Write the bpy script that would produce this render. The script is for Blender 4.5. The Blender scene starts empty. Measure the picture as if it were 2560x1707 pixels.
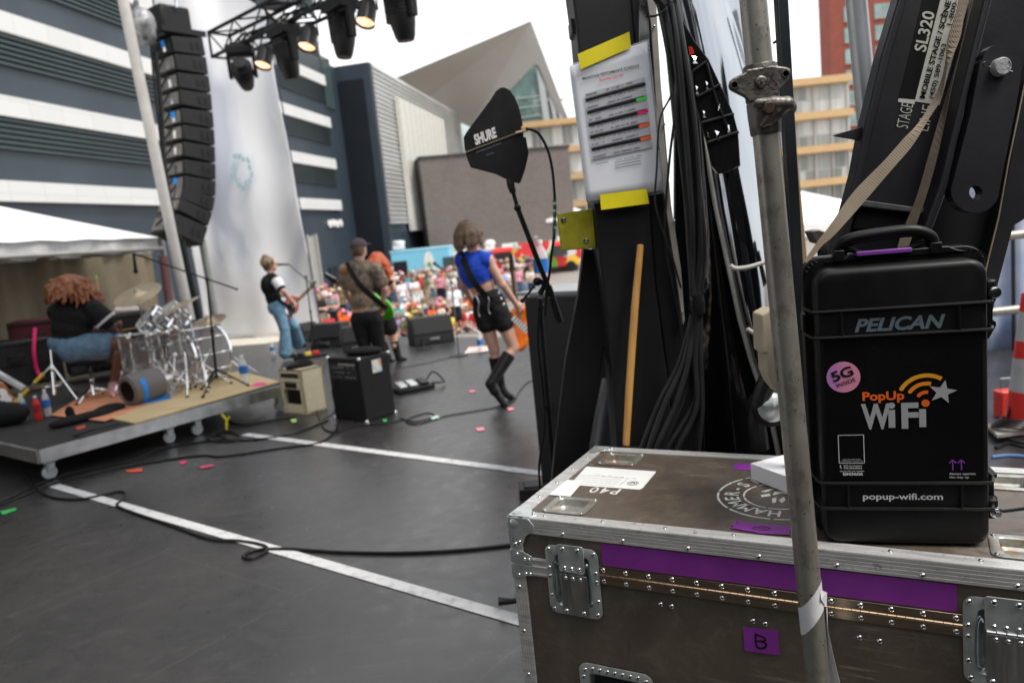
import bpy, math, random
import numpy as np
from mathutils import Vector as V, Matrix, Euler
rad = math.radians
random.seed(7)
SC = bpy.context.scene
COL = SC.collection
# ------------------------------------------------------------------ camera
PITCH, ROLL, FOC, EYE = rad(8.35), rad(5.8), 1880.0, 1.62
Fv = V((0, math.cos(PITCH), -math.sin(PITCH)))
_u0 = V((0, math.sin(PITCH), math.cos(PITCH)))
Rv = math.cos(ROLL) * V((1, 0, 0)) - math.sin(ROLL) * _u0
Uv = math.sin(ROLL) * V((1, 0, 0)) + math.cos(ROLL) * _u0
cam = bpy.data.cameras.new('camera')
cam_o = bpy.data.objects.new('camera', cam)
COL.objects.link(cam_o)
cm = Matrix((Rv, Uv, -Fv)).transposed().to_4x4()
cm.translation = V((0, 0, EYE))
cam_o.matrix_world = cm
cam.sensor_width = 36.0
cam.lens = 36.0 * FOC / 2560
cam.clip_start = 0.05
cam.clip_end = 3000
cam.dof.use_dof = True
cam.dof.focus_distance = 1.7
cam.dof.aperture_fstop = 3.1
cam.dof.aperture_blades = 9
SC.camera = cam_o
# ------------------------------------------------------------------ world, sun, exposure
SUN_EL, SUN_AZ = rad(60), rad(125)      # azimuth measured from +Y towards +X
W = bpy.data.worlds.new('World')
SC.world = W
W.use_nodes = True
nt = W.node_tree
nt.nodes.clear()
wo = nt.nodes.new('ShaderNodeOutputWorld')
bg = nt.nodes.new('ShaderNodeBackground')
sky = nt.nodes.new('ShaderNodeTexSky')
sky.sky_type = 'NISHITA'
sky.sun_disc = False
sky.sun_elevation = SUN_EL
sky.sun_rotation = SUN_AZ
tc = nt.nodes.new('ShaderNodeTexCoord')
mp = nt.nodes.new('ShaderNodeMapping')
mp.inputs['Scale'].default_value = (1.2, 1.2, 3.2)
nz = nt.nodes.new('ShaderNodeTexNoise')
nz.inputs['Scale'].default_value = 1.7
nz.inputs['Detail'].default_value = 6
nz.inputs['Roughness'].default_value = 0.55
cr = nt.nodes.new('ShaderNodeValToRGB')
cr.color_ramp.elements[0].position = 0.30
cr.color_ramp.elements[0].color = (0.62, 0.62, 0.62, 1)
cr.color_ramp.elements[1].position = 0.60
cr.color_ramp.elements[1].color = (0.98, 0.98, 0.98, 1)
mix = nt.nodes.new('ShaderNodeMixRGB')
mix.inputs[2].default_value = (8.8, 8.9, 8.9, 1)
nt.links.new(tc.outputs['Generated'], mp.inputs['Vector'])
nt.links.new(mp.outputs[0], nz.inputs['Vector'])
nt.links.new(nz.outputs[0], cr.inputs[0])
nt.links.new(cr.outputs[0], mix.inputs[0])
nt.links.new(sky.outputs[0], mix.inputs[1])
nt.links.new(mix.outputs[0], bg.inputs[0])
bg.inputs[1].default_value = 0.12
nt.links.new(bg.outputs[0], wo.inputs[0])
sl = bpy.data.lights.new('sun', 'SUN')
sl.energy = 2.2
sl.angle = rad(18)
sl.color = (1.0, 0.95, 0.88)
so = bpy.data.objects.new('sun', sl)
COL.objects.link(so)
sd = V((math.sin(SUN_AZ) * math.cos(SUN_EL), math.cos(SUN_AZ) * math.cos(SUN_EL), math.sin(SUN_EL)))
so.rotation_euler = sd.to_track_quat('Z', 'Y').to_euler()
SC.view_settings.view_transform = 'Standard'
SC.view_settings.look = 'None'
SC.view_settings.exposure = 0.55
SC.view_settings.gamma = 1.0

# ------------------------------------------------------------------ pixel to world helpers (2560 x 1707 photograph)
def ray(x, y): return Fv + Rv * ((x - 1280) / FOC) + Uv * ((853.5 - y) / FOC)
EYEP = V((0, 0, EYE))
def G(x, y, z=0.0):
    d = ray(x, y); return EYEP + d * ((z - EYE) / d.z)
def D(x, y, dep): return EYEP + ray(x, y) * dep
def PY(x, y, yy):
    d = ray(x, y); return EYEP + d * (yy / d.y)
def PL(x, y, o, n):
    d = ray(x, y); return EYEP + d * ((V(o) - EYEP).dot(n) / d.dot(n))
Zu = V((0, 0, 1))
SU, SV = V((0.6, 0.8, 0)), V((-0.8, 0.6, 0))     # stage axes: towards the crowd, across the stage
def ST(u, v, z=0.0): return SU * u + SV * v + V((0, 0, z))

# ------------------------------------------------------------------ mesh builder
def frame_mat(o, x, y=None, z=None):
    """matrix from origin and axes (x and one of y/z)"""
    x = V(x).normalized()
    if z is not None:
        z = V(z); z = (z - x * z.dot(x)).normalized(); y = z.cross(x)
    else:
        y = V(y); y = (y - x * y.dot(x)).normalized(); z = x.cross(y)
    m = Matrix((x, y, z)).transposed().to_4x4(); m.translation = V(o)
    return m
def yawm(o, a):
    m = Matrix.Rotation(a, 4, 'Z'); m.translation = V(o); return m

def wm(o):
    m = o.matrix_basis.copy()
    return wm(o.parent) @ o.matrix_parent_inverse @ m if o.parent else m

class MB:
    def __init__(s): s.v = []; s.f = []; s.m = []; s.mi = 0
    def add(s, vs, fs, T=None):
        b = len(s.v)
        if T is not None: vs = [T @ V(p) for p in vs]
        s.v.extend([tuple(p) for p in vs])
        for f in fs: s.f.append([i + b for i in f]); s.m.append(s.mi)
        return s
    def box(s, c, d, T=None):
        x, y, z = c; a, b, e = d[0] / 2, d[1] / 2, d[2] / 2
        vs = [(x + i * a, y + j * b, z + k * e) for i in (-1, 1) for j in (-1, 1) for k in (-1, 1)]
        return s.add(vs, [(0, 1, 3, 2), (4, 6, 7, 5), (0, 4, 5, 1), (2, 3, 7, 6), (0, 2, 6, 4), (1, 5, 7, 3)], T)
    def bar(s, a, b, w, h, up=None):
        a, b = V(a), V(b); x = b - a; L = x.length
        up = V(up) if up is not None else (Zu if abs(x.normalized().z) < .95 else V((0, 1, 0)))
        return s.box((L / 2, 0, 0), (L, w, h), frame_mat(a, x, z=up))
    def tube(s, pts, r, n=10, cap=True, T=None, closed=False):
        pts = [V(p) for p in pts]; k = len(pts)
        rs = r if isinstance(r, (list, tuple)) else [r] * k
        ts = []
        for i in range(k):
            if closed: t = pts[(i + 1) % k] - pts[i - 1]
            else: t = pts[min(i + 1, k - 1)] - pts[max(i - 1, 0)]
            ts.append(t.normalized() if t.length > 1e-9 else V((0, 0, 1)))
        nn = ts[0].orthogonal().normalized(); vs = []; fs = []
        for i in range(k):
            if i: nn = (nn - ts[i] * nn.dot(ts[i])).normalized()
            bb = ts[i].cross(nn)
            for j in range(n):
                a = 2 * math.pi * j / n
                vs.append(pts[i] + (nn * math.cos(a) + bb * math.sin(a)) * rs[i])
        for i in range(k if closed else k - 1):
            i2 = (i + 1) % k
            for j in range(n):
                j2 = (j + 1) % n
                fs.append((i * n + j, i * n + j2, i2 * n + j2, i2 * n + j))
        if cap and not closed:
            fs.append(tuple(range(n - 1, -1, -1))); fs.append(tuple(range((k - 1) * n, k * n)))
        return s.add(vs, fs, T)
    def lathe(s, prof, T=None, n=24, arc=2 * math.pi, cap=True):
        vs = []; fs = []; k = len(prof); full = abs(arc - 2 * math.pi) < 1e-6; m = n if full else n + 1
        for r, z in prof:
            for j in range(m):
                a = arc * j / n; vs.append((r * math.cos(a), r * math.sin(a), z))
        for i in range(k - 1):
            for j in range(n):
                j2 = (j + 1) % m
                fs.append((i * m + j, i * m + j2, (i + 1) * m + j2, (i + 1) * m + j))
        if full and cap and prof[0] != prof[-1]:
            if prof[0][0] > 1e-6: fs.append(tuple(range(m - 1, -1, -1)))
            if prof[-1][0] > 1e-6: fs.append(tuple(range((k - 1) * m, k * m)))
        return s.add(vs, fs, T)
    def prism(s, poly, h, T=None, z0=0.0, skip=()):
        """2-D polygon in the xy plane of T, extruded h along z"""
        n = len(poly); vs = [(p[0], p[1], z0) for p in poly] + [(p[0], p[1], z0 + h) for p in poly]
        fs = [tuple(range(n - 1, -1, -1)), tuple(range(n, 2 * n))]
        fs += [(i, (i + 1) % n, n + (i + 1) % n, n + i) for i in range(n) if i not in skip]
        return s.add(vs, fs, T)
    def slab(s, pts, dvec):
        """3-D planar polygon extruded along dvec"""
        n = len(pts); pts = [V(p) for p in pts]; dvec = V(dvec)
        vs = pts + [p + dvec for p in pts]
        fs = [tuple(range(n)), tuple(range(2 * n - 1, n - 1, -1))]
        fs += [((i + 1) % n, i, n + i, n + (i + 1) % n) for i in range(n)]
        return s.add(vs, fs)
    def ell(s, c, r, T=None, n=14, k=9):
        if not isinstance(r, (tuple, list)): r = (r, r, r)
        vs = [(c[0], c[1], c[2] - r[2])]; fs = []
        for i in range(1, k):
            t = math.pi * i / k
            for j in range(n):
                a = 2 * math.pi * j / n
                vs.append((c[0] + r[0] * math.sin(t) * math.cos(a), c[1] + r[1] * math.sin(t) * math.sin(a), c[2] - r[2] * math.cos(t)))
        vs.append((c[0], c[1], c[2] + r[2])); e = len(vs) - 1
        for j in range(n):
            j2 = (j + 1) % n
            fs.append((0, 1 + j2, 1 + j)); fs.append((e, e - n + j, e - n + j2))
            for i in range(k - 2):
                a = 1 + i * n
                fs.append((a + j, a + j2, a + n + j2, a + n + j))
        return s.add(vs, fs, T)
    def grid(s, fn, nu, nv, T=None):
        vs = [fn(i / nu, j / nv) for j in range(nv + 1) for i in range(nu + 1)]
        fs = [(j * (nu + 1) + i, j * (nu + 1) + i + 1, (j + 1) * (nu + 1) + i + 1, (j + 1) * (nu + 1) + i) for j in range(nv) for i in range(nu)]
        return s.add(vs, fs, T)
    def obj(s, name, mats, parent=None, bevel=0, seg=2, smooth=True, ang=35, solid=0, loc=None, sub=0, fix=True, world=False):
        me = bpy.data.meshes.new(name)
        vs = s.v
        o = bpy.data.objects.new(name, me)
        COL.objects.link(o)
        if loc is not None:
            L = V(loc); vs = [tuple(V(p) - L) for p in vs]; o.location = L
        me.from_pydata(vs, [], s.f)
        for m in (mats if isinstance(mats, (list, tuple)) else [mats]): me.materials.append(m)
        me.polygons.foreach_set('material_index', s.m)
        if fix and len(s.f) < 60000:
            import bmesh
            bm = bmesh.new(); bm.from_mesh(me); bmesh.ops.recalc_face_normals(bm, faces=bm.faces); bm.to_mesh(me); bm.free()
        if smooth:
            me.polygons.foreach_set('use_smooth', [True] * len(me.polygons))
            me.set_sharp_from_angle(angle=rad(ang))
        me.update()
        if parent is not None:
            o.parent = parent
            if world: o.matrix_parent_inverse = wm(parent).inverted()
        if solid:
            m = o.modifiers.new('thickness', 'SOLIDIFY'); m.thickness = solid; m.offset = 0
        if bevel:
            m = o.modifiers.new('bevel', 'BEVEL'); m.width = bevel; m.segments = seg; m.limit_method = 'ANGLE'; m.angle_limit = rad(40)
        if sub:
            m = o.modifiers.new('sub', 'SUBSURF'); m.levels = sub; m.render_levels = sub
        return o

def tag(o, label=None, cat=None, group=None, kind=None):
    if label: o['label'] = label
    if cat: o['category'] = cat
    if group: o['group'] = group
    if kind: o['kind'] = kind
    return o
def empty(name, loc=(0, 0, 0), yaw=0.0, label=None, cat=None, group=None, mat=None):
    o = bpy.data.objects.new(name, None); COL.objects.link(o)
    if mat is not None: o.matrix_world = mat
    else: o.location = loc; o.rotation_euler = (0, 0, yaw)
    o.empty_display_size = .1
    return tag(o, label, cat, group)
def kids(o): return [c for c in bpy.data.objects if c.parent == o]
def copy_tree(o, parent=None):
    c = o.copy(); COL.objects.link(c)
    if parent is not None: c.parent = parent; c.matrix_parent_inverse = o.matrix_parent_inverse.copy()
    for ch in kids(o): copy_tree(ch, c)
    return c
def rrect(w, h, r, n=5, cx=0, cy=0):
    out = []
    for (sx, sy, a0) in ((1, 1, 0), (-1, 1, 90), (-1, -1, 180), (1, -1, 270)):
        for i in range(n + 1):
            a = rad(a0 + 90 * i / n)
            out.append((cx + sx * (w / 2 - r) + r * math.cos(a), cy + sy * (h / 2 - r) + r * math.sin(a)))
    return out
def circ(r, n=24, cx=0, cy=0, a0=0, a1=360):
    return [(cx + r * math.cos(rad(a0 + (a1 - a0) * i / n)), cy + r * math.sin(rad(a0 + (a1 - a0) * i / n))) for i in range(n if a1 - a0 >= 360 else n + 1)]
def spline(pts, n=8):
    pts = [V(p) for p in pts]; out = []
    q = [pts[0] * 2 - pts[1]] + pts + [pts[-1] * 2 - pts[-2]]
    for i in range(1, len(q) - 2):
        a, b, c, d = q[i - 1], q[i], q[i + 1], q[i + 2]
        for k in range(n):
            t = k / n
            out.append(.5 * ((2 * b) + (c - a) * t + (2 * a - 5 * b + 4 * c - d) * t * t + (3 * b - a - 3 * c + d) * t ** 3))
    out.append(pts[-1]); return out

_FT = {}
def text(s_, h, T, name='lettering', mat=None, parent=None, bold=0.0, shear=0.0, sx=1.0, align='LEFT', depth=0.0004, spacing=1.0, width=None, world=False):
    """flat raised lettering; T maps x right, y up, z out; h = cap height; width = fit to this width"""
    cu = bpy.data.curves.new('t', 'FONT'); cu.body = s_; cu.size = 1.0; cu.offset = bold; cu.shear = shear
    cu.extrude = 0.0; cu.align_x = align; cu.space_character = spacing; cu.resolution_u = 4
    to = bpy.data.objects.new('t', cu); COL.objects.link(to)
    dg = bpy.context.evaluated_depsgraph_get()
    me = bpy.data.meshes.new_from_object(to.evaluated_get(dg))
    vs = [v.co.copy() for v in me.vertices]; fs = [list(p.vertices) for p in me.polygons]
    bpy.data.objects.remove(to); bpy.data.meshes.remove(me); bpy.data.curves.remove(cu)
    if not vs: return None
    k = h / 0.72
    x0 = min(v.x for v in vs); x1 = max(v.x for v in vs)
    kx = k * sx
    if width: kx = width / (x1 - x0)
    off = {'LEFT': x0, 'CENTER': (x0 + x1) / 2, 'RIGHT': x1}[align]
    mb = MB(); mb.add([(((v.x - off) * kx), v.y * k, depth) for v in vs], fs, T)
    return mb.obj(name, mat, parent, smooth=False, fix=False, world=world)

# ------------------------------------------------------------------ materials
class NT:
    def __init__(s, name):
        s.mat = bpy.data.materials.new(name); s.mat.use_nodes = True
        s.t = s.mat.node_tree; s.b = s.t.nodes['Principled BSDF']
        s.tc = s.t.nodes.new('ShaderNodeTexCoord')
    def n(s, ty, props=None, **inp):
        nd = s.t.nodes.new(ty)
        for k, v in (props or {}).items(): setattr(nd, k, v)
        for k, v in inp.items():
            key = int(k[1:]) if k[0] == '_' else k.replace('_', ' ')
            s.set(nd.inputs[key], v)
        return nd
    def set(s, sock, v):
        if isinstance(v, bpy.types.NodeSocket): s.t.links.new(v, sock)
        elif isinstance(v, bpy.types.Node): s.t.links.new(v.outputs[0], sock)
        else: sock.default_value = v
    def vec(s, scale=(1, 1, 1), src='Object', rot=(0, 0, 0), loc=(0, 0, 0)):
        return s.n('ShaderNodeMapping', Vector=s.tc.outputs[src], Scale=scale, Rotation=rot, Location=loc)
    def noise(s, sc, vec=None, det=4, rough=.55, dist=0):
        return s.n('ShaderNodeTexNoise', Vector=vec or s.vec(), Scale=sc, Detail=det, Roughness=rough, Distortion=dist)
    def ramp(s, fac, stops):
        r = s.n('ShaderNodeValToRGB', Fac=fac); e = r.color_ramp.elements
        while len(e) > 1: e.remove(e[-1])
        for i, (p, c) in enumerate(stops):
            el = e[0] if i == 0 else e.new(p)
            el.position = p
            if not isinstance(c, (tuple, list)): c = (c, c, c)
            el.color = tuple(c[:3]) + (1,)
        return r
    def mix(s, f, a, b, mode='MIX'):
        c4 = lambda c: tuple(c) + (1,) if isinstance(c, (tuple, list)) and len(c) == 3 else c
        return s.n('ShaderNodeMixRGB', {'blend_type': mode}, Fac=f, Color1=c4(a), Color2=c4(b))
    def math(s, op, a, b=0.0): return s.n('ShaderNodeMath', {'operation': op}, _0=a, _1=b)
    def bump(s, h, st=.3, dist=.01, normal=None):
        nd = s.n('ShaderNodeBump', Strength=st, Distance=dist, Height=h)
        if normal is not None: s.set(nd.inputs['Normal'], normal)
        return nd
    def out(s, **k):
        for a, v in k.items():
            key = {'base': 'Base Color', 'rough': 'Roughness', 'metal': 'Metallic', 'normal': 'Normal', 'spec': 'Specular IOR Level', 'coat': 'Coat Weight',
                   'trans': 'Transmission Weight', 'alpha': 'Alpha', 'ior': 'IOR', 'emit': 'Emission Color', 'es': 'Emission Strength', 'sheen': 'Sheen Weight', 'sss': 'Subsurface Weight'}[a]
            if isinstance(v, (tuple, list)) and len(v) == 3: v = tuple(v) + (1,)
            s.set(s.b.inputs[key], v)
        return s.mat
def M(name, col, rough=.6, metal=0.0, var=.12, vs=6, bump=0.0, bs=80, bd=.004, stretch=(1, 1, 1), rv=.06, **kw):
    if 'spec' not in kw and metal < .5: kw['spec'] = .25 if max(col) < .06 else .42
    t = NT(name); v = t.vec(stretch)
    nz = t.noise(vs, v)
    c0 = tuple(c * (1 - var) for c in col); c1 = tuple(min(1, c * (1 + var)) for c in col)
    base = t.ramp(nz, [(.3, c0), (.7, c1)])
    rr = t.ramp(nz, [(.3, max(0, rough - rv)), (.7, min(1, rough + rv))])
    t.out(base=base, rough=rr, metal=metal, **kw)
    if bump: t.out(normal=t.bump(t.noise(bs, v, 3), bump, bd))
    return t.mat
# ------------------------------------------------------------------ shared materials
m_alu = M('aluminium', (.62, .62, .63), .38, 1, .18, 9, stretch=(1, 1, 1), bump=.1)
m_zinc = M('zinc plate', (.56, .60, .59), .32, .65, .22, 22, bump=.06, bs=140)
m_steel = M('bright steel', (.72, .72, .73), .2, 1, .06)
m_blackp = M('black plastic', (.012, .012, .013), .42, 0, .2, 30, bump=.15, bs=600, bd=.0006)
m_blackm = M('black paint', (.014, .014, .015), .45, 0, .25, 8, bump=.1, bs=90)
m_blackf = M('black cloth', (.012, .012, .013), .9, 0, .3, 14, bump=.4, bs=60)
m_rubber = M('black rubber', (.011, .011, .012), .38, 0, .25, 20)
m_grille = M('perforated grille', (.016, .016, .017), .6, .2, .3, 200, bump=.6, bs=900, bd=.002)
m_chrome = M('chrome', (.82, .82, .83), .08, 1, .03)
m_white = M('white paint', (.78, .78, .76), .5, 0, .05)
m_wood = M('pine wood', (.52, .30, .12), .55, 0, .2, 5, stretch=(8, 8, 1), bump=.1)
m_concrete = M('pale concrete', (.36, .34, .31), .85, 0, .12, 3, bump=.2)
m_redp = M('red plastic', (.55, .02, .015), .4, 0, .08)
m_bluep = M('blue label', (.02, .16, .55), .5, 0, .08)
m_skin = M('pale skin', (.62, .36, .27), .5, 0, .07, 9, sss=.06)
m_skin2 = M('tan skin', (.50, .27, .18), .5, 0, .07, 9, sss=.05)
m_skin3 = M('brown skin', (.15, .065, .038), .45, 0, .12, 9, sss=.04)
m_skin4 = M('deep skin', (.10, .05, .03), .45, 0, .1, 9)
def glassy(name, col, rough=.05, metal=0.0, **k): return M(name, col, rough, metal, .05, 3, rv=.02, **k)
m_glass = glassy('window glass', (.05, .08, .08), .06, 0, spec=.9)
m_clear = M('clear plastic', (.95, .97, 1.0), .06, 0, 0, trans=.95, ior=1.2)

# ------------------------------------------------------------------ smooth solid modelling: blended capsules meshed with surface nets
def caps(a, b, ra, rb=None): return ('c', V(a), V(b), ra, ra if rb is None else rb)
def cut(q, n): return ('p', tuple(V(q)), tuple(V(n).normalized()))
def elps(c, r, T=None): return ('e', V(c), V(r), T)
def sdf_mesh(prims, h=.01, k=.02):
    cuts = [p for p in prims if p[0] == 'p']; prims = [p for p in prims if p[0] != 'p']
    lo = np.array([1e9] * 3); hi = -lo
    for p in prims:
        if p[0] == 'c':
            for q, r in ((p[1], p[3]), (p[2], p[4])):
                q = np.array(q); lo = np.minimum(lo, q - r); hi = np.maximum(hi, q + r)
        else:
            q = np.array(p[1]); r = max(p[2]); lo = np.minimum(lo, q - r); hi = np.maximum(hi, q + r)
    lo -= 3 * h; hi += 3 * h
    n = np.ceil((hi - lo) / h).astype(int) + 1
    F = np.full(n, 1e3, np.float32)
    ax = [lo[i] + h * np.arange(n[i]) for i in range(3)]
    for p in prims:
        if p[0] == 'c':
            q0, q1 = np.array(p[1]), np.array(p[2]); R = max(p[3], p[4]) + 4 * h + k
            a, b = np.minimum(q0, q1) - R, np.maximum(q0, q1) + R
        else:
            q0 = np.array(p[1]); R = max(p[2]) + 4 * h + k; a, b = q0 - R, q0 + R
        i0 = np.maximum(0, np.floor((a - lo) / h).astype(int)); i1 = np.minimum(n, np.ceil((b - lo) / h).astype(int) + 1)
        X, Y, Z = np.meshgrid(*[ax[i][i0[i]:i1[i]] for i in range(3)], indexing='ij')
        if p[0] == 'c':
            ba = q1 - q0; bb = max(1e-12, ba @ ba)
            dx, dy, dz = X - q0[0], Y - q0[1], Z - q0[2]
            t = np.clip((dx * ba[0] + dy * ba[1] + dz * ba[2]) / bb, 0, 1)
            d = np.sqrt((dx - t * ba[0]) ** 2 + (dy - t * ba[1]) ** 2 + (dz - t * ba[2]) ** 2) - (p[3] + (p[4] - p[3]) * t)
        else:
            dx, dy, dz = X - q0[0], Y - q0[1], Z - q0[2]
            if p[3] is not None:
                m = np.array(p[3].to_3x3().transposed())
                dx, dy, dz = [m[i, 0] * dx + m[i, 1] * dy + m[i, 2] * dz for i in range(3)]
            r = p[2]
            k0 = np.sqrt((dx / r[0]) ** 2 + (dy / r[1]) ** 2 + (dz / r[2]) ** 2) + 1e-9
            k1 = np.sqrt((dx / r[0] ** 2) ** 2 + (dy / r[1] ** 2) ** 2 + (dz / r[2] ** 2) ** 2) + 1e-9
            d = k0 * (k0 - 1) / k1
        sl_ = tuple(slice(i0[i], i1[i]) for i in range(3))
        A = F[sl_]
        hh = np.clip(1 - np.abs(A - d) / k, 0, None)
        F[sl_] = np.minimum(A, d) - hh * hh * k * .25
    if cuts:
        X, Y, Z = np.meshgrid(*ax, indexing='ij')
        for _, q, nn in cuts: F = np.maximum(F, (X - q[0]) * nn[0] + (Y - q[1]) * nn[1] + (Z - q[2]) * nn[2])
    ins = F < 0
    # surface nets
    cnt = np.zeros(n - 1, np.int32)
    for i in (0, 1):
        for j in (0, 1):
            for l in (0, 1):
                cnt += ins[i:n[0] - 1 + i, j:n[1] - 1 + j, l:n[2] - 1 + l]
    act = np.argwhere((cnt > 0) & (cnt < 8))
    idx = -np.ones(n - 1, np.int64); idx[tuple(act.T)] = np.arange(len(act))
    acc = np.zeros((len(act), 3)); w = np.zeros(len(act))
    cs = [(i, j, l) for i in (0, 1) for j in (0, 1) for l in (0, 1)]
    for c in cs:
        for a_ in range(3):
            if c[a_] == 0:
                c2 = list(c); c2[a_] = 1
                f0 = F[tuple((act + np.array(c)).T)]; f1 = F[tuple((act + np.array(c2)).T)]
                mk = (f0 < 0) != (f1 < 0)
                t = np.where(mk, f0 / np.where(mk, f0 - f1, 1), 0)
                pt = act + np.array(c, float); pt[:, a_] += t
                acc[mk] += pt[mk]; w[mk] += 1
    vs = lo + h * acc / w[:, None]
    fs = []
    for a_ in range(3):
        b_, c_ = (a_ + 1) % 3, (a_ + 2) % 3
        s0 = [slice(None)] * 3; s1 = [slice(None)] * 3; s0[a_] = slice(0, -1); s1[a_] = slice(1, None)
        e = np.argwhere(ins[tuple(s0)] != ins[tuple(s1)])
        flip = ins[tuple(s0)][tuple(e.T)]
        def cell(db, dc):
            q = e.copy(); q[:, b_] -= db; q[:, c_] -= dc; return idx[tuple(q.T)]
        Q = np.stack([cell(1, 1), cell(0, 1), cell(0, 0), cell(1, 0)], 1)
        Q[~flip] = Q[~flip][:, ::-1]
        fs.append(Q)
    return vs, np.concatenate(fs)
_MC = {}
def solid(name, prims, mat, parent=None, h=.01, k=.02, fn=None, loc=None):
    vs, fs = sdf_mesh(prims, h, k)
    if fn is not None: vs = fn(vs)
    me = bpy.data.meshes.new(name)
    me.from_pydata(vs.tolist(), [], fs.tolist())
    me.polygons.foreach_set('use_smooth', [True] * len(me.polygons)); me.update()
    o = bpy.data.objects.new(name, me); COL.objects.link(o)
    for m in (mat if isinstance(mat, (list, tuple)) else [mat]): me.materials.append(m)
    if parent is not None: o.parent = parent
    return o
# ================================================================== SETTING
GZ = -1.9
t = NT('plaza paving')
v = t.vec()
br = t.n('ShaderNodeTexBrick', Vector=v, Scale=1.0, Color1=(.30, .27, .24, 1), Color2=(.25, .225, .20, 1), Mortar=(.16, .15, .14, 1))
nz_ = t.noise(.6, v)
t.out(base=t.mix(.5, br, t.ramp(nz_, [(.3, (.2, .185, .17)), (.7, (.32, .29, .26))])), rough=.85)
m_ground = t.mat
tag(MB().add([(-400, -300, GZ), (400, -300, GZ), (400, 500, GZ), (-400, 500, GZ)], [(0, 1, 2, 3)]).obj('ground', m_ground), kind='structure')

# stage deck
t = NT('stage vinyl')
v = t.vec(rot=(0, 0, rad(-53)))
n1 = t.noise(1.3, v, 5, .6); n2 = t.noise(9, v, 5, .65); n3 = t.noise(55, v, 3)
vs_ = t.vec((1, 14, 1), rot=(0, 0, rad(20)))
scr = t.ramp(t.noise(3, vs_, 6, .7, .6), [(.56, 0), (.70, .6)])
brk = t.n('ShaderNodeTexBrick', {'offset': 0.5}, Vector=t.vec(rot=(0, 0, rad(-53.13)), loc=(.4, .7, 0)), Scale=1.0, Color1=(0, 0, 0, 1), Color2=(0, 0, 0, 1), Mortar=(1, 1, 1, 1))
for k_, q_ in (('Mortar Size', .006), ('Brick Width', 2.44), ('Row Height', 1.22), ('Mortar Smooth', .6)): brk.inputs[k_].default_value = q_
base = t.mix(t.math('MULTIPLY', scr, .5), t.ramp(n1, [(.3, (.017, .0165, .017)), (.72, (.037, .034, .034))]), (.11, .105, .10))
spots = t.ramp(t.noise(4.2, v, 2, .5), [(.16, 0.0), (.24, 1.0)])
sm = t.ramp(t.noise(2.6, t.vec((1, 1, 1), loc=(5, 2, 0)), 6, .75, 1.5), [(.56, 0), (.66, .7)])
base = t.mix(t.math('MULTIPLY', brk, .4), t.mix(sm, base, (.009, .009, .0095)), (.075, .07, .068))
t.out(base=t.mix(t.ramp(n2, [(.5, 0), (.75, .35)]), base, (.055, .052, .052)), metal=0,
      rough=t.mix(t.ramp(n2, [(.35, 0), (.7, 1)]), (.27, .27, .27), (.40, .40, .40)), spec=.9,
      normal=t.bump(n1, .18, .02, t.bump(n3, .05, .002)))
m_floor = t.mat
DU0, DU1, DV0, DV1 = -4.2, 9.2, -1.15, 14.6
deck = MB()
deck.slab([ST(DU0, DV0, 0), ST(DU1, DV0, 0), ST(DU1, DV1, 0), ST(DU0, DV1, 0)], (0, 0, -.22))
deck.slab([ST(DU0, -6.0, -.004), ST(4.6, -6.0, -.004), ST(4.6, DV0 - .01, -.004), ST(DU0, DV0 - .01, -.004)], (0, 0, -.2))
tag(deck.obj('stage_floor', m_floor), kind='structure')
m_skirt = M('stage skirt cloth', (.015, .015, .016), .9)
sk = MB()
sk.box(((DU0 + DU1) / 2, 0, 0), (DU1 - DU0 - .1, .02, 1.66), frame_mat(ST(0, DV0 + .1, -1.06), SU, z=Zu))
sk.box(((DV0 + DV1) / 2, 0, 0), (DV1 - DV0 - .1, .02, 1.66), frame_mat(ST(DU1 - .06, 0, -1.06), SV, z=Zu))
tag(sk.obj('stage_skirt', m_skirt), kind='structure')
# white floor lines
t = NT('floor tape white')
nn = t.noise(14, t.vec(), 5, .7)
t.out(base=t.ramp(nn, [(.28, (.34, .34, .35)), (.5, (.66, .66, .67))]), rough=.45)
m_line = t.mat
def strip(a, b, w, z=.004, mb=None, n=10, jit=.0):
    a, b = V(a), V(b); d = (b - a).normalized(); s_ = V((-d.y, d.x, 0)) * w / 2
    mb = mb or MB()
    for i in range(n):
        p, q = a.lerp(b, i / n), a.lerp(b, (i + 1) / n)
        mb.add([p - s_ + Zu * z, q - s_ + Zu * z, q + s_ + Zu * z, p + s_ + Zu * z], [(0, 1, 2, 3)])
    return mb
ln = MB()
strip(G(135, 1214), G(1330, 1560), .075, mb=ln)
strip(G(612, 1086), G(1400, 1190), .085, mb=ln)
tag(ln.obj('floor_line', m_line, smooth=False), kind='structure')

# ------------------------------------------------------------------ big dark theatre building on the left
m_wall = NT('dark metal cladding')
v = m_wall.vec()
wv = m_wall.n('ShaderNodeTexWave', {'wave_type': 'BANDS', 'bands_direction': 'X'}, Vector=v, Scale=.35, Distortion=0.0)
nb = m_wall.noise(.35, m_wall.vec((1, 1, .3)), 3)
m_wall.out(base=m_wall.mix(m_wall.ramp(wv, [(.0, .0), (.03, 0), (.04, 0)]), m_wall.ramp(nb, [(.3, (.024, .036, .050)), (.7, (.038, .053, .072))]), (.03, .04, .05)), rough=.42, spec=.5)
m_wall = m_wall.mat
m_rib = M('ribbed metal cladding', (.075, .095, .10), .34, .5, .15, .5, stretch=(1, 1, 1))
t = NT('white stripe panels')
br = t.n('ShaderNodeTexBrick', {'offset': 0.0}, Vector=t.vec((1, 1, 1), rot=(rad(90), 0, 0)), Scale=.35, Color1=(.66, .66, .65, 1), Color2=(.61, .62, .61, 1), Mortar=(.5, .5, .48, 1))
br.inputs['Mortar Size'].default_value = .004
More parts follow.
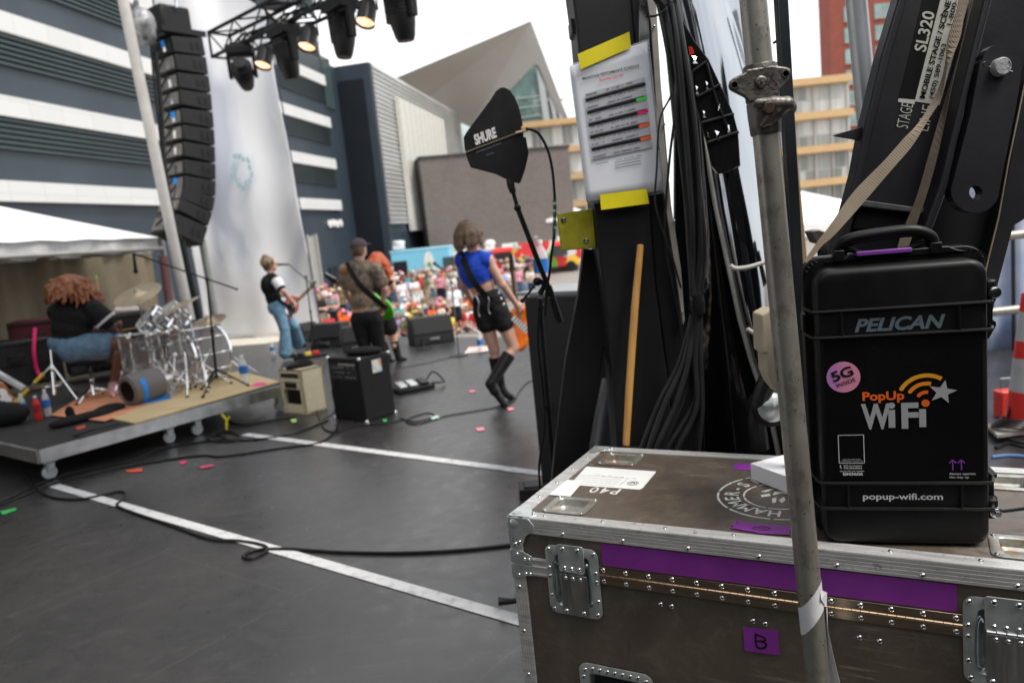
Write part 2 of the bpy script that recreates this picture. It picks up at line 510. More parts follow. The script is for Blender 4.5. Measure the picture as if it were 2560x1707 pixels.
t.out(base=br, rough=.55); m_stripe = t.mat
WE = D(870, 640, 50.0); WE.z = 0
wdir = D(1592, 550, 10) - EYEP; wdir.z = 0; wdir.normalize()
wa = -wdir; wn = V((-wa.y, wa.x, 0))
if wn.dot(V((1, 0, 0))) < 0: wn = -wn
# local frame: x along the wall (towards the viewer's left), z up, y into the building
T_w = frame_mat(WE, wa, z=Zu); yin = 1 if (T_w.to_3x3() @ V((0, 1, 0))).dot(wn) < 0 else -1
def wl(px, py):
    p = T_w.inverted() @ PL(px, py, WE, wn); return p
topz = wl(829, 165).z
bld = empty('theatre_building', mat=T_w, label='large dark blue-grey clad building with long white horizontal stripes, left behind the stage', cat='building')
b = MB(); b.box((20.5, yin * 10, (topz + GZ) / 2), (47, 20, topz - GZ)); b.box((42, yin * 10, topz + 8), (50, 19.8, 16)); b.obj('wall', m_wall, bld)
a0 = wl(835, 427).x
zs = [(wl(0, y0).z, wl(0, y1).z) for y0, y1 in ((241, 292), (453, 500))]
h0 = zs[0][0] - zs[0][1]; pitch = zs[0][0] - zs[1][0]
for i in range(-1, 5):
    z1 = zs[0][0] + i * pitch
    L = 43.5 - a0
    s_ = MB(); s_.box((a0 + L / 2, -yin * .10, z1 - h0 / 2), (L, .24, h0)); s_.obj('white_stripe', m_stripe, bld)
    if i > -1:
        r_ = MB(); zt = z1 - h0; n_ = 6; rh = (pitch - h0) * .52 / n_
        zb = zt - rh * n_
        prof = []
        for k_ in range(n_):
            zz = zt - k_ * rh
            prof += [(.02, zz - .02), (.14, zz - rh * .45), (.14, zz - rh * .8), (.02, zz - rh * .98)]
        prof = [(0, zt - .01)] + prof + [(0, zb)]
        vs2 = [(a0 + .0, -yin * p[0], p[1]) for p in prof] + [(a0 + L, -yin * p[0], p[1]) for p in prof]
        n2_ = len(prof)
        r_.add(vs2, [(k_, k_ + 1, n2_ + k_ + 1, n2_ + k_) for k_ in range(n2_ - 1)] + [tuple(range(n2_))])
        r_.obj('ribbed_panel', m_rib, bld, smooth=False)
# upper ribbed panel at the right end, window, dock door, little sign
zt = wl(735, 118).z; pz = wl(792, 205).z
r_ = MB()
for k_ in range(9):
    hh = (zt - pz) / 9; r_.box((wl(793, 145).x + 6.5, -yin * .06, pz + hh * (k_ + .5)), (13, .14, hh * .8))
r_.obj('ribbed_panel', m_rib, bld, smooth=False)
wc = wl(817, 208)
w_ = MB(); w_.box((wc.x, -yin * .03, wc.z), (1.5, .1, 3.2)); w_.obj('window', m_glass, bld)
m_door = M('pale dock door', (.32, .33, .32), .6)
dc0, dc1 = wl(762, 592), wl(795, 700)
w_ = MB(); w_.box(((dc0.x + dc1.x) / 2, -yin * .04, (dc0.z + GZ) / 2), (abs(dc0.x - dc1.x), .12, dc0.z - GZ)); do = w_.obj('door', m_door, bld)
w_ = MB()
for sx_ in (-1, 1): w_.box(((dc0.x + dc1.x) / 2 + sx_ * (abs(dc0.x - dc1.x) / 2 + .1), -yin * .1, (dc0.z + GZ) / 2), (.18, .3, dc0.z - GZ + .2))
w_.obj('frame', m_concrete, do)
sg = MB()
for k_ in range(4):
    c_ = wl(822 + k_ * 9, 560 - (k_ % 2) * 2)
    sg.lathe([(.14, 0), (.24, 0), (.24, .08), (.14, .08)], Matrix.Translation((c_.x, -yin * .12, c_.z)) @ Matrix.Rotation(rad(90), 4, 'X'), 14)
    sg.box((c_.x + .3, -yin * .1, c_.z), (.18, .08, .12))
sg.obj('wall_lettering', m_white, bld)
dr2 = wl(833, 690)
w_ = MB(); w_.box((dr2.x, -yin * .04, GZ + 1.2), (1.2, .1, 2.4)); w_.obj('door', M('dark door', (.02, .022, .028), .5), bld)

# block at the building's end: frontal dark panel and siding-clad flank
FE = PL(921, 155, WE, wn); FE = EYEP + (FE - EYEP)
fL, fR = D(833, 175, 50.2), None
fn_ = wdir
fRp = PL(921, 155, fL, fn_)
ex = (fRp - fL); ex.z = 0; exl = ex.length; ex.normalize()
blk = empty('siding_block', loc=(fL.x, fL.y, GZ), label='tall block with dark recessed front panel and pale siding flank, right of striped building', cat='building')
Tb = frame_mat(V((fL.x, fL.y, 0)), ex, z=Zu)
ztb = fRp.z
dirb = 1 if (Tb.to_3x3() @ V((0, 1, 0))).dot(wdir) > 0 else -1
m_panelD = M('near-black cladding', (.012, .015, .02), .35)
b = MB(); T_ = Tb
b.box((exl / 2, dirb * 9, (ztb + GZ) / 2), (exl, 18, ztb - GZ), T_); b.obj('wall', m_wall, blk, world=True)
b = MB(); b.box((exl * .44, -dirb * .02, (ztb - 1.0 + GZ) / 2), (exl * .72, .08, ztb - 1.0 - GZ), T_); b.obj('recessed_panel', m_panelD, blk, world=True)
def sd_(px, py): return Tb.inverted() @ PL(px, py, fRp, Tb.to_3x3() @ V((1, 0, 0)))
# siding
t = NT('pale metal siding')
sv_ = t.vec()
gz_ = t.n('ShaderNodeSeparateXYZ', Vector=sv_)
t.out(base=t.ramp(t.noise(.5, t.vec((.4, .4, 1)), 3), [(.3, (.46, .46, .45)), (.7, (.60, .60, .58))]), rough=.38, metal=.5)
m_siding = t.mat
q0, q1 = sd_(925, 165), sd_(1046, 243)
b = MB()
nS = 34; zlo = sd_(960, 560).z
for i in range(nS):
    zz = ztb - (ztb - zlo) * (i + .5) / nS; hh = (ztb - zlo) / nS
    b.add([(exl + .02, .3, zz - hh / 2), (exl + .16, .3, zz - hh / 2), (exl + .04, .3, zz + hh / 2), (exl + .02, 26, zz - hh / 2), (exl + .16, 26, zz - hh / 2), (exl + .04, 26, zz + hh / 2)],
          [(0, 1, 2), (3, 5, 4), (1, 4, 5, 2), (0, 3, 4, 1)], T_ @ Matrix.Scale(dirb, 4, (0, 1, 0)))
b.obj('siding', m_siding, blk, smooth=False, world=True)
b = MB(); b.box((exl - .2, dirb * 16, (ztb - .2 + GZ) / 2), (.3, 20, ztb - GZ - .3), T_); b.obj('side_wall', m_wall, blk, world=True)
pA, pB = sd_(979, 245), sd_(1022, 578)
m_cream = M('cream fins', (.62, .60, .55), .6)
b = MB()
nF = 10
y0_, y1_ = abs(pA.y), abs(pA.y) + 13
for i in range(nF):
    yy = y0_ + (y1_ - y0_) * (i + .5) / nF
    b.box((exl + .35, dirb * yy, (sd_(979, 245).z + sd_(1019, 578).z) / 2), (.35, (y1_ - y0_) / nF * .93, sd_(979, 245).z - sd_(1019, 578).z), T_)
b.obj('fin_screen', m_cream, blk, world=True)

# ------------------------------------------------------------------ brown box building
t = NT('brown grey brick')
br = t.n('ShaderNodeTexBrick', Vector=t.vec((1, 1, 1), rot=(rad(90), 0, 0)), Scale=2.2, Color1=(.15, .125, .115, 1), Color2=(.19, .16, .15, 1), Mortar=(.12, .11, .10, 1))
t.out(base=t.mix(.25, br, t.ramp(t.noise(.4), [(.3, (.10, .085, .08)), (.7, (.2, .17, .155))])), rough=.85)
m_brown = t.mat
yb = 56.0
bL, bR = PY(1050, 409, yb), PY(1420, 358, yb + 2.5)
bw = bR - bL; bw.z = 0
Tx = frame_mat(V((bL.x, bL.y, GZ)), bw, z=Zu)
bx = empty('brick_building', mat=Tx, label='windowless brown-grey brick box building in the middle distance', cat='building')
hb = (bL.z + bR.z) / 2 - GZ
b = MB(); b.box((bw.length / 2, 7, hb / 2), (bw.length, 14, hb)); b.obj('wall', m_brown, bx)
b = MB(); b.box((bw.length / 2, 7, hb + .09), (bw.length + .2, 14.2, .16)); b.obj('roof_edge', M('dark coping', (.05, .05, .05), .6), bx)

# ------------------------------------------------------------------ theatre with the big cantilevered roof
rt = D(1327, 53, 66); rl = D(985, 197, 74); rb = D(1046, 262, 82); rk = D(1176, 318, 84); rr = D(1417, 290, 72); rg = D(1290, 235, 84)
m_soff = M('pale soffit boards', (.62, .60, .57), .7, 0, .05, .3)
cant = empty('cantilever_theatre', loc=(rk.x, rk.y, GZ), label='modern theatre with a huge pointed cantilevered roof over a glass wall, behind the brick box', cat='building')
up = V((0, 4, .8))
b = MB()
nB = (rk - rt).cross(rr - rt).normalized(); sB = [rt, rk] + [PL(x, y, rt, nB) for x, y in ((1222, 322), (1262, 238), (1338, 160), (1347, 166), (1402, 290))] + [rr]
b.add([rt, rl, rb, rk], [(0, 1, 2, 3)]); b.add(sB, [tuple(range(8))])
T1, L1, R1 = rt + up, rl + up, rr + up
b.add([rt, rl, L1, T1], [(0, 1, 2, 3)]); b.add([rt, T1, R1, rr], [(0, 1, 2, 3)]); b.add([L1, rb + up, rk + up, T1], [(0, 1, 2, 3)]); b.add([p + up for p in sB], [tuple(range(8))])
b.obj('roof', m_soff, cant, smooth=False, world=True)
m_gl2 = NT('green glass')
nzg = m_gl2.noise(.35, m_gl2.vec(), 4, .7)
m_gl2.out(base=m_gl2.ramp(nzg, [(.35, (.03, .06, .05)), (.55, (.06, .12, .10)), (.7, (.30, .38, .36))]), rough=.1, spec=.8)
m_gl2 = m_gl2.mat
g = [D(1255, 225, 88), D(1338, 140, 88), D(1360, 150, 88), D(1418, 290, 88), D(1432, 420, 88), D(1300, 420, 88), D(1210, 330, 88)]
b = MB(); b.slab(g, (0, .4, 0)); gw = b.obj('glass_wall', m_gl2, cant, world=True)
b = MB()
b.bar(D(1346, 250, 87.5), D(1410, 250, 87.5), .2, .2)
for x_ in (1345, 1352, 1372, 1392): b.bar(D(x_, 165 + (x_ - 1345) * 2.0, 87.5), D(x_ + 22, 330, 87.5), .45, .4)
for k_ in range(4): b.bar(D(1270 + k_ * 2, 250 + k_ * 24, 87.6), D(1350, 240 + k_ * 24, 87.6), .14, .14)
b.obj('mullion', M('grey frame', (.30, .32, .32), .5), gw, world=True)
g = [D(1050, 262, 90), D(1180, 318, 90), D(1180, 420, 90), D(1050, 420, 90)]
b = MB(); b.slab(g, (0, .4, 0)); b.obj('glass_wall', M('pale glass', (.45, .55, .54), .25, 0, .5, .12), cant, world=True)

# ------------------------------------------------------------------ condominium with timber balcony edges
m_timber = M('timber fascia', (.58, .38, .19), .6, 0, .12, 1.2, stretch=(1, 1, 5))
t = NT('curtained glass')
br = t.n('ShaderNodeTexBrick', {'offset': 0.37}, Vector=t.vec(rot=(rad(90), 0, 0)), Scale=1.0, Color1=(.05, .065, .06, 1), Color2=(.72, .75, .75, 1), Mortar=(.5, .5, .48, 1))
for k_, q_ in (('Mortar Size', .05), ('Brick Width', 1.15), ('Row Height', 3.1), ('Bias', .15)): br.inputs[k_].default_value = q_
nn = t.noise(1.0, t.vec((9, 9, .3)), 2)
t.out(base=t.mix(t.ramp(nn, [(.4, 0), (.6, .45)]), br, (.34, .38, .37)), rough=.25, spec=.6)
m_curt = t.mat
def condo(px0, px1, ptop, yy, nfl, label, pitch_px, parts=3):
    a = PY(px0, ptop, yy); bb = PY(px1, ptop + (px0 - px1) * .105, yy)
    w = bb.x - a.x; fh = pitch_px * yy / FOC
    e = empty('condominium', loc=(a.x, yy, GZ), label=label, cat='building')
    top = a.z - GZ
    m = MB(); m.box((w / 2, 8, top / 2), (w - .3, 15, top)); m.obj('wall', m_concrete, e)
    z = top; i = 0
    while z > .6 and i < nfl:
        m = MB(); m.box((w / 2, 0, z - .32), (w, 1.6, .62)); f_ = m.obj('balcony_edge', m_timber, e)
        n_ = max(1, int(w / 1.5))
        m = MB(); m.box((w / 2, .42, z - fh / 2 - .3), (w - .25, .08, fh - .64)); g_ = m.obj('window_band', m_curt, e)
        m = MB(); m.box((w / 2, .33, z - .62), (w - .2, .1, .12))
        for k_ in range(n_ + 1): m.box((k_ * w / n_ * .985 + .1, .30, z - fh / 2 - .3), (.12 if k_ % 2 else .2, .16, fh - .66))
        m.obj('mullion', M('pale frame', (.5, .5, .48), .5) if i == 0 else bpy.data.materials['pale frame'], g_)
        z -= fh; i += 1
    return e
condo(1300, 1452, 309, 86, 7, 'condominium seen between the brick box and the paper schedule, timber balcony edges', 66)
condo(1058, 1116, 300, 80, 6, 'narrow glass block with two timber floor edges, between the cream fins and the pointed roof', 66)
condo(1860, 2122, 214, 70, 8, 'white framed condominium with glass floors between timber bands, right of the scaffold pole', 80)
# red brick tower
yy = 120
a = PY(2074, 22, yy); c2 = PY(2118, 0, yy)
tw = empty('brick_tower', loc=(a.x, yy, GZ), label='tall red brick apartment tower with green tinted windows, top right behind the stage arm', cat='building')
m_rbr = M('red brick', (.24, .065, .045), .85, 0, .15, .6)
th = a.z - GZ + 3; Wt = 14
m = MB(); m.box((Wt / 2, 2, th / 2), (Wt, 4, th)); m.box((1.2 + Wt / 2, 2, th + 1.2), (Wt - 2.4, 3, 2.4)); m.obj('wall', m_rbr, tw)
m_gl3 = M('tower glass', (.22, .30, .29), .15, 0, .3, .5)
for r in range(13):
    for c_ in range(3):
        zz = th - 4 - r * 3.1
        if zz < 4: continue
        m = MB(); m.box((2.1 + 1.5 + c_ * 4.7, -.02, zz), (3.0, .2, 1.9)); w_ = m.obj('window', m_gl3, tw)
        m = MB(); m.box((2.1 + 1.5 + c_ * 4.7, -.12, zz), (.14, .1, 1.9)); m.box((2.1 + 1.5 + c_ * 4.7, -.06, zz - 1.1), (3.1, .3, .24)); m.obj('frame', m_concrete, w_)
# blue glass tower beyond
a = PY(2200, 0, 150)
gt = empty('glass_tower', loc=(a.x, 150, GZ), label='pale blue-grey glass tower behind the round galvanised pole, top right', cat='building')
m = MB(); m.box((9, 9, 24), (18, 18, 48)); m.obj('wall', M('blue glass', (.22, .26, .38), .3, 0, .1, .2), gt)
m = MB()
m.box((9, -.1, 47.9), (18, .2, .2))
for k_ in range(7): m.box((k_ * 3, -.1, 24), (.15, .2, 48))
m.obj('mullion', m_concrete, gt)
# ================================================================== PEOPLE
m_jeans = M('light denim', (.16, .30, .42), .85, 0, .22, 12, bump=.7, bs=13, bd=.03)
m_jean2 = M('washed denim', (.13, .22, .32), .85, 0, .3, 14, bump=.7, bs=13, bd=.03)
m_blk = M('black fabric', (.012, .012, .013), .8, 0, .3, 20, bump=.8, bs=11, bd=.03)
m_leather = M('black leather', (.013, .012, .012), .28, 0, .3, 30, bump=.15, bs=120)
m_blue = M('royal blue knit', (.008, .06, .50), .75, 0, .10, 14, bump=.7, bs=13, bd=.03)
m_whitec = M('white cotton', (.75, .75, .78), .85, 0, .06, 12, bump=.7, bs=13, bd=.03)
def hairmat(name, c0, c1):
    t = NT(name); v = t.vec((30, 30, 5))
    n = t.noise(3, v, 5, .7)
    t.out(base=t.ramp(n, [(.3, c0), (.7, c1)]), rough=.5, normal=t.bump(n, .5, .01)); return t.mat
m_hbrown = hairmat('brown hair', (.05, .028, .016), (.17, .10, .06))
m_hred = hairmat('red hair', (.24, .03, .008), (.60, .11, .02))
m_hcurl = hairmat('auburn hair', (.06, .018, .008), (.40, .13, .04))
m_hblond = hairmat('dark blond hair', (.09, .06, .03), (.32, .23, .13))
m_hblack = hairmat('black hair', (.008, .006, .005), (.03, .022, .018))
t = NT('blotched shirt')
v = t.vec((1, 1, 1))
n1 = t.noise(5.5, v, 4, .6, .8); n2 = t.noise(11, t.vec(loc=(3, 1, 2)), 4, .6, .4)
c = t.ramp(n1, [(.34, (.05, .045, .04)), (.42, (.17, .13, .095)), (.52, (.30, .23, .17)), (.62, (.24, .11, .04)), (.7, (.34, .30, .26))])
t.out(base=t.mix(t.ramp(n2, [(.52, 0), (.58, .8)]), c, (.10, .095, .09)), rough=.85, normal=t.bump(t.noise(10, t.vec((1, 1, .6)), 3), .9, .04))
m_camo = t.mat

def basis(J):
    r = (J['shR'] - J['shL']).normalized()
    up = (J['neck'] - J['pelvis']).normalized()
    f = up.cross(r).normalized(); r = f.cross(up)
    return r, f, up
def rot3(x, y, z): return Matrix((x, y, z)).transposed()
def head_prims(J, s=1.0, face=True):
    h = J['head']; f = J['hf'].normalized(); up = (J.get('hup') or Zu); r = f.cross(up).normalized(); up = r.cross(f)
    T = rot3(r, f, up); P = lambda x, y, z: h + (r * x + f * y + up * z) * s
    q = [elps(P(0, -.005, .02), V((.074, .094, .095)) * s, T), elps(P(0, .03, -.045), V((.055, .062, .062)) * s, T)]
    if face:
        q += [caps(P(0, .085, .015), P(0, .104, -.02), .009 * s, .012 * s), caps(P(-.02, .085, -.058), P(.02, .085, -.058), .007 * s),
              elps(P(.076, -.005, -.01), V((.012, .022, .032)) * s, T), elps(P(-.076, -.005, -.01), V((.012, .022, .032)) * s, T)]
    return q, (r, f, up, P)
def hand_prims(el, wr, s=1.0, palm_n=None, curl=.5, side=1, fdir=None):
    d = (fdir.normalized() if fdir is not None else (wr - el).normalized())
    n = (palm_n if palm_n is not None else d.orthogonal()); n = (n - d * n.dot(d)).normalized()
    w = d.cross(n).normalized() * side
    pe = wr + d * .075 * s
    q = [caps(wr + w * .014 * s + d * .01, pe + w * .022 * s, .019 * s, .015 * s), caps(wr - w * .012 * s + d * .01, pe - w * .022 * s, .019 * s, .014 * s), caps(wr, pe, .02 * s, .015 * s)]
    for i, (o, L) in enumerate(((.03, .070), (.011, .080), (-.009, .074), (-.028, .058))):
        a = pe + w * o * s; c1 = curl * (1 + .12 * i)
        d1 = (d * math.cos(c1) + n * math.sin(c1)); d2 = (d * math.cos(2 * c1) + n * math.sin(2 * c1))
        k = a + d1 * L * .52 * s; q += [caps(a, k, .0095 * s, .0088 * s), caps(k, k + d2 * L * .5 * s, .0088 * s, .0075 * s)]
    tb = wr + d * .022 * s + w * .03 * s; tk = tb + (d * .6 + w * .7 + n * .3).normalized() * .034 * s
    q += [caps(tb, tk, .0115 * s, .010 * s), caps(tk, tk + (d * .85 + w * .2 + n * .45).normalized() * .03 * s, .010 * s, .008 * s)]
    return q
def body_prims(J, s=1.0, g=1.0, hands=True, face=True):
    r, f, up = basis(J); T = rot3(r, f, up)
    q, _ = head_prims(J, s, face)
    q += [caps(J['neck'], J['head'] - Zu * .06 * s, .052 * s * g, .05 * s * min(g, 1.1)),
          elps(J['chest'], V((.150 * g, .105 * g, .16)) * s, T), elps(J['waist'], V((.122 * g, .092 * g, .13)) * s, T), elps(J['pelvis'], V((.158 * g, .115 * g, .12)) * s, T),
          caps(J['shL'], J['neck'] - up * .02, .052 * s, .05 * s), caps(J['shR'], J['neck'] - up * .02, .052 * s, .05 * s),
          caps(J['shL'], J['shR'], .055 * s, .055 * s)]
    for k in 'LR':
        q += [caps(J['sh' + k], J['el' + k], .050 * s * g, .037 * s * g), caps(J['el' + k], J['wr' + k], .037 * s * g, .025 * s)]
        q += [caps(J['hip' + k], J['kn' + k], .088 * s * g, .052 * s * g), caps(J['kn' + k], J['an' + k], .050 * s * g, .034 * s)]
        md = J['kn' + k].lerp(J['an' + k], .3); ax_ = (J['an' + k] - J['kn' + k]).normalized()
        back = -f - ax_ * (-f).dot(ax_)
        if back.length > 1e-3: q.append(caps(md + back.normalized() * .018 * s, J['kn' + k].lerp(J['an' + k], .5) + back.normalized() * .01 * s, .045 * s * g, .038 * s * g))
        q += [caps(J['an' + k] + V((0, 0, -.02)), J['to' + k], .036 * s, .026 * s)]
        if hands: q += hand_prims(J['el' + k], J['wr' + k], s, J.get('pn' + k), J.get('curl' + k, .45), 1 if k == 'R' else -1, J.get('fd' + k))
        else: q += [caps(J['wr' + k], J['wr' + k] + (J['wr' + k] - J['el' + k]).normalized() * .11 * s, .028 * s, .02 * s)]
    return q
def top_prims(J, s=1.0, g=1.0, inf=.014, sleeve=.55, hem=None, neck=True):
    r, f, up = basis(J); T = rot3(r, f, up); i_ = inf
    q = [elps(J['chest'], (V((.150 * g, .108 * g, .16)) * s) + V((i_,) * 3), T), elps(J['waist'], V((.128 * g, .100 * g, .15)) * s + V((i_,) * 3), T),
         caps(J['shL'], J['shR'], .060 * s + i_, .060 * s + i_), caps(J['shL'], J['neck'] - up * .03, .055 * s + i_, .045 * s + i_), caps(J['shR'], J['neck'] - up * .03, .055 * s + i_, .045 * s + i_)]
    if hem is None: q.append(elps(J['pelvis'], V((.16 * g, .118 * g, .11)) * s + V((i_,) * 3), T))
    for k in 'LR':
        if sleeve > 0: q.append(caps(J['sh' + k], J['sh' + k].lerp(J['el' + k], sleeve), .054 * s * g + i_, .050 * s * g + i_ * 1.3))
    return q
def leg_prims(J, s=1.0, g=1.0, inf=.012, frac=1.0, flare=0.0):
    r, f, up = basis(J); T = rot3(r, f, up)
    q = [elps(J['pelvis'], V((.162 * g, .12 * g, .125)) * s + V((inf,) * 3), T)]
    for k in 'LR':
        h, kn, an = J['hip' + k], J['kn' + k], J['an' + k]
        if frac <= .55: q.append(caps(h, h.lerp(kn, frac / .5 * 1.0 if frac < .5 else 1.0), .094 * s * g + inf, (.094 - .03 * frac) * s * g + inf * 1.6))
        else:
            q.append(caps(h, kn, .092 * s * g + inf, .056 * s * g + inf)); q.append(caps(kn, kn.lerp(an, (frac - .5) * 2), .056 * s * g + inf, .045 * s * g + inf + flare))
    return q
def shift(prims, o):
    out = []
    for p in prims:
        if p[0] == 'c': out.append(('c', p[1] - o, p[2] - o, p[3], p[4]))
        elif p[0] == 'e': out.append(('e', p[1] - o, p[2], p[3]))
        else: out.append(('p', tuple(V(p[1]) - o), p[2]))
    return out
def strands(J, n, L, spread=.1, rr=.016, s=1.0, back=True, seed=1, drop=1.0, curl=0.0):
    """hair as many overlapping locks falling from the skull"""
    rn = random.Random(seed); _, (r, f, up, P) = head_prims(J, s, False); q = [elps(P(0, -.022, .045), V((.086, .098, .09)) * s, rot3(r, f, up))]
    for i in range(n):
        a = rn.uniform(0, 2 * math.pi); 
        if back and math.sin(a) > .62: continue
        e = rn.uniform(.0, 1.2)
        st = P(.085 * math.cos(a) * math.cos(e), -.02 + .095 * math.sin(a) * math.cos(e), .05 + .085 * math.sin(e))
        d = (r * math.cos(a) + f * math.sin(a)) * spread; l = L * rn.uniform(.75, 1.05)
        m1 = st + d * .5 - Zu * l * .4 * drop; m2 = st + d - Zu * l * drop
        if curl: m1 += V([rn.uniform(-curl, curl) for _ in range(3)]); m2 += V([rn.uniform(-curl, curl) for _ in range(3)])
        q += [caps(st, m1, rr * s, rr * 1.25 * s), caps(m1, m2, rr * 1.25 * s, rr * .6 * s)]
    return q
def finish(J, base, name='person', label='', group=None, skin=None, s=1.0, g=1.0, h=.010, parts=(), cat='person', k=.02, face=True):
    o = solid(name, shift(body_prims(J, s, g, True, face), base), skin or m_skin, h=h, k=k)
    o.location = base; tag(o, label, cat, group)
    for nm, pr, mt, hh in parts: solid(nm, shift(pr, base), mt, o, h=hh, k=.015)
    return o
def eyes(o, J, base, mat, s=1.0, shades=False):
    _, (r, f, up, P) = head_prims(J, s)
    m = MB()
    if shades:
        for sx in (-1, 1): m.tube([P(sx * .012, .098, .014) - base, P(sx * .05, .090, .016) - base], .017 * s, 8)
        for sx in (-1, 1): m.tube([P(sx * .05, .09, .02) - base, P(sx * .082, .0, .018) - base], .005, 6)
        m.tube([P(-.02, .1, .02) - base, P(.02, .1, .02) - base], .004, 6)
        m.obj('sunglasses', mat, o)
    else:
        for sx in (-1, 1):
            e = MB(); c = P(sx * .032, .083, .01) - base; e.ell(c, .012 * s, n=8, k=5); e.obj('eye', mat, o)

def jp(px, py, y): return PY(px, py, y)
# ---- woman in the blue crop top (stage right guitarist)
y0 = 7.05
J = dict(head=jp(1176, 590, y0 - .02), hf=V((.92, .40, -.04)), neck=jp(1184, 628, y0), shL=jp(1151, 650, y0 + .03), shR=jp(1220, 650, y0 - .06),
         chest=jp(1188, 676, y0), waist=jp(1204, 714, y0 + .01), pelvis=jp(1221, 754, y0),
         elL=jp(1158, 712, y0 + .12), wrL=jp(1180, 752, y0 + .32), elR=jp(1256, 712, y0 - .05), wrR=jp(1292, 762, y0 + .10),
         hipL=jp(1207, 776, y0 + .02), hipR=jp(1245, 774, y0 - .02), knL=jp(1235, 872, y0 + .07), knR=jp(1284, 868, y0 + .02),
         anL=jp(1250, 968, y0 + .10), anR=jp(1228, 958, y0 - .12), toL=jp(1279, 994, y0 + .12), toR=jp(1262, 1011, y0 - .17), pnR=V((-.3, .9, 0)), curlR=.8)
base = V((J['anL'].x, y0, 0))
r_, f_, u_ = basis(J)
hem = J['chest'].lerp(J['waist'], .88)
parts = [('crop_top', top_prims(J, 1, 1, .012, 0) + [cut(hem, -u_ + r_ * .15), cut(J['shR'] + (J['shR'] - J['shL']).normalized() * .035, (J['shR'] - J['shL'])), cut(J['shL'] - (J['shR'] - J['shL']).normalized() * .035, (J['shL'] - J['shR']))], m_blue, .009),
         ('shorts', leg_prims(J, .95, .95, .012, .17) + [cut(J['pelvis'] + u_ * .12, u_)], m_blk, .009),
         ('hair', strands(J, 90, .19, .045, .02, 1.0, True, 3), m_hbrown, .008)]
bl = []
for kk in 'LR':
    kn, an, to = J['kn' + kk], J['an' + kk], J['to' + kk]
    heel = an + (an - to).normalized() * .05 * V((1, 1, 0)).length / 1.4
    bt = [caps(kn.lerp(an, .22), an, .066, .052), caps(an, an + (to - an) * .25 - Zu * .02, .05), caps(an - Zu * .035 - (to - an).normalized() * .03, to, .042, .034), cut(kn.lerp(an, .2), kn - an)]
    bl.append(('boot', bt, m_leather, .008))
woman = finish(J, base, label='person in royal blue sleeveless crop top, black zip shorts and knee boots, playing orange guitar', skin=m_skin, h=.0085, parts=parts + bl, k=.018)
eyes(woman, J, base, m_blackp, 1, True)
zp = MB()
for sx in (-.055, .05):
    pts = []
    for i in range(7):
        q = J['pelvis'] + u_ * (.10 - .034 * i) + r_ * (sx + .02 * math.sin(i * .9)) - f_ * (.145 - abs(i - 3) * .004)
        pts.append(q - base)
    zp.tube(pts, .004, 6)
zp.obj('zip', m_steel, woman)
# guitar strap and orange guitar
def strap(a, b, off, w, th, name, mat, par, base, up=None):
    pts = spline([a, a.lerp(b, .5) + off, b], 8); m = MB()
    for i in range(len(pts) - 1): m.bar(pts[i] - base, pts[i + 1] - base + (pts[i + 1] - pts[i]) * .05, w, th, up=up)
    return m.obj(name, mat, par)
def guitar(name, body_c, neck_d, face_n, mat, label, L=1.0, headst=True, grp=None, shape='offset', pg=None):
    """electric guitar: body centre, neck direction and face normal in world space"""
    T = frame_mat(body_c, neck_d, z=face_n); e = empty(name, mat=T, label=label, cat='guitar', group=grp)
    out = []
    for i in range(40):
        a = 2 * math.pi * i / 40
        rx = .215 + .02 * math.cos(2 * a) ; ry = .165 - .035 * math.cos(2 * a) * 0 - .045 * math.exp(-((math.cos(a)) ** 2) * 8)
        x = rx * math.cos(a); y = ry * math.sin(a)
        if x > .1: y *= 1.0; x += .05 * abs(math.sin(a)) * (1.3 if a < math.pi else .7)
        out.append((x, y))
    m = MB(); m.prism(out, .042, z0=-.021); m.obj('body', mat, e, bevel=.006)
    m = MB(); m.prism([(p[0] * .5 - .01, p[1] * .62 - .03) for p in out], .003, z0=.0215); m.obj('pickguard', pg or m_white, e)
    m = MB(); m.box((.42 * L, 0, .018), (.52 * L, .05, .024)); m.obj('neck', M('maple neck', (.10, .055, .03), .4), e, bevel=.004)
    m = MB(); m.prism([(.67 * L, -.022), (.67 * L, .026), (.72 * L, .045), (.86 * L, .035), (.87 * L, .0), (.70 * L, -.035)], .016, z0=.006); hs = m.obj('headstock', M('dark headstock', (.03, .02, .015), .4), e)
    m = MB()
    for i in range(6): m.lathe([(.004, 0), (.006, .02)], Matrix.Translation((.71 * L + .025 * i, .045, .0)), 8)
    m.obj('tuner', m_chrome, hs)
    m = MB()
    for i in (-.06, .03): m.box((i, 0, .026), (.04, .085, .01))
    m.obj('pickup', m_blackp, e)
    m = MB(); m.box((-.12, 0, .028), (.03, .09, .014)); m.obj('bridge', m_chrome, e)
    return e
m_or = M('orange lacquer', (.80, .19, .012), .25, 0, .05, coat=.5)
bc = jp(1297, 822, y0 + .16)
guitar('electric_guitar', bc, jp(1290, 700, y0 + .55) - jp(1306, 820, y0 + .22), V((.55, .85, .1)), m_or, 'orange electric guitar held at the right hip of the person in blue', 1.0)
m = MB(); a_ = jp(1283, 795, y0 + .06); b_ = jp(1316, 825, y0 + .06); d_ = (b_ - a_).normalized()
strap(J['shL'] - f_ * .03 + u_ * .085 + r_ * .03, jp(1276, 790, y0 + .02), -f_ * .21 + u_ * .01, .062, .004, 'guitar_strap', m_blk, woman, base, up=-f_)
st_ = MB()
for i in range(3): st_.ell(jp(1247 + i * 6, 733 + i * 14, y0 - .17) - base, .011, n=8, k=5)
st_.obj('strap_stud', m_steel, woman)

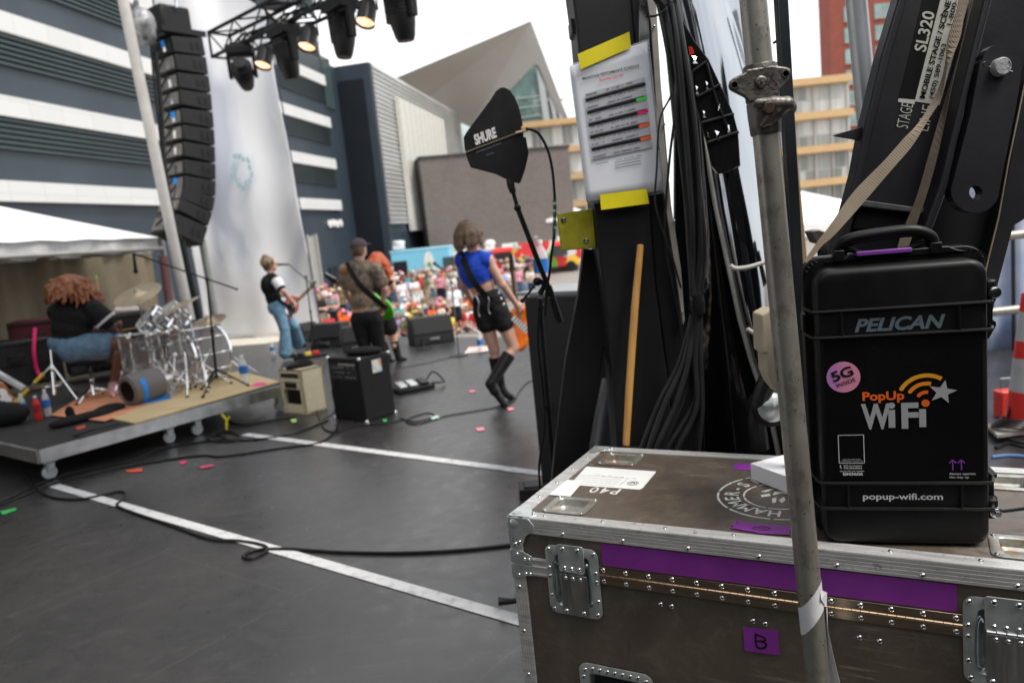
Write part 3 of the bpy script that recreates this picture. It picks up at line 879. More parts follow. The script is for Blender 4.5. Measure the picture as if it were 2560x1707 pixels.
# ---- guitarist with the cap and blotched shirt
y0 = 8.9
J = dict(head=jp(899, 622, y0), hf=V((.45, .88, 0)), neck=jp(898, 654, y0), shL=jp(865, 676, y0 + .02), shR=jp(940, 674, y0 - .04),
         chest=jp(901, 705, y0), waist=jp(908, 748, y0 + .01), pelvis=jp(915, 790, y0), elL=jp(862, 726, y0 + .12), wrL=jp(880, 762, y0 + .35),
         elR=jp(962, 722, y0 - .02), wrR=jp(956, 770, y0 + .14), hipL=jp(897, 800, y0), hipR=jp(936, 800, y0), knL=jp(915, 880, y0 + .05), knR=jp(950, 880, y0 + .06),
         anL=jp(925, 958, y0 + .02), anR=jp(962, 956, y0 + .02), toL=jp(945, 962, y0 + .22), toR=jp(985, 958, y0 + .2), curlR=.9)
base = V((J['anL'].x, y0, 0)); r_, f_, u_ = basis(J)
_, (hr, hf_, hu, HP) = head_prims(J)
parts = [('shirt', top_prims(J, 1.0, .98, .024, .62) + [cut(J['pelvis'] + u_ * .055, -u_)], m_camo, .011),
         ('trousers', leg_prims(J, 1, .98, .014, 1.0) + [cut(J['pelvis'] + u_ * .12, u_)], m_blk, .011),
         ('hair', [elps(HP(0, -.02, .005), V((.082, .095, .085))), caps(HP(-.05, -.06, -.05), HP(.05, -.06, -.05), .03)], m_hbrown, .010),
         ('cap', [elps(HP(0, -.012, .04), V((.09, .108, .085)), rot3(hr, hf_, hu)), elps(HP(0, .125, .045), V((.07, .075, .012)), rot3(hr, hf_, hu)), cut(HP(0, 0, .012), -hu)], M('plum cap cloth', (.075, .05, .062), .85), .009),
         ('shoe', [caps(J['anL'] - Zu * .02, J['toL'], .05, .035)], m_blk, .012), ('shoe', [caps(J['anR'] - Zu * .02, J['toR'], .05, .035)], m_blk, .012)]
capg = finish(J, base, label='person in plum cap and brown blotched short-sleeved shirt, back turned, with a green guitar', h=.010, parts=parts)
eyes(capg, J, base, m_blackp)
strap(J['shL'] - f_ * .05 + u_ * .085 + r_ * .03, jp(966, 772, y0 - .10), -f_ * .17 + u_ * .01, .065, .004, 'guitar_strap', m_blk, capg, base, up=-f_)
m_gr = M('bright green lacquer', (.10, .50, .02), .2, 0, .1, coat=.6)
guitar('electric_guitar', jp(945, 766, y0 + .26), V((-.70, .25, .45)), V((.55, .85, .1)), m_gr, 'bright green electric guitar worn by the person in the plum cap', .95, pg=m_blackp)

# ---- red haired singer
y0 = 10.2
J = dict(head=jp(950, 660, y0), hf=V((.8, .55, 0)), neck=jp(946, 688, y0), shL=jp(926, 700, y0 + .05), shR=jp(972, 700, y0 - .05),
         chest=jp(948, 722, y0), waist=jp(951, 757, y0), pelvis=jp(955, 792, y0), elL=jp(925, 740, y0 + .1), wrL=jp(950, 742, y0 + .25),
         elR=jp(984, 722, y0 + .02), wrR=jp(981, 685, y0 + .16), hipL=jp(946, 800, y0), hipR=jp(968, 800, y0), knL=jp(955, 850, y0 + .08), knR=jp(984, 848, y0 + .05),
         anL=jp(972, 900, y0 + .05), anR=jp(996, 893, y0 + .05), toL=jp(990, 905, y0 + .12), toR=jp(1013, 898, y0 + .1), fdR=V((-.35, .2, .8)), curlR=1.1)
base = V((J['anL'].x, y0, 0)); r_, f_, u_ = basis(J)
parts = [('dress', top_prims(J, .95, .95, .012, 0) + leg_prims(J, .95, .95, .02, .2) + [cut(J['neck'] - u_ * .07, u_)], m_blk, .012),
         ('hair', strands(J, 130, .24, .09, .024, 1.05, True, 5, 1.0, .02), m_hred, .010)]
for kk in 'LR': parts.append(('boot', [caps(J['kn' + kk].lerp(J['an' + kk], .2), J['an' + kk], .058, .046), caps(J['an' + kk] - Zu * .02, J['to' + kk], .045, .03)], m_leather, .012))
singer = finish(J, base, label='person with long bright red hair singing into a hand-held microphone beside the cap wearer', h=.010, parts=parts)
eyes(singer, J, base, m_blackp)
m = MB(); a_ = J['wrR'] + V((-.02, .05, .02)); b_ = a_ + V((-.03, .0, .11))
m.tube([a_, a_.lerp(b_, .7)], [.011, .014], 10); m.ell(b_, .024, n=10, k=7)
tag(m.obj('microphone', m_blackp, loc=a_), 'black hand-held microphone at the red-haired singer\'s mouth', 'microphone')

# ---- bass player with the bun and flared jeans
y0 = 11.5
J = dict(head=jp(675, 662, y0), hf=V((.95, .3, 0)), neck=jp(677, 684, y0), shL=jp(672, 702, y0 + .15), shR=jp(690, 700, y0 - .15),
         chest=jp(673, 715, y0), waist=jp(683, 742, y0), pelvis=jp(692, 768, y0), elL=jp(695, 735, y0 + .2), wrL=jp(728, 742, y0 + .25),
         elR=jp(708, 728, y0 - .22), wrR=jp(729, 752, y0 - .1), hipL=jp(700, 775, y0 + .07), hipR=jp(696, 775, y0 - .07), knL=jp(736, 815, y0 + .12), knR=jp(712, 824, y0 - .08),
         anL=jp(745, 858, y0 + .45), anR=jp(714, 882, y0 - .05), toL=jp(762, 862, y0 + .45), toR=jp(735, 889, y0 - .05), fdR=V((.5, .2, -.7)), curlR=.8)
base = V((J['anR'].x, y0, 0)); r_, f_, u_ = basis(J)
_, (hr, hf_, hu, HP) = head_prims(J)
jeans = leg_prims(J, 1, 1.0, .016, .99, .045) + [cut(J['pelvis'] + u_ * .12, u_)]
sl = [caps(J['shR'] + (J['elR'] - J['shR']) * .05, J['shR'].lerp(J['elR'], .55), .080, .076)]
parts = [('shirt', top_prims(J, 1.0, 1.0, .016, .62) + [cut(J['pelvis'] + u_ * .06, -u_)], m_blk, .011), ('jeans', jeans, m_jeans, .012), ('sleeve_panel', sl + [cut(J['shR'] + V((0, .02, 0)), (0, 1, 0))], m_whitec, .010),
         ('hair', [elps(HP(0, -.02, .02), V((.088, .10, .095))), elps(HP(0, -.05, .12), V((.055, .055, .045))), caps(HP(0, -.08, -.02), HP(0, -.07, -.08), .035, .02)] + strands(J, 30, .07, .02, .018, 1, True, 9), m_hblond, .009),
         ('shoe', [caps(J['anR'] - Zu * .03, J['toR'], .055, .04)], m_leather, .012), ('shoe', [caps(J['anL'] - Zu * .03, J['toL'], .055, .04)], m_leather, .012)]
bun = finish(J, base, label='person with hair bun, black white-sleeved shirt and flared jeans, leaning back beside the banner', h=.010, parts=parts)
eyes(bun, J, base, m_blackp)
strap(J['shL'] + V((0, 0, .06)), jp(735, 775, y0 - .1), V((-.02, -.16, -.05)), .05, .004, 'guitar_strap', m_blk, bun, base, up=(0, -1, 0))
m_rd = M('cherry lacquer', (.22, .010, .012), .25, 0, .05, coat=.5)
guitar('electric_bass', jp(722, 770, y0 + .06) , V((.30, .85, .35)), V((.9, -.35, .1)), m_rd, 'dark cherry red electric bass worn by the person in flared jeans', 1.0, pg=m_blackp)

m = MB(); m.prism([(0, 0), (.09, .01), (.10, -.12), (.13, -.33), (.04, -.36), (.02, -.16)], .025, frame_mat(jp(684, 772, 11.64), (1, 0, 0), z=Zu) @ Matrix.Rotation(rad(90), 4, 'X'))
tag(m.obj('cloth', M('red towel', (.55, .015, .02), .9), loc=jp(684, 772, 11.64), bevel=.008), 'red cloth hanging from the back pocket of the flared jeans', 'cloth')

p_ = jp(1283, 794, 6.98); q_ = jp(1318, 828, 6.98)
m = MB(); m.bar(p_, q_, .055, .006, up=(0, -1, 0)); o = tag(m.obj('strap_tail', m_white, loc=p_), 'black and white striped strap end crossing the orange guitar', 'strap')
m = MB()
for k_ in range(6): c_ = p_.lerp(q_, (k_ + .6) / 6.4); m.bar(c_, c_ + (q_ - p_) * .06, .058, .009, up=(0, -1, 0))
m.obj('black_stripe', m_blackp, o, world=True)
# ---- drummer on the throne
y0 = 8.15
J = dict(head=jp(182, 720, y0), hf=V((.75, .60, -.1)), neck=jp(178, 752, y0), shL=jp(145, 780, y0 + .12), shR=jp(232, 772, y0 - .06),
         chest=jp(186, 790, y0), waist=jp(180, 822, y0 - .02), pelvis=jp(178, 858, y0 - .02), elL=jp(220, 825, y0 + .35), wrL=jp(282, 815, y0 + .5),
         elR=jp(272, 808, y0 - .02), wrR=jp(290, 828, y0 + .22), hipL=jp(195, 868, y0 + .12), hipR=jp(185, 872, y0 - .1), knL=jp(365, 868, y0 + .25), knR=jp(305, 858, y0 - .02),
         anL=jp(370, 935, y0 + .35), anR=jp(283, 955, y0 - .05), toL=jp(395, 945, y0 + .4), toR=jp(283, 985, y0 - .2), curlR=1.0, curlL=1.0)
base = V((J['pelvis'].x, y0, .28)); r_, f_, u_ = basis(J); g = 1.5
parts = [('shirt', top_prims(J, 1.04, 1.50, .025, .72) + [cut(J['pelvis'] + u_ * .06, -u_)], m_blk, .012),
         ('denim_shorts', leg_prims(J, 1.03, 1.44, .02, .27) + [cut(J['pelvis'] + u_ * .13, u_)], m_jean2, .012),
         ('hair', strands(J, 280, .21, .15, .018, .98, False, 11, 1.0, .05), m_hcurl, .010)]
for kk in 'LR': parts.append(('shoe', [caps(J['an' + kk] - Zu * .03, J['to' + kk], .052, .04)], M('pale pink shoe', (.60, .30, .32), .6) if kk == 'L' else bpy.data.materials['pale pink shoe'], .012))
drummer = finish(J, base, label='seated drummer with big curly auburn hair, black shirt and denim shorts, back to the camera', skin=m_skin3, g=1.38, h=.011, parts=parts)
eyes(drummer, J, base, m_blackp)
m = MB(); a_, b_ = J['shR'].lerp(J['elR'], .74) - base, J['shR'].lerp(J['elR'], .86) - base; m.tube([a_, b_], [.122, .112], 24, cap=False); m.obj('sleeve_cuff', m_whitec, drummer, solid=.008)
m = MB(); m.tube([J['wrR'] + V((.05, .05, .0)), J['wrR'] + V((.42, .2, .02))], [.008, .006], 8)
tag(m.obj('drum_stick', m_wood, loc=J['wrR']), 'wooden drum stick in the right hand of the seated drummer', 'drum stick')

# ================================================================== CROWD
def atx(px, yy, z):
    k = (px - 1280) / FOC; d0 = V((0, yy, z - EYE)); return (k * d0.dot(Fv) - d0.dot(Rv)) / Rv.x
def base_pose(sh=1.0):
    X = lambda x, y, z: V((x, y, z))
    return dict(head=X(0, .03, 1.60), hf=V((0, 1, 0)), neck=X(0, 0, 1.45), chest=X(0, 0, 1.29), waist=X(0, 0, 1.08), pelvis=X(0, 0, .95),
                shL=X(-.18, 0, 1.40), shR=X(.18, 0, 1.40), elL=X(-.24, -.02, 1.11), elR=X(.24, -.02, 1.11), wrL=X(-.25, .07, .87), wrR=X(.25, .07, .87),
                hipL=X(-.09, 0, .9), hipR=X(.09, 0, .9), knL=X(-.11, .03, .49), knR=X(.11, .03, .49), anL=X(-.12, -.02, .08), anR=X(.12, -.02, .08), toL=X(-.14, .16, .035), toR=X(.14, .16, .035))
poses = {}
J = base_pose(); poses['standing'] = J
J = base_pose(); J.update(elL=V((-.25, .05, 1.13)), elR=V((.25, .05, 1.13)), wrL=V((.08, .24, 1.16)), wrR=V((-.10, .22, 1.10))); poses['standing with crossed arms'] = J
J = base_pose(); J.update(elL=V((-.25, .18, 1.28)), elR=V((.25, .18, 1.28)), wrL=V((-.08, .32, 1.50)), wrR=V((.08, .32, 1.50))); poses['holding up a phone'] = J
J = base_pose(); J.update(elR=V((.27, .08, 1.62)), wrR=V((.25, .1, 1.86)), elL=V((-.25, .1, 1.15)), wrL=V((-.15, .26, 1.05))); poses['raising one arm'] = J
J = base_pose()
for k_ in list(J):
    if k_ != 'hf' and J[k_].z > .85: J[k_] = J[k_] + V((0, 0, -.80))
J.update(knL=V((-.26, .34, .28)), knR=V((.26, .34, .28)), anL=V((.05, .40, .08)), anR=V((-.05, .46, .08)), toL=V((.18, .42, .05)), toR=V((-.18, .48, .05)),
         elL=V((-.25, .1, .36)), elR=V((.25, .1, .36)), wrL=V((-.12, .3, .32)), wrR=V((.12, .3, .32))); poses['sitting on the ground'] = J
tops = {'white T-shirt': (.78, .78, .78), 'orange T-shirt': (.75, .12, .02), 'black T-shirt': (.015, .015, .017), 'teal shirt': (.05, .38, .38), 'navy shirt': (.02, .03, .12), 'pink top': (.75, .32, .40),
        'yellow top': (.75, .55, .08), 'grey shirt': (.22, .22, .23), 'red shirt': (.5, .03, .03), 'lavender shirt': (.45, .40, .62), 'cream shirt': (.65, .6, .5), 'light blue shirt': (.3, .45, .65), 'olive shirt': (.13, .13, .06)}
bottoms = {'black shorts': (.015, .015, .018), 'blue jeans': (.06, .11, .2), 'khaki shorts': (.38, .3, .2), 'navy shorts': (.02, .03, .07), 'white shorts': (.7, .7, .68), 'denim shorts': (.2, .3, .4)}
hats = {'sun hat': (.6, .5, .34), 'white cap': (.78, .78, .76), 'pink hat': (.75, .25, .35), 'dark hair': None, 'brown hair': None, 'blond hair': None}
TM = {k: M('cloth ' + k, c, .85, 0, .12, 14, bump=.2, bs=120) for k, c in list(tops.items()) + list(bottoms.items())}
HM = {k: (M('hat ' + k, c, .8) if c else {'dark hair': m_hblack, 'brown hair': m_hbrown, 'blond hair': m_hblond}[k]) for k, c in hats.items()}
m_shoe = M('canvas shoe', (.5, .5, .5), .7)
proto = {}
def make_crowd(pose, hat):
    J = poses[pose]; r, f, u = basis(J)
    _, (hr, hf_, hu, HP) = head_prims(J)
    o = solid('person', body_prims(J, 1, 1.0, True, True), m_skin, h=.020, k=.022)
    solid('shirt', top_prims(J, 1, 1.05, .022, .6) + [cut(J['pelvis'] + u * .0, -u)], m_whitec, o, h=.022)
    if 'sitting' in pose: bt = leg_prims(J, 1, 1.05, .018, .42)
    else: bt = leg_prims(J, 1, 1.0, .02, .44)
    solid('shorts', bt + [cut(J['pelvis'] + u * .10, u)], m_blk, o, h=.022)
    for k_ in 'LR': solid('shoe', [caps(J['an' + k_] - V((0, 0, .02)), J['to' + k_], .045, .035)], m_shoe, o, h=.022)
    if 'hat' in hat:
        solid('hair', [elps(HP(0, -.02, .02), V((.085, .10, .09)))], m_hbrown, o, h=.02)
        m = MB(); m.lathe([(.19, .0), (.19, .006), (.10, .016), (.09, .09), (.06, .115), (0, .12)], frame_mat(HP(0, -.01, .05), hr, z=hu), 18); m.obj('hat', m_whitec, o)
    elif 'cap' in hat:
        solid('hair', [elps(HP(0, -.02, .01), V((.083, .098, .085)))], m_hbrown, o, h=.02)
        solid('hat', [elps(HP(0, -.01, .045), V((.092, .108, .08))), elps(HP(0, .12, .045), V((.065, .07, .014))), cut(HP(0, 0, .02), -hu)], m_whitec, o, h=.016)
    else: solid('hair', [elps(HP(0, -.022, .03), V((.09, .102, .092)))] + (strands(J, 24, .2, .04, .028, 1, True, 4) if 'blond' in hat or 'brown' in hat else []), m_hbrown, o, h=.02)
    e = MB()
    for sx in (-1, 1): e.ell(HP(sx * .032, .083, .01), .013, n=6, k=4)
    e.obj('eyes', m_blackp, o)
    return o
used_labels = set(); used_proto = {}
def setmat(o, m):
    sl_ = o.material_slots[0]; sl_.link = 'OBJECT'; sl_.material = m
def crowd(px, yy, pose, top, bot, hat, place, skin=None, yaw=None, sc=1.0, z=None):
    label = 'person in %s and %s with %s, %s %s' % (top, bot, hat, pose, place)
    if len(label.split()) > 16: label = 'person in %s, %s, %s, %s %s' % (top, bot, hat, pose, place)
    if len(label.split()) > 16: label = 'person in %s, %s, %s, %s' % (top, bot, hat, pose)
    label = ' '.join(label.split()[:16])
    key = (pose, 'hat' if 'hat' in hat else 'cap' if 'cap' in hat else 'long' if hat != 'dark hair' else 'short')
    if key not in used_proto: o = make_crowd(pose, hat); used_proto[key] = o
    else: o = copy_tree(used_proto[key])
    zz = GZ if z is None else z
    x = atx(px, yy, zz + (1.5 if 'sit' not in pose else .7))
    o.location = (x, yy, zz)
    rn = random.Random(int(px * 7 + yy * 13))
    tgt = math.atan2(x - (-1.5), yy - 9) + math.pi
    o.rotation_euler = (0, 0, -(tgt) + rn.uniform(-.45, .45) if yaw is None else yaw)
    o.scale = (sc, sc, sc)
    setmat(o, skin or rn.choice([m_skin, m_skin, m_skin2, m_skin3]))
    for ch in kids(o):
        b_ = ch.name.split('.')[0]
        if b_ == 'shirt': setmat(ch, TM[top])
        elif b_ == 'shorts': setmat(ch, TM[bot])
        elif b_ == 'hat': setmat(ch, HM[hat])
        elif b_ == 'hair' and hats.get(hat) is None: setmat(ch, HM[hat])
    tag(o, label, 'person', 'people in the audience watching the band')
    return o, label
rn = random.Random(21)
names_t, names_b, names_h = list(tops), list(bottoms), list(hats)
w_t = [4, 4, 3, 2, 2, 3, 2, 2, 4, 1.5, 2, 2, 1]
def unique(px, yy, pose_list, places, **k):
    for _ in range(400):
        p_ = rn.choice(pose_list); t_ = rn.choices(names_t, w_t)[0]; b_ = rn.choice(names_b); h_ = rn.choice(names_h)
        key = (p_, t_, b_, h_)
        if key in used_labels: continue
        used_labels.add(key)
        return crowd(px, yy, p_, t_, b_, h_, places, **k)
S_ = ['standing', 'standing', 'standing with crossed arms', 'holding up a phone', 'raising one arm']
# people one can single out in the photograph
crowd(1045, 43, 'standing', 'orange T-shirt', 'navy shorts', 'dark hair', 'by the blue truck', m_skin2)
crowd(1096, 43.5, 'standing', 'orange T-shirt', 'black shorts', 'sun hat', 'by the truck', m_skin)
crowd(1134, 27.5, 'standing', 'white T-shirt', 'black shorts', 'white cap', 'near the stage', m_skin, sc=1.05)
crowd(1002, 36, 'standing', 'white T-shirt', 'denim shorts', 'dark hair', 'behind seated people', m_skin)
crowd(1120, 43, 'standing', 'white T-shirt', 'blue jeans', 'pink hat', 'at the back', m_skin2)
crowd(1022, 42.5, 'standing', 'teal shirt', 'khaki shorts', 'brown hair', 'at the back', m_skin)
crowd(1068, 45, 'standing', 'navy shirt', 'blue jeans', 'dark hair', 'at the back', m_skin2)
crowd(1082, 42, 'standing', 'white T-shirt', 'white shorts', 'dark hair', 'at the back', m_skin)
crowd(797, 31, 'standing with crossed arms', 'black T-shirt', 'khaki shorts', 'blond hair', 'left of the crowd', m_skin)
crowd(826, 31.5, 'standing with crossed arms', 'grey shirt', 'black shorts', 'white cap', 'left of the crowd', m_skin)
crowd(866, 26, 'sitting on the ground', 'pink top', 'black shorts', 'dark hair', 'front left', m_skin)
crowd(1030, 31, 'sitting on the ground', 'yellow top', 'denim shorts', 'brown hair', 'near the stage', m_skin)
crowd(1096, 30.5, 'sitting on the ground', 'cream shirt', 'blue jeans', 'pink hat', 'near the stage', m_skin)
crowd(1074, 31.5, 'sitting on the ground', 'navy shirt', 'black shorts', 'dark hair', 'near the stage', m_skin)
crowd(2512, 14.0, 'standing', 'light blue shirt', 'black shorts', 'dark hair', 'behind the steel barrier', m_skin)
for px in range(748, 872, 14): unique(px + rn.uniform(-6, 6), rn.uniform(33, 40), S_, 'at the left side')
for px in range(955, 1175, 11): unique(px + rn.uniform(-6, 6), rn.uniform(44.5, 47), S_, 'in the back row')
for px in range(960, 1180, 17): unique(px + rn.uniform(-6, 6), rn.uniform(37, 40), S_[:3], 'in the middle row')
for px in range(826, 1190, 17): unique(px + rn.uniform(-6, 6), rn.uniform(30, 35), ['sitting on the ground'], 'among the seated rows')
for px in range(950, 1200, 24): unique(px + rn.uniform(-6, 6), rn.uniform(25.5, 28.5), ['sitting on the ground'], 'in the front row')
for px in range(1180, 1370, 10): unique(px + rn.uniform(-5, 5), rn.uniform(46, 52), S_, 'by the red truck')
for px in range(1190, 1370, 12): unique(px + rn.uniform(-5, 5), rn.uniform(36, 43), S_[:3], 'right of the crowd')
# ================================================================== VEHICLES AND TENTS BEHIND THE CROWD
def wheel(par, x, y, r=.42):
    T = Matrix.Translation((x, y, r)) @ Matrix.Rotation(rad(90), 4, 'X')
    m = MB(); m.lathe([(r * .55, -.12), (r * .95, -.12), (r, -.07), (r, .07), (r * .95, .12), (r * .55, .12)], T, 22); w_ = m.obj('wheel', m_rubber, par)
    m = MB(); m.lathe([(.04, .10), (r * .5, .08), (r * .58, .12), (r * .58, -.12), (.02, -.10)], T, 18); m.obj('rim', m_alu, w_)
def truck(px0, px1, ptop, yy, mat, label, extras):
    a = PY(px0, ptop, yy); L = (px1 - px0) / FOC * yy * 1.01; H = a.z - GZ
    e = empty('food_truck', loc=(a.x, yy, GZ), label=label, cat='food truck')
    m = MB(); m.box((L / 2, 1.2, H / 2 + .22), (L, 2.4, H - .44)); m.obj('body', mat, e, bevel=.12, seg=3)
    wheel(e, .9, .1); wheel(e, L - .9, .1)
    extras(e, L, H); return e
m_sky = M('pale blue vehicle paint', (.22, .60, .80), .35, 0, .05, .4)
def ex1(e, L, H):
    m = MB(); m.box((.62, -.03, 1.25), (.95, .08, 1.9)); m.obj('doorway', m_blackm, e)
    T = Matrix.Translation((2.6, -.02, 1.75)) @ Matrix.Rotation(rad(90), 4, 'X') @ Matrix.Scale(.38, 4, (1, 0, 0))
    m = MB(); m.lathe([(0, 0), (.95, 0), (.95, .02), (0, .021)], T, 30); lg = m.obj('oval_emblem', m_white, e)
    m = MB()
    for k_ in range(5):
        a = rad(90 + 35 * (k_ - 2)); m.prism([(0, 0), (.16 * math.cos(a) - .07 * math.sin(a), .3 * math.sin(a)), (.42 * math.cos(a), .42 * math.sin(a)), (.16 * math.cos(a) + .07, .3 * math.sin(a) - .05)], .01, Matrix.Translation((2.6, -.045, 1.6)) @ Matrix.Rotation(rad(90), 4, 'X'))
    m.obj('leaf_mark', M('leaf green', (.08, .38, .08), .6), lg)
    m = MB(); m.box((3.95, -.03, 1.75), (.75, .08, .85)); w_ = m.obj('window', m_glass, e)
    m = MB(); m.box((4.75, -.03, 1.65), (.28, .08, 1.0)); m.obj('window', m_glass, e)
    m = MB(); m.box((3.95, -.08, 1.28), (.9, .16, .06)); m.obj('shelf', m_alu, e)
    m = MB(); m.box((.55, .8, H + .25), (.75, .8, .3)); m.lathe([(.36, 0), (.46, .12), (.46, .3), (.2, .36)], Matrix.Translation((.55, .8, H + .35)), 18); m.obj('roof_vent', m_white, e, bevel=.03)
    m = MB(); m.box((L / 2, 1.2, H - .04), (L + .06, 2.46, .14)); m.obj('roof_trim', M('lighter blue trim', (.35, .68, .84), .4), e, bevel=.03)
truck(974, 1122, 630, 52, m_sky, 'pale blue food truck with a white oval emblem, behind the standing audience', ex1)
def splash(name, seed, cols, sc=1.3):
    t = NT(name); v = t.vec(loc=(seed, seed * 2, 0))
    vo = t.n('ShaderNodeTexVoronoi', Vector=t.n('ShaderNodeMixRGB', {'blend_type': 'ADD'}, Fac=.6, Color1=v, Color2=t.n('ShaderNodeTexNoise', Vector=v, Scale=1.4, Detail=3.0).outputs[1]), Scale=sc)
    s_ = t.n('ShaderNodeSeparateColor', Color=vo.outputs['Color'])
    st = [(i / len(cols), c) for i, c in enumerate(cols)]
    r = t.ramp(s_.outputs[0], st); r.color_ramp.interpolation = 'CONSTANT'
    t.out(base=r, rough=.45); return t.mat
R_, O_, Y_, G_, W_, D_ = (.62, .03, .03), (.80, .20, .02), (.85, .52, .05), (.20, .45, .06), (.75, .72, .68), (.25, .03, .03)
def ex2(e, L, H):
    m = MB(); m.box((L * .55, -.04, 1.75), (L * .42, .1, .95)); w_ = m.obj('serving_window', m_glass, e)
    m = MB(); m.slab([V((L * .32, -.05, 2.3)), V((L * .8, -.05, 2.3)), V((L * .8, -.95, 2.05)), V((L * .32, -.95, 2.05))], (0, 0, .05)); m.obj('awning', M('red awning', R_, .8), e)
    m = MB(); m.box((L * .25, 1.2, H + .18), (.7, .7, .36)); m.lathe([(.35, 0), (.45, .15), (.3, .4), (0, .45)], Matrix.Translation((L * .25, 1.2, H + .3)), 14); m.obj('roof_vent', m_white, e)
    m = MB(); m.box((L * .75, 1.0, H + .16), (1.2, .9, .32)); m.obj('roof_unit', m_white, e, bevel=.04)
    m = MB(); m.box((L / 2, 1.2, H - .02), (L + .08, 2.46, .16)); m.obj('roof_trim', M('pale grey trim', (.5, .5, .5), .5), e, bevel=.03)
truck(1124, 1196, 640, 54, splash('orange artwork paint', 1, [O_, Y_, R_, O_, W_]), 'orange and yellow painted food truck directly right of the pale blue one', ex2)
truck(1200, 1300, 628, 55, splash('red artwork paint', 4, [R_, O_, R_, D_, Y_, O_]), 'red and orange painted food truck with white roof vent behind the right of the audience', ex2)
truck(1302, 1450, 612, 57, splash('red green artwork paint', 7, [R_, R_, G_, Y_, W_, R_]), 'red food truck with green and yellow artwork, farthest right beside the yellow plate', ex2)
# melon shaped sign above the last truck
p_ = PY(1335, 622, 55.5)
e = empty('round_sign', loc=(p_.x, p_.y, GZ), label='half round melon coloured sign board on a post above the red food truck', cat='sign')
m = MB(); m.box((0, .1, (p_.z - GZ) / 2), (.12, .12, p_.z - GZ)); m.obj('post', m_alu, e)
for r_0, mt, z_ in ((1.5, M('rind green', (.2, .5, .1), .6), 0), (1.32, m_white, .03), (1.18, M('melon red', (.7, .05, .05), .6), .06)):
    m = MB(); m.prism([(x, y) for x, y in circ(r_0, 20, a0=180, a1=360)], .03, Matrix.Translation((0, -.05 - z_, p_.z - GZ + .5)) @ Matrix.Rotation(rad(90), 4, 'X')); m.obj('sign_board', mt, e)

# crowd control barrier on the left
def barrier(a, b, hgt, label, name='crowd_barrier'):
    a, b = V(a), V(b); e = empty(name, loc=a, label=label, cat='barrier'); d = (b - a); L = d.length; d.normalize()
    T = frame_mat(V((0, 0, 0)), d, z=Zu); m = MB()
    m.tube([T @ V((0, 0, .2)), T @ V((0, 0, hgt)), T @ V((L, 0, hgt)), T @ V((L, 0, .2))], .022, 8); m.tube([T @ V((0, 0, .25)), T @ V((L, 0, .25))], .018, 8); m.obj('rail', m_alu, e)
    m = MB(); n_ = int(L / .13)
    for i in range(1, n_): m.tube([T @ V((i * L / n_, 0, .25)), T @ V((i * L / n_, 0, hgt))], .008, 6)
    m.obj('bars', m_alu, e)
    for x_ in (.3, L - .3):
        m = MB(); m.bar(T @ V((x_, -.3, .02)), T @ V((x_, .3, .02)), .05, .03); m.bar(T @ V((x_, 0, .02)), T @ V((x_, 0, .25)), .04, .03); m.obj('foot', m_alu, e)
    return e
for i in range(3):
    a_ = V((atx(745 + i * 42, 41, GZ), 41, GZ)); b_ = V((atx(745 + (i + 1) * 42 - 3, 41, GZ), 41, GZ))
    barrier(a_, b_, 1.15, ['steel crowd barrier at the foot of the striped building, nearest the banner', 'steel crowd barrier behind the left of the audience, middle of three', 'steel crowd barrier partly behind the cap wearer, right one of three'][i])

# ------------------------------------------------------------------ marquee on the left
E1 = D(408, 621, 12.3); E0 = D(0, 642, 8.6); ze = (E0.z + E1.z) / 2; E1.z = ze
ed = E0 - E1; ed.z = 0; ed.normalize(); pd = V((-ed.y, ed.x, 0))
if pd.x > 0: pd = -pd
TW = 7.0
tent = empty('marquee', loc=(E1.x, E1.y, GZ), label='white peaked marquee with scalloped valance and tan side curtain, left behind the drums', cat='tent')
t = NT('marquee canvas'); nz_ = t.noise(1.4, t.vec(), 4)
t.out(base=t.ramp(nz_, [(.3, (.84, .84, .84)), (.7, (.90, .90, .89))]), rough=.6, normal=t.bump(nz_, .4, .08)); m_canvas = t.mat
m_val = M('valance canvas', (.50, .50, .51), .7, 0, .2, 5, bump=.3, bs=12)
c0, c1, c2, c3 = E1, E1 + ed * TW, E1 + ed * TW + pd * TW, E1 + pd * TW
topc = (c0 + c2) / 2; topc.z = ze + .17 + 1.55
m = MB(); zz = V((0, 0, .17))
for a, b in ((c0, c1), (c1, c2), (c2, c3), (c3, c0)):
    n = 14
    def fn(u, w, a=a, b=b):
        p = a.lerp(b, u).lerp(topc, w) + zz * (1 - w); sag = math.sin(math.pi * w) * .10 * (1 - .5 * abs(2 * u - 1)); p.z -= sag + .01 * math.sin(u * 40) * (1 - w); return p
    m.grid(fn, n, n)
m.obj('roof', m_canvas, tent, world=True)
m = MB()
for a, b in ((c0, c1), (c1, c2), (c3, c0)):
    n = 70; o_ = (b - a).normalized(); o_ = V((o_.y, -o_.x, 0)) * .02
    vs = []
    for i in range(n + 1):
        u = i / n; p = a.lerp(b, u); w = .035 * math.sin(u * 55) + .02 * math.sin(u * 23)
        vs.append(p + zz + o_ * 2); vs.append(p + zz * .4 + o_ * (2 + w * 20)); vs.append(p + V((0, 0, -.10 * abs(math.sin(u * math.pi * TW / .95)) ** .35 + .05)) + o_ * (2 + w * 35))
    b_ = len(m.v); m.add(vs, [(i * 3 + k_, i * 3 + 3 + k_, i * 3 + 4 + k_, i * 3 + 1 + k_) for i in range(n) for k_ in (0, 1)])
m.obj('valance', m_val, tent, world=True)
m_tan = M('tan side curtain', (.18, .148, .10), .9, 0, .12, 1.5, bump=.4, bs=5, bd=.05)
m = MB()
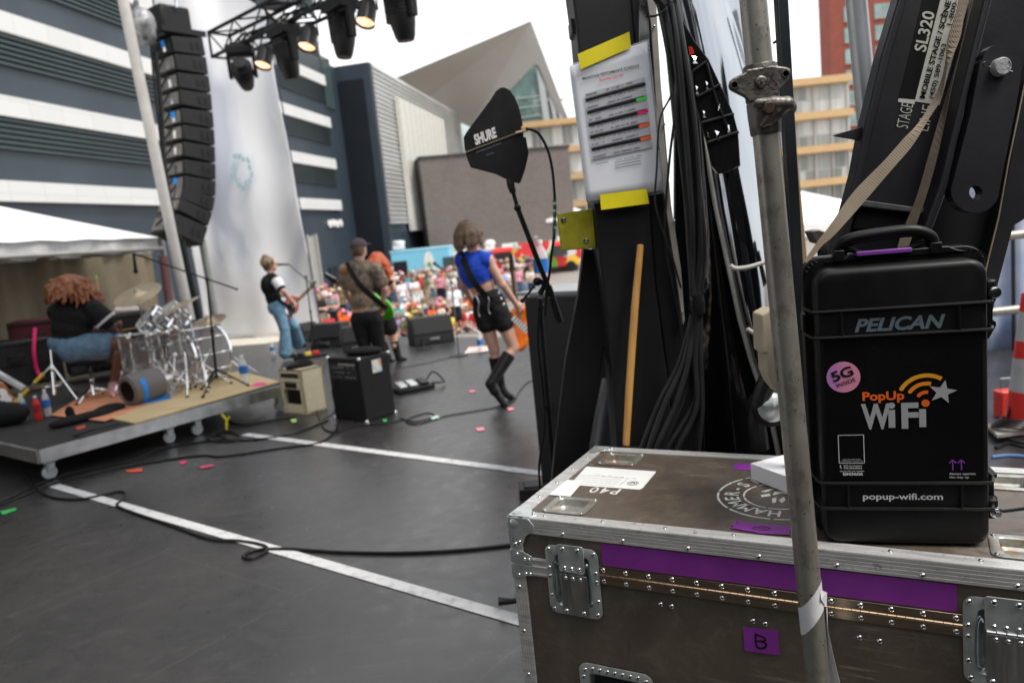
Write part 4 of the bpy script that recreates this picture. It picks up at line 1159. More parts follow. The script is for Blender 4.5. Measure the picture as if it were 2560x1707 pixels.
def fn(u, w):
    p = (c0 + pd * 1.4 - ed * 2.3).lerp(c1 + pd * 1.4 + ed * 2, u); amp = .05 * math.sin(u * 60 + 2 * math.sin(w * 3)) + .03 * math.sin(u * 143)
    p = p + pd * amp; p.z = GZ + (ze + .05 - GZ) * w; return p
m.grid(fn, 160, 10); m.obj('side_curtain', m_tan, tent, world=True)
m = MB()
for c_ in (c0, c1, c2, c3): m.tube([V((c_.x, c_.y, GZ)), c_ + zz], .04, 10); 
m.tube([c0, c1], .03, 8); m.tube([c1, c2], .03, 8); m.tube([c2, c3], .03, 8); m.tube([c3, c0], .03, 8)
m.tube([c0 + pd * 1.4 - ed * 2.2, c1 + pd * 1.4], .03, 8)
m.obj('frame', M('weathered tent frame', (.42, .40, .38), .5, .3), tent, world=True)

# right-hand white tents
def small_tent(px, py, yy, w, label, zbot=GZ, hgt=1.0):
    p = PY(px, py, yy); e = empty('canopy_tent', loc=(p.x, yy, GZ), label=label, cat='tent')
    z0 = p.z - GZ; m = MB(); cs = [V((-w / 2, 0, z0)), V((w / 2, 0, z0)), V((w / 2, w, z0)), V((-w / 2, w, z0))]; tp = V((0, w / 2, z0 + hgt))
    for i in range(4): m.add([cs[i], cs[(i + 1) % 4], tp], [(0, 1, 2)]); m.add([cs[i], cs[(i + 1) % 4], cs[(i + 1) % 4] - V((0, 0, .25)), cs[i] - V((0, 0, .25))], [(0, 1, 2, 3)])
    m.obj('roof', m_canvas, e, smooth=False)
    for c_ in cs:
        m = MB(); m.tube([V((c_.x, c_.y, 0)), c_], .035, 8); m.obj('leg', m_alu, e)
    return e
small_tent(2060, 556, 15.0, 3.4, 'white canopy tent seen between the scaffold pole and the stage arm', hgt=.75)
small_tent(1400, 545, 58, 5, 'small white canopy tent far behind the yellow plate', hgt=1.4)

# ------------------------------------------------------------------ banner hung beside the stage
BL, BR = G(516, 853), G(806, 834)
bn_n = V(((BR - BL).y, -(BR - BL).x, 0)).normalized()
BTL, BTR = PL(372, -60, BL, bn_n), PL(648, -60, BL, bn_n)
t = NT('banner fabric'); v = t.vec((1, 1, .45))
n1 = t.noise(.75, v, 3, .5, .4); n2 = t.noise(6, t.vec((1, 1, .25)), 3)
t.out(base=t.ramp(n1, [(.36, (.52, .54, .62)), (.44, (.74, .75, .80)), (.52, (.86, .86, .88))]), rough=.95, spec=.1, normal=t.bump(n2, .12, .03)); m_ban = t.mat  # blue-grey patches paint fold shadow and light through the cloth
ban = empty('banner', loc=(BL.x, BL.y, 0), label='tall white fabric banner with painted blue-grey shading and teal print behind the line array speakers', cat='banner')
m = MB()
def fb(u, w):
    p = (BL.lerp(BR, u)).lerp(BTL.lerp(BTR, u), w); a = .05 * math.sin(u * 9 + w * 2) + .02 * math.sin(u * 19 - w * 3) + .02 * math.sin(w * 18 + u * 5)
    return p - bn_n * a
m.grid(fb, 70, 60); m.obj('fabric', m_ban, ban, world=True, solid=.006)
m = MB(); 
for k_, (px, py) in enumerate(((612, 430),)):
    c_ = PL(px, py, BL, bn_n) + bn_n * (-.11 if bn_n.y > 0 else .11)
    T = frame_mat(c_, (BR - BL), z=Zu) @ Matrix.Rotation(rad(90), 4, 'X')
    for i in range(14):
        a0_ = i * 360 / 14; rr = .24 + .03 * math.sin(i * 2.1)
        m.prism([(rr * math.cos(rad(a0_)), rr * 1.4 * math.sin(rad(a0_))), ((rr - .07) * math.cos(rad(a0_)), (rr - .07) * 1.4 * math.sin(rad(a0_))), ((rr - .07) * math.cos(rad(a0_ + 21)), (rr - .07) * 1.4 * math.sin(rad(a0_ + 21))), (rr * math.cos(rad(a0_ + 21)), rr * 1.4 * math.sin(rad(a0_ + 21)))], .004, T)
m.obj('ring_print', M('faded teal print', (.42, .60, .65), .8), ban, world=True)
m = MB(); m.tube([BL.lerp(BTL, w_ / 6) for w_ in range(7)], .012, 6); m.tube([BR.lerp(BTR, w_ / 6) for w_ in range(7)], .014, 6); m.tube([BL, BR], .02, 6); m.obj('edge_rope', M('navy rope', (.03, .04, .08), .8), ban, world=True)
# off-white wing deck under the banner
m = MB(); q = [G(505, 872, .0), G(660, 860, .0), G(812, 838, .0), G(790, 822, .0), G(500, 848, .0)]
m.slab([p + V((0, 0, .012)) for p in q], (0, 0, -.10)); tag(m.obj('wing_deck', M('cream deck board', (.62, .58, .50), .6), smooth=False), kind='structure')

# ------------------------------------------------------------------ line array
AV = ST(6.4, 10.75, 0)
fe = [(506, 94), (515, 141), (522, 188), (528, 233), (532, 278), (536, 322), (538, 365), (539, 408), (540, 451), (539, 492), (532, 530), (521, 566), (506, 616)]
pp = [PL(x, y, AV, SV) for x, y in fe]
arr = empty('line_array_speaker', loc=pp[0], label='curved hanging column of twelve black loudspeaker cabinets at the left of the stage', cat='loudspeaker')
m_cab = M('speaker cabinet paint', (.020, .020, .021), .55, 0, .2, 10, bump=.3, bs=160)
m_lab = M('pale rear panel', (.20, .19, .17), .5, .3, .25, 12)
m_bt = M('blue tape', (.01, .25, .75), .5)
for i in range(12):
    a, b = pp[i], pp[i + 1]; zax = (a - b); hgt = zax.length; T = frame_mat(b, zax.cross(SV) if zax.cross(SV).dot(SU) > 0 else -zax.cross(SV), z=zax.normalized())
    # local x = front direction (towards the crowd), z up, y = across
    ys = 1 if (T.to_3x3() @ V((0, 1, 0))).dot(SV) > 0 else -1
    w = .62; dp = .52
    m = MB(); poly = [(0, .012), (0, hgt - .012), (-dp, hgt - .03), (-dp, .03)]
    T2 = T @ Matrix.Rotation(rad(90), 4, 'X')
    m.prism([(p[0], p[1]) for p in poly], -w * ys if True else w, T2); cb = m.obj('speaker_cabinet', m_cab, arr, world=True, bevel=.008)
    m = MB()
    for q_ in (-.10, -.20): m.box((q_, -ys * .004, hgt * .48), (.055, .012, .10), T)
    m.obj('rigging_hole', m_blackp, cb, world=True)
    m = MB()
    m.box((-dp - .012, ys * w * .5, hgt * .5), (.03, w * .82, hgt * .62), T); m.obj('rear_panel', m_lab if i not in (0,) else m_cab, cb, world=True)
    m = MB(); m.box((-dp - .034, ys * w * .28, hgt * .42), (.02, .07, hgt * .42), T); m.obj('connector_plate', m_chrome, cb, world=True)
    if i in (0, 4, 8):
        m = MB(); m.box((-dp - .05, ys * w * .28, hgt * .62), (.02, .08, hgt * .30), T); m.obj('tape_tab', m_bt, cb, world=True)
    m = MB(); m.tube([T @ V((-dp - .04, ys * w * (.35 + .1 * k_), hgt * .9 - k_ * .04)) for k_ in range(5)], .012, 6); m.obj('jumper_cable', m_rubber, cb, world=True)
T = frame_mat(pp[0], SU, z=Zu)
m = MB(); 
for y_ in (0, .6): m.box((-.30, y_, .05), (.72, .04, .08), T)
m.box((-.62, .3, .05), (.06, .6, .06), T); m.box((.02, .3, .05), (.06, .6, .06), T); m.box((-.28, .3, .18), (.12, .10, .24), T); m.obj('fly_frame', m_blackm, arr, world=True)
p_ = PL(447, 50, AV, SV)
m = MB(); m.box((0, .25, .05), (.50, .40, .46), frame_mat(p_ + V((0, 0, -.05)), SU, z=Zu)); mo = m.obj('chain_hoist', m_blackm, bevel=.05)
tag(mo, 'black chain hoist body directly above the curved loudspeaker column', 'hoist')
m = MB(); m.tube([PL(441, 20, AV, SV), PL(432, -120, AV, SV)], .02, 8); tag(m.obj('hoist_chain', m_steel), 'steel chain running up from the black chain hoist', 'chain')
t = NT('silver bag cloth'); n1 = t.noise(5, t.vec(), 4, .6, .8)
t.out(base=t.ramp(n1, [(.35, (.07, .07, .075)), (.6, (.34, .34, .35))]), rough=.45, metal=.3, normal=t.bump(n1, .8, .03)); m_bag = t.mat
p_ = PL(354, 62, AV, SV)
solid_bag = solid('chain_bag', [elps((0, 0, 0), (.20, .18, .24)), elps((.02, 0, -.14), (.16, .15, .16)), caps((-.05, 0, .2), (-.02, 0, .34), .06, .03)], m_bag, h=.02); solid_bag.location = p_
tag(solid_bag, 'crumpled grey cloth chain bag beside the top of the loudspeaker column', 'bag')
m = MB(); m.tube(spline([PL(388, 130, AV, SV), PL(402, 260, AV, SV), PL(410, 400, AV, SV), PL(428, 520, AV, SV), PL(450, 600, AV, SV)]), .035, 8); m.tube(spline([PL(378, 120, AV, SV), PL(390, 250, AV, SV), PL(412, 440, AV, SV)]), .02, 8)
tag(m.obj('cable_loom', m_rubber), 'black cable loom hanging down the rear of the loudspeaker column', 'cable')

# tall posts at stage left
def post(a, b, r0, r1, mat, name, label, n=16):
    m = MB(); m.tube([a, a.lerp(b, .5), b], [r0, (r0 + r1) / 2, r1], n); return tag(m.obj(name, mat, loc=a), label, 'pole')
m_ptube = M('painted cream tube', (.55, .53, .50), .4, .1, .1)
m = MB(); pa, pb = PY(474, 800, 9.6), PY(291, -80, 9.6)
m.tube([pa, pb], .065, 20); tp_ = m.obj('mast_pole', m_ptube, loc=pa); tag(tp_, 'long pale tubular pole leaning in front of the striped building, left of the loudspeakers', 'pole')
post(PY(551, 860, 12.6), PY(505, 600, 12.6), .06, .06, M('grey green tube', (.30, .31, .29), .4, .2), 'stage_post', 'grey tubular post standing before the foot of the banner')
post(PY(506, 830, 11.6), PY(455, 600, 11.6), .045, .045, m_blackm, 'stage_post', 'black tubular post below the loudspeaker column')
post(PY(436, 850, 11.0), PY(408, 640, 11.0), .06, .06, M('maroon tube', (.11, .05, .05), .5), 'stage_post', 'dark maroon post behind the crash cymbal')

# ------------------------------------------------------------------ lighting truss
TA, TB = D(530, 143, 11.0), D(1075, -100, 7.9); TB.z = TA.z
td = (TB - TA).normalized(); tn = V((-td.y, td.x, 0))
if tn.y < 0: tn = -tn
TL = (TB - TA).length + 2.2
tr = empty('lighting_truss', loc=TA, label='black box truss hung over the stage front carrying the show lights', cat='truss')
m = MB(); S4 = .34
cor = [V((0, 0, 0)), tn * S4, tn * S4 + Zu * S4, Zu * S4]
for c_ in cor: m.tube([TA + c_, TA + c_ + td * TL], .025, 8)
m.obj('chord', m_blackm, tr, world=True)
m = MB(); nb_ = int(TL / .36)
for f_i, (a, b) in enumerate(((0, 1), (1, 2), (2, 3), (3, 0))):
    for i in range(nb_):
        x0, x1 = TL * i / nb_, TL * (i + 1) / nb_
        p, q = (cor[a], cor[b]) if (i + f_i) % 2 else (cor[b], cor[a])
        m.tube([TA + p + td * x0, TA + q + td * x1], .012, 6)
    m.tube([TA + cor[a], TA + cor[b]], .02, 6)
m.obj('lattice', m_blackm, tr, world=True)
m = MB()
for k_ in range(4):
    pts = []
    for i in range(24): pts.append(TA + td * (.2 + (TL - .4) * i / 23) + tn * (.05 + .07 * k_) + Zu * (.03 + .05 * k_ + .05 * math.sin(i * 1.7 + k_ * 2)))
    m.tube(spline(pts, 3), .018, 6)
tag(m.obj('truss_cable', m_rubber, loc=TA), 'black power cables laid along the lighting truss', 'cable')
def on_truss(px):
    # parameter along the truss whose bottom chord projects to px
    best = min(((abs(px - 1280 - FOC * ((TA + td * (s_ * .02) - EYEP).dot(Rv)) / ((TA + td * (s_ * .02) - EYEP).dot(Fv))), s_ * .02) for s_ in range(int(TL / .02))))
    return TA + td * best[1]
m_lens = M('dark lens', (.02, .02, .02), .1, 0, .1, coat=1)
def moving_head(p, tilt, yaw, label, s=1.0, cover=True):
    e = empty('moving_head_light', loc=p, yaw=yaw, label=label, cat='stage light', group='moving head stage lights hung from the truss')
    m = MB(); m.box((0, 0, -.10 * s), (.40 * s, .30 * s, .13 * s)); m.obj('base', m_blackp, e, bevel=.02)
    m = MB()
    for sx in (-1, 1): m.prism([(-.06, 0), (.06, 0), (.045, -.34), (-.045, -.34)], .05, Matrix.Translation((sx * .185 * s - .025, 0, -.16 * s)) @ Matrix.Rotation(rad(90), 4, 'Z') @ Matrix.Rotation(rad(90), 4, 'X') @ Matrix.Scale(s, 4))
    m.box((0, 0, -.175 * s), (.42 * s, .13 * s, .04 * s)); m.obj('yoke', m_blackp, e, bevel=.01)
    T = Matrix.Translation((0, 0, -.44 * s)) @ Matrix.Rotation(tilt, 4, 'X') @ Matrix.Scale(s, 4)
    m = MB(); m.lathe([(0, .26), (.10, .25), (.145, .17), (.15, .0), (.135, -.10), (.11, -.22), (.09, -.27), (.085, -.27)], T, 20); hd = m.obj('head', m_blackp, e)
    m = MB(); m.lathe([(0, -.255), (.05, -.262), (.086, -.265)], T, 18); m.obj('lens', m_lens, hd)
    m = MB()
    for k_ in range(6): m.lathe([(.152, .18 - k_ * .035), (.158, .172 - k_ * .035), (.152, .164 - k_ * .035)], T, 20)
    m.obj('cooling_rib', m_blackm, hd)
    return e
t = NT('lit warm lamp'); vo = t.n('ShaderNodeTexVoronoi', Vector=t.vec(), Scale=34.0)
t.out(base=(.1, .1, .1), emit=t.ramp(vo, [(.2, (1, .82, .62)), (.62, (.9, .35, .12))]), es=1.7); m_lamp = t.mat
def par(p, label):
    e = empty('par_light', loc=p, label=label, cat='stage light', group='lit warm lamps hung from the truss')
    T = Matrix.Translation((0, 0, -.30)) @ Matrix.Rotation(rad(-22), 4, 'X') @ Matrix.Rotation(rad(12), 4, 'Y')
    m = MB(); m.lathe([(0, .16), (.08, .155), (.105, .08), (.11, -.10), (.118, -.14), (.112, -.14), (.10, -.11)], T, 20); m.obj('housing', m_blackp, e)
    m = MB(); m.lathe([(0, -.10), (.104, -.112)], T, 20); m.obj('lamp_face', m_lamp, e)
    m = MB(); m.tube([(-.13, 0, -.28), (-.13, 0, -.06), (.13, 0, -.06), (.13, 0, -.28)], .012, 6); m.tube([(0, 0, -.06), (0, 0, .05)], .02, 6); m.obj('bracket', m_blackm, e)
ty = math.atan2(td.y, td.x)
moving_head(on_truss(598), rad(58), ty + rad(50), 'leftmost moving head light, tilted toward the camera at the truss end', .92)
moving_head(on_truss(706), rad(8), ty, 'moving head light pointing straight down, second from the left end of the truss', .98)
moving_head(on_truss(846), rad(-6), ty, 'moving head light pointing down between the second and third lit lamps', .98)
moving_head(on_truss(990), rad(5), ty, 'moving head light nearest the camera, cut off by the top of the picture', 1.05)
par(on_truss(652), 'lit warm lamp nearest the left end of the lighting truss')
par(on_truss(764), 'middle one of the three lit warm lamps on the truss')
par(on_truss(908), 'lit warm lamp farthest right on the truss')
p_ = on_truss(660) + Zu * .36 + tn * .2
m = MB(); m.box((0, 0, .16), (.42, .3, .32), yawm(p_, ty)); m.box((0, 0, .34), (.34, .24, .04), yawm(p_, ty)); tag(m.obj('distribution_box', M('blue grey box', (.12, .13, .18), .5), bevel=.02), 'blue-grey distribution box standing on top of the lighting truss', 'box')
moving_head(on_truss(640) + Zu * .95 + tn * .2, rad(70), ty, 'moving head light above the truss beside the blue-grey box', .9)

# ------------------------------------------------------------------ stage roof (over the players, above the picture)
m = MB(); m.slab([ST(-3.2, 1.9, 5.7), ST(6.0, 1.9, 6.1), ST(6.0, 6.6, 6.1), ST(-3.2, 6.6, 5.7)], (0, 0, .25))
ro = m.obj('stage_roof', M('black roof fabric', (.03, .03, .032), .8), smooth=False); tag(ro, 'black stage roof above the performers, out of the picture', 'stage roof')

# unseen black drape added behind the camera to darken front faces and floor
m = MB(); dp_ = [(-6.0, .3), (-3.2, -1.6), (1.0, -2.6), (4.6, -2.2), (5.6, .8), (5.8, 3.4)]
q = spline([V((x, y, 0)) for x, y in dp_], 14); vs = []
for i, p in enumerate(q): w_ = V((.05 * math.sin(i * 1.9), .05 * math.cos(i * 2.3), 0)); vs += [p + w_, p + w_ * 1.5 + V((0, 0, 4.0))]
m.add(vs, [(2 * i, 2 * i + 1, 2 * i + 3, 2 * i + 2) for i in range(len(q) - 1)])
tag(m.obj('shade_drape', m_blackf, loc=q[0]), 'black drape added unseen behind and right of the viewer to shade the foreground', 'drape')
# ================================================================== DRUM RISER
RC = G(95, 1124, .28); RC.z = 0
RT = frame_mat(RC, SU, y=SV)
ris = empty('drum_riser', mat=RT, label='low wheeled drum riser with ribbed aluminium edge and black deck', cat='riser')
m_rdeck = M('worn black ply', (.035, .034, .033), .6, 0, .3, 4, bump=.2)
RL, RW = 2.44, 3.66
m = MB(); m.box((RL / 2, RW / 2, .262), (RL - .02, RW - .02, .03)); m.obj('deck', m_rdeck, ris)
m = MB()
for (a, b, w_) in (((0, 0), (RL, 0), 1), ((0, 0), (0, RW), 1), ((RL, 0), (RL, RW), 1), ((0, RW), (RL, RW), 1)):
    a, b = V((a[0], a[1], 0)), V((b[0], b[1], 0))
    m.bar(a + V((0, 0, .22)), b + V((0, 0, .22)), .03, .11)
    for z_ in (.175, .20, .225, .25, .27): m.bar(a + V((0, 0, z_)), b + V((0, 0, z_)), .042, .009)
m.obj('edge_frame', m_alu, ris)
for i in (1,):
    m = MB(); m.bar(V((0, RW / 2, .2)), V((RL, RW / 2, .2)), .04, .08); m.obj('cross_beam', m_alu, ris)
m_cast = M('caster wheel', (.45, .48, .48), .4, .2)
for (x, y) in ((.09, .08), (1.12, .08), (1.40, .08), (RL - .1, .08), (.09, 1.8), (RL - .1, 1.8), (.09, RW - .1), (RL - .1, RW - .1)):
    m = MB(); m.box((x, y, .155), (.10, .09, .012)); m.prism([(-.035, .04), (.035, .04), (.02, -.03), (-.03, -.03)], .008, Matrix.Translation((x, y + .028, .10)) @ Matrix.Rotation(rad(90), 4, 'X')); m.prism([(-.035, .04), (.035, .04), (.02, -.03), (-.03, -.03)], .008, Matrix.Translation((x, y - .02, .10)) @ Matrix.Rotation(rad(90), 4, 'X'))
    c_ = m.obj('caster', m_zinc, ris)
    m = MB(); m.lathe([(0, -.018), (.05, -.018), (.056, -.01), (.056, .01), (.05, .018), (0, .018)], Matrix.Translation((x - .01, y, .058)) @ Matrix.Rotation(rad(90), 4, 'X'), 20); m.obj('wheel', m_cast, c_)
    m = MB(); m.box((x, y, .172), (.05, .05, .03)); m.obj('red_brake', m_redp, c_)
def on_riser(px, py, z=.28): return G(px, py, z)
def flat(pts, z, mat, name, label, cat, th=.012, **k):
    m = MB(); m.slab([G(x, y, z) for x, y in pts], (0, 0, th)); o = m.obj(name, mat, loc=G(pts[0][0], pts[0][1], z), smooth=False, **k); return tag(o, label, cat)
m_ply = M('bare plywood', (.66, .50, .27), .6, 0, .16, 2.2, stretch=(1, 6, 1), bump=.1)
m_rug = M('salmon drum rug', (.72, .30, .16), .9, 0, .25, 3, bump=.4, bs=120)
flat([(268, 1046), (338, 1060), (700, 956), (600, 930), (420, 962)], .280, m_ply, 'plywood_sheet', 'pale bare plywood sheet lying on the riser under the drums', 'plywood')
flat([(126, 1038), (262, 1053), (430, 985), (380, 950), (215, 985)], .293, m_rug, 'drum_rug', 'salmon orange rug under the drum throne and pedals', 'rug', th=.004)
t = NT('clear acrylic'); t.out(base=(.40, .41, .43), rough=.06, alpha=.11, coat=.6); m_acr = t.mat
m_head = M('drum head film', (.72, .73, .72), .5)
def drum(c, ax_, r, dpt, label, name='tom_drum', lugs=8, rims=2):
    e = empty(name, loc=c, label=label, cat='drum'); ax_ = V(ax_).normalized()
    T = frame_mat(V((0, 0, 0)), ax_.orthogonal(), z=ax_)
    m = MB(); m.lathe([(r, -dpt / 2), (r, dpt / 2), (r - .008, dpt / 2), (r - .008, -dpt / 2), (r, -dpt / 2)], T, 36); m.obj('shell', m_acr, e)
    for sgn in (1, -1):
        m = MB(); m.lathe([(r + .002, sgn * dpt / 2 - .012), (r + .016, sgn * dpt / 2 - .012), (r + .016, sgn * dpt / 2 + .012), (r + .004, sgn * dpt / 2 + .014), (r + .002, sgn * dpt / 2 - .012)], T, 36); m.obj('hoop', m_chrome, e)
    m = MB(); m.lathe([(0, dpt / 2 + .003), (r, dpt / 2 + .001)], T, 36); m.obj('head', m_head, e)
    m = MB()
    for i in range(lugs):
        a = 2 * math.pi * i / lugs; x, y = (r + .012) * math.cos(a), (r + .012) * math.sin(a)
        m.tube([T @ V((x, y, -dpt / 2)), T @ V((x, y, dpt / 2))], .004, 6)
        for z_ in (-dpt / 4, dpt / 4): m.tube([T @ V((x, y, z_ - .025)), T @ V((x, y, z_ + .025))], .013, 8)
    m.obj('lugs', m_chrome, e)
    return e, T
e, T = drum(PY(352, 878, 7.9), (0, 0, 1), .19, .36, 'clear acrylic floor tom nearest the drummer, on three chrome legs', 'floor_tom', 8)
for i in range(3):
    a = 2.1 * i + .5; m = MB(); x, y = .205 * math.cos(a), .205 * math.sin(a); zb = .29 - e.location.z
    m.tube([(x, y, .05), (x, y, zb + .06), (x * 1.15, y * 1.15, zb)], .007, 8); m.obj('leg', m_chrome, e)
drum(PY(386, 806, 8.1), (-.55, -.42, .75), .145, .20, 'white-headed rack tom tilted toward the drummer, left one of two', 'tom_drum', 6)
drum(PY(430, 796, 8.35), (-.45, -.45, .8), .15, .21, 'right-hand rack tom under the golden crash cymbal', 'tom_drum', 6)
drum(PY(392, 846, 8.15), (-.1, -.1, 1), .18, .14, 'chrome-hooped snare drum between the floor tom and the rack toms', 'snare_drum', 10)
ke, T = drum(PY(497, 885, 8.35), (.6, .8, 0), .29, .42, 'large clear acrylic bass drum facing the audience', 'bass_drum', 10)
for sgn in (-1, 1):
    m = MB(); m.tube([V((sgn * .24, 0, -.1)) + V((.1, .13, 0)), V((sgn * .40, .0, .295 - ke.location.z)) + V((.16, .2, 0))], .009, 8); m.obj('spur', m_chrome, ke)
def tripod(base, top, label, mat=m_chrome, name='stand', r=.011, spread=.33, hub=.42, legs=3, rot=0.3, par=None, cat='stand', tape=None, grp=None):
    base, top = V(base), V(top); e = par or empty(name, loc=base, label=label, cat=cat, group=grp)
    d = top - base
    m = MB(); m.tube([d * .12, d * .55], r * 1.3, 10); m.tube([d * .55, d], r * .9, 10); m.ell(d * .55, r * 2.1, n=8, k=6); m.obj('tube', mat, e)
    for i in range(legs):
        a = rot + 2 * math.pi * i / legs; f_ = V((math.cos(a) * spread, math.sin(a) * spread, .01))
        h_ = d * (hub / max(d.length, .01))
        m = MB(); m.tube([h_, f_], r * .8, 8); m.tube([d * (.16 / d.length), h_.lerp(f_, .55)], r * .55, 6); lg = m.obj('leg', mat, e)
        m = MB(); m.ell(f_, r * 1.7, n=8, k=6); m.obj('rubber_foot', m_rubber, lg)
        if tape is not None and i == tape:
            m = MB(); m.tube([h_.lerp(f_, .2), h_.lerp(f_, .42)], r * 1.3, 8); m.tube([h_.lerp(f_, .55), h_.lerp(f_, .92)], r * 1.3, 8); m.obj('yellow_tape', M('yellow tape', (.85, .55, .04), .5), lg)
    return e
m_brz = M('bronze cymbal', (.62, .50, .34), .32, .8, .15, 6)
def cymbal(c, ax_, r, label, zb=.29, rot=.4):
    c = V(c); b = V((c.x, c.y, zb)); b += V((.02, .02, 0))
    e = tripod(b, c, label, name='cymbal_stand', rot=rot, r=.011, hub=.38)
    ax_ = V(ax_).normalized(); T = frame_mat(c - b, ax_.orthogonal(), z=ax_)
    m = MB(); m.lathe([(.008, .030), (.03, .026), (.045, .008), (r * .5, -.004), (r, -.018), (r, -.0195), (r * .5, -.006), (.03, .022), (.008, .026)], T, 48); m.obj('cymbal', m_brz, e)
    m = MB(); m.tube([T @ V((0, 0, -.02)), T @ V((0, 0, .07))], .006, 8); m.lathe([(0, .03), (.016, .03), (.016, .05), (0, .052)], T, 12); m.obj('wing_nut', m_chrome, e)
    return e
cymbal(PY(343, 733, 8.0), (-.10, -.42, .9), .245, 'pale crash cymbal on its chrome stand beside the drummer\'s hair')
cymbal(PY(443, 764, 8.3), (-.32, -.18, .93), .25, 'golden crash cymbal tilted over the rack toms, on its chrome stand', rot=1.0)
cymbal(PY(520, 800, 8.6), (-.1, -.3, .95), .20, 'small thin cymbal at the far side of the bass drum', rot=2.0)
# loose hardware stands around the kit
tripod(on_riser(138, 1003, .285), PY(126, 858, 8.15), 'chrome percussion stand with one leg wrapped in yellow tape, left of the throne', name='percussion_stand', spread=.42, hub=.40, rot=3.7, tape=0, r=.014)
e = tripod(on_riser(238, 1000, .285), PY(222, 912, 8.2), 'drum throne with black seat and chrome tripod under the drummer', name='drum_throne', spread=.25, hub=.22, cat='stool', r=.014)
p_ = PY(218, 902, 8.15) - e.location
m = MB(); m.lathe([(0, -.03), (.18, -.03), (.20, 0), (.18, .045), (0, .05)], Matrix.Translation(p_), 28); m.obj('seat', m_blk, e)
for i, (px, py, tx, ty_, yy) in enumerate(((470, 985, 462, 880, 8.0), (425, 975, 418, 850, 8.1), (525, 972, 470, 790, 8.2), (395, 972, 372, 800, 8.3), (300, 985, 318, 850, 8.3))):
    tripod(on_riser(px, py, .285), PY(tx, ty_, yy), ['chrome hardware stand in front of the bass drum', 'chrome snare stand between floor tom and bass drum', 'tall chrome stand at the right end of the drum kit', 'chrome stand behind the snare drum', 'chrome pedal stand next to the pink shoe'][i], name='hardware_stand', spread=.24, hub=.3, rot=.9 + i)
# bass drum pedal
p_ = on_riser(430, 985, .29)
e = empty('drum_pedal', loc=p_, label='metal bass drum pedal on the plywood beside the silver blower', cat='pedal')
m = MB(); m.box((0, 0, .01), (.10, .28, .015)); m.bar(V((0, -.1, .02)), V((0, .12, .10)), .07, .012); m.obj('footboard', m_alu, e, bevel=.004)
m = MB(); m.tube([(-.06, .13, 0), (-.06, .13, .20), (.06, .13, .20), (.06, .13, 0)], .009, 8); m.tube([(0, .13, .2), (0, .2, .36)], .006, 8); m.ell((0, .21, .38), .03, n=10, k=7); m.obj('beater', m_chrome, e)
# blower fan with blue tape
p_ = on_riser(352, 1012, .285) + V((0, .10, .165))
e = empty('blower_fan', loc=p_, label='grey drum-shaped blower with black mouth and blue tape, lying on the riser', cat='fan')
axv = V((.50, .85, .06)); T = frame_mat(V((0, 0, 0)), axv.orthogonal(), z=axv.normalized())
m_gp = M('grey moulded plastic', (.15, .135, .13), .5, 0, .1)
m = MB(); m.lathe([(.105, -.17), (.125, -.18), (.155, -.165), (.165, -.12), (.165, .10), (.15, .17), (.11, .20), (.0, .21)], T, 36, cap=False); m.obj('housing', m_gp, e)
m = MB(); m.lathe([(.0, -.09), (.10, -.10), (.106, -.168)], T, 30, cap=False)
for k_ in range(5): m.lathe([(.02 * k_ + .012, -.165), (.02 * k_ + .015, -.162), (.02 * k_ + .018, -.165)], T, 24)
m.obj('grille', m_blackp, e)
m = MB(); m.lathe([(.1665, -.10), (.168, -.10), (.168, -.05), (.1665, -.05)], T, 36, arc=math.pi * 1.2); m.obj('blue_tape', m_bt, e)
m = MB(); m.bar(T @ V((.0, .0, 0)) + V((0, -.10, -.155)), T @ V((0, 0, .17)) + V((.12, -.06, -.155)), .10, .02); m.obj('blue_base_tape', m_bt, e)
m = MB(); m.lathe([(.0, .2), (.05, .2), (.05, .30), (.035, .34), (0, .34)], T, 18); m.obj('motor', m_alu, e)
# bottles
def bottle(p, label, h=.22, r=.033, lab=m_bluep, liquid=None, name='water_bottle', par=None, tilt=0):
    e = empty(name, loc=p, label=label, cat='bottle')
    m = MB(); m.lathe([(0, 0), (r * .9, .002), (r, .012), (r, h * .30), (r * .94, h * .34), (r, h * .38), (r, h * .66), (r * .8, h * .78), (r * .42, h * .88), (r * .40, h * .93)], None, 20); m.obj('body', liquid or m_clr, e)
    m = MB(); m.lathe([(r * 1.02, h * .34), (r * 1.02, h * .62)], None, 20, cap=False); m.obj('label', lab, e)
    m = MB(); m.lathe([(r * .46, h * .92), (r * .46, h), (0, h)], None, 14); m.obj('cap', m_white, e)
    return e
t = NT('bottle plastic'); t.out(base=(.80, .85, .88), rough=.07, alpha=.45, coat=1.0); m_clr = t.mat
bottle(on_riser(62, 1048), 'water bottle with blue label, leftmost of the three bottles on the riser', .26)
bottle(on_riser(122, 1040), 'water bottle with blue label beside the red drink on the riser', .27)
bottle(on_riser(98, 1050), 'bottle of red drink standing between two water bottles on the riser', .24, liquid=m_redp, lab=M('dark red label', (.3, .01, .02), .5), name='drink_bottle')
bottle(on_riser(613, 956, .295), 'large water bottle with blue label on the far right corner of the riser', .30, .045)
bottle(G(683, 888), 'small water bottle with blue label on the floor left of the flared jeans', .22)
bottle(G(1202, 878), 'water bottle with blue label by the far microphone stand, left of the bare legs', .27, .04)
m = MB(); 
solid_jk = lambda: None
jk = solid('jacket', [elps((0, 0, .03), (.22, .10, .04)), elps((-.22, -.03, .03), (.16, .09, .04)), elps((.2, .05, .04), (.15, .08, .05)), elps((-.16, .03, .10), (.04, .04, .06))], m_blackf, h=.015); jk.location = on_riser(228, 1046); jk.rotation_euler = (0, 0, .9)
tag(jk, 'crumpled black jacket on the riser edge in front of the orange rug', 'jacket')
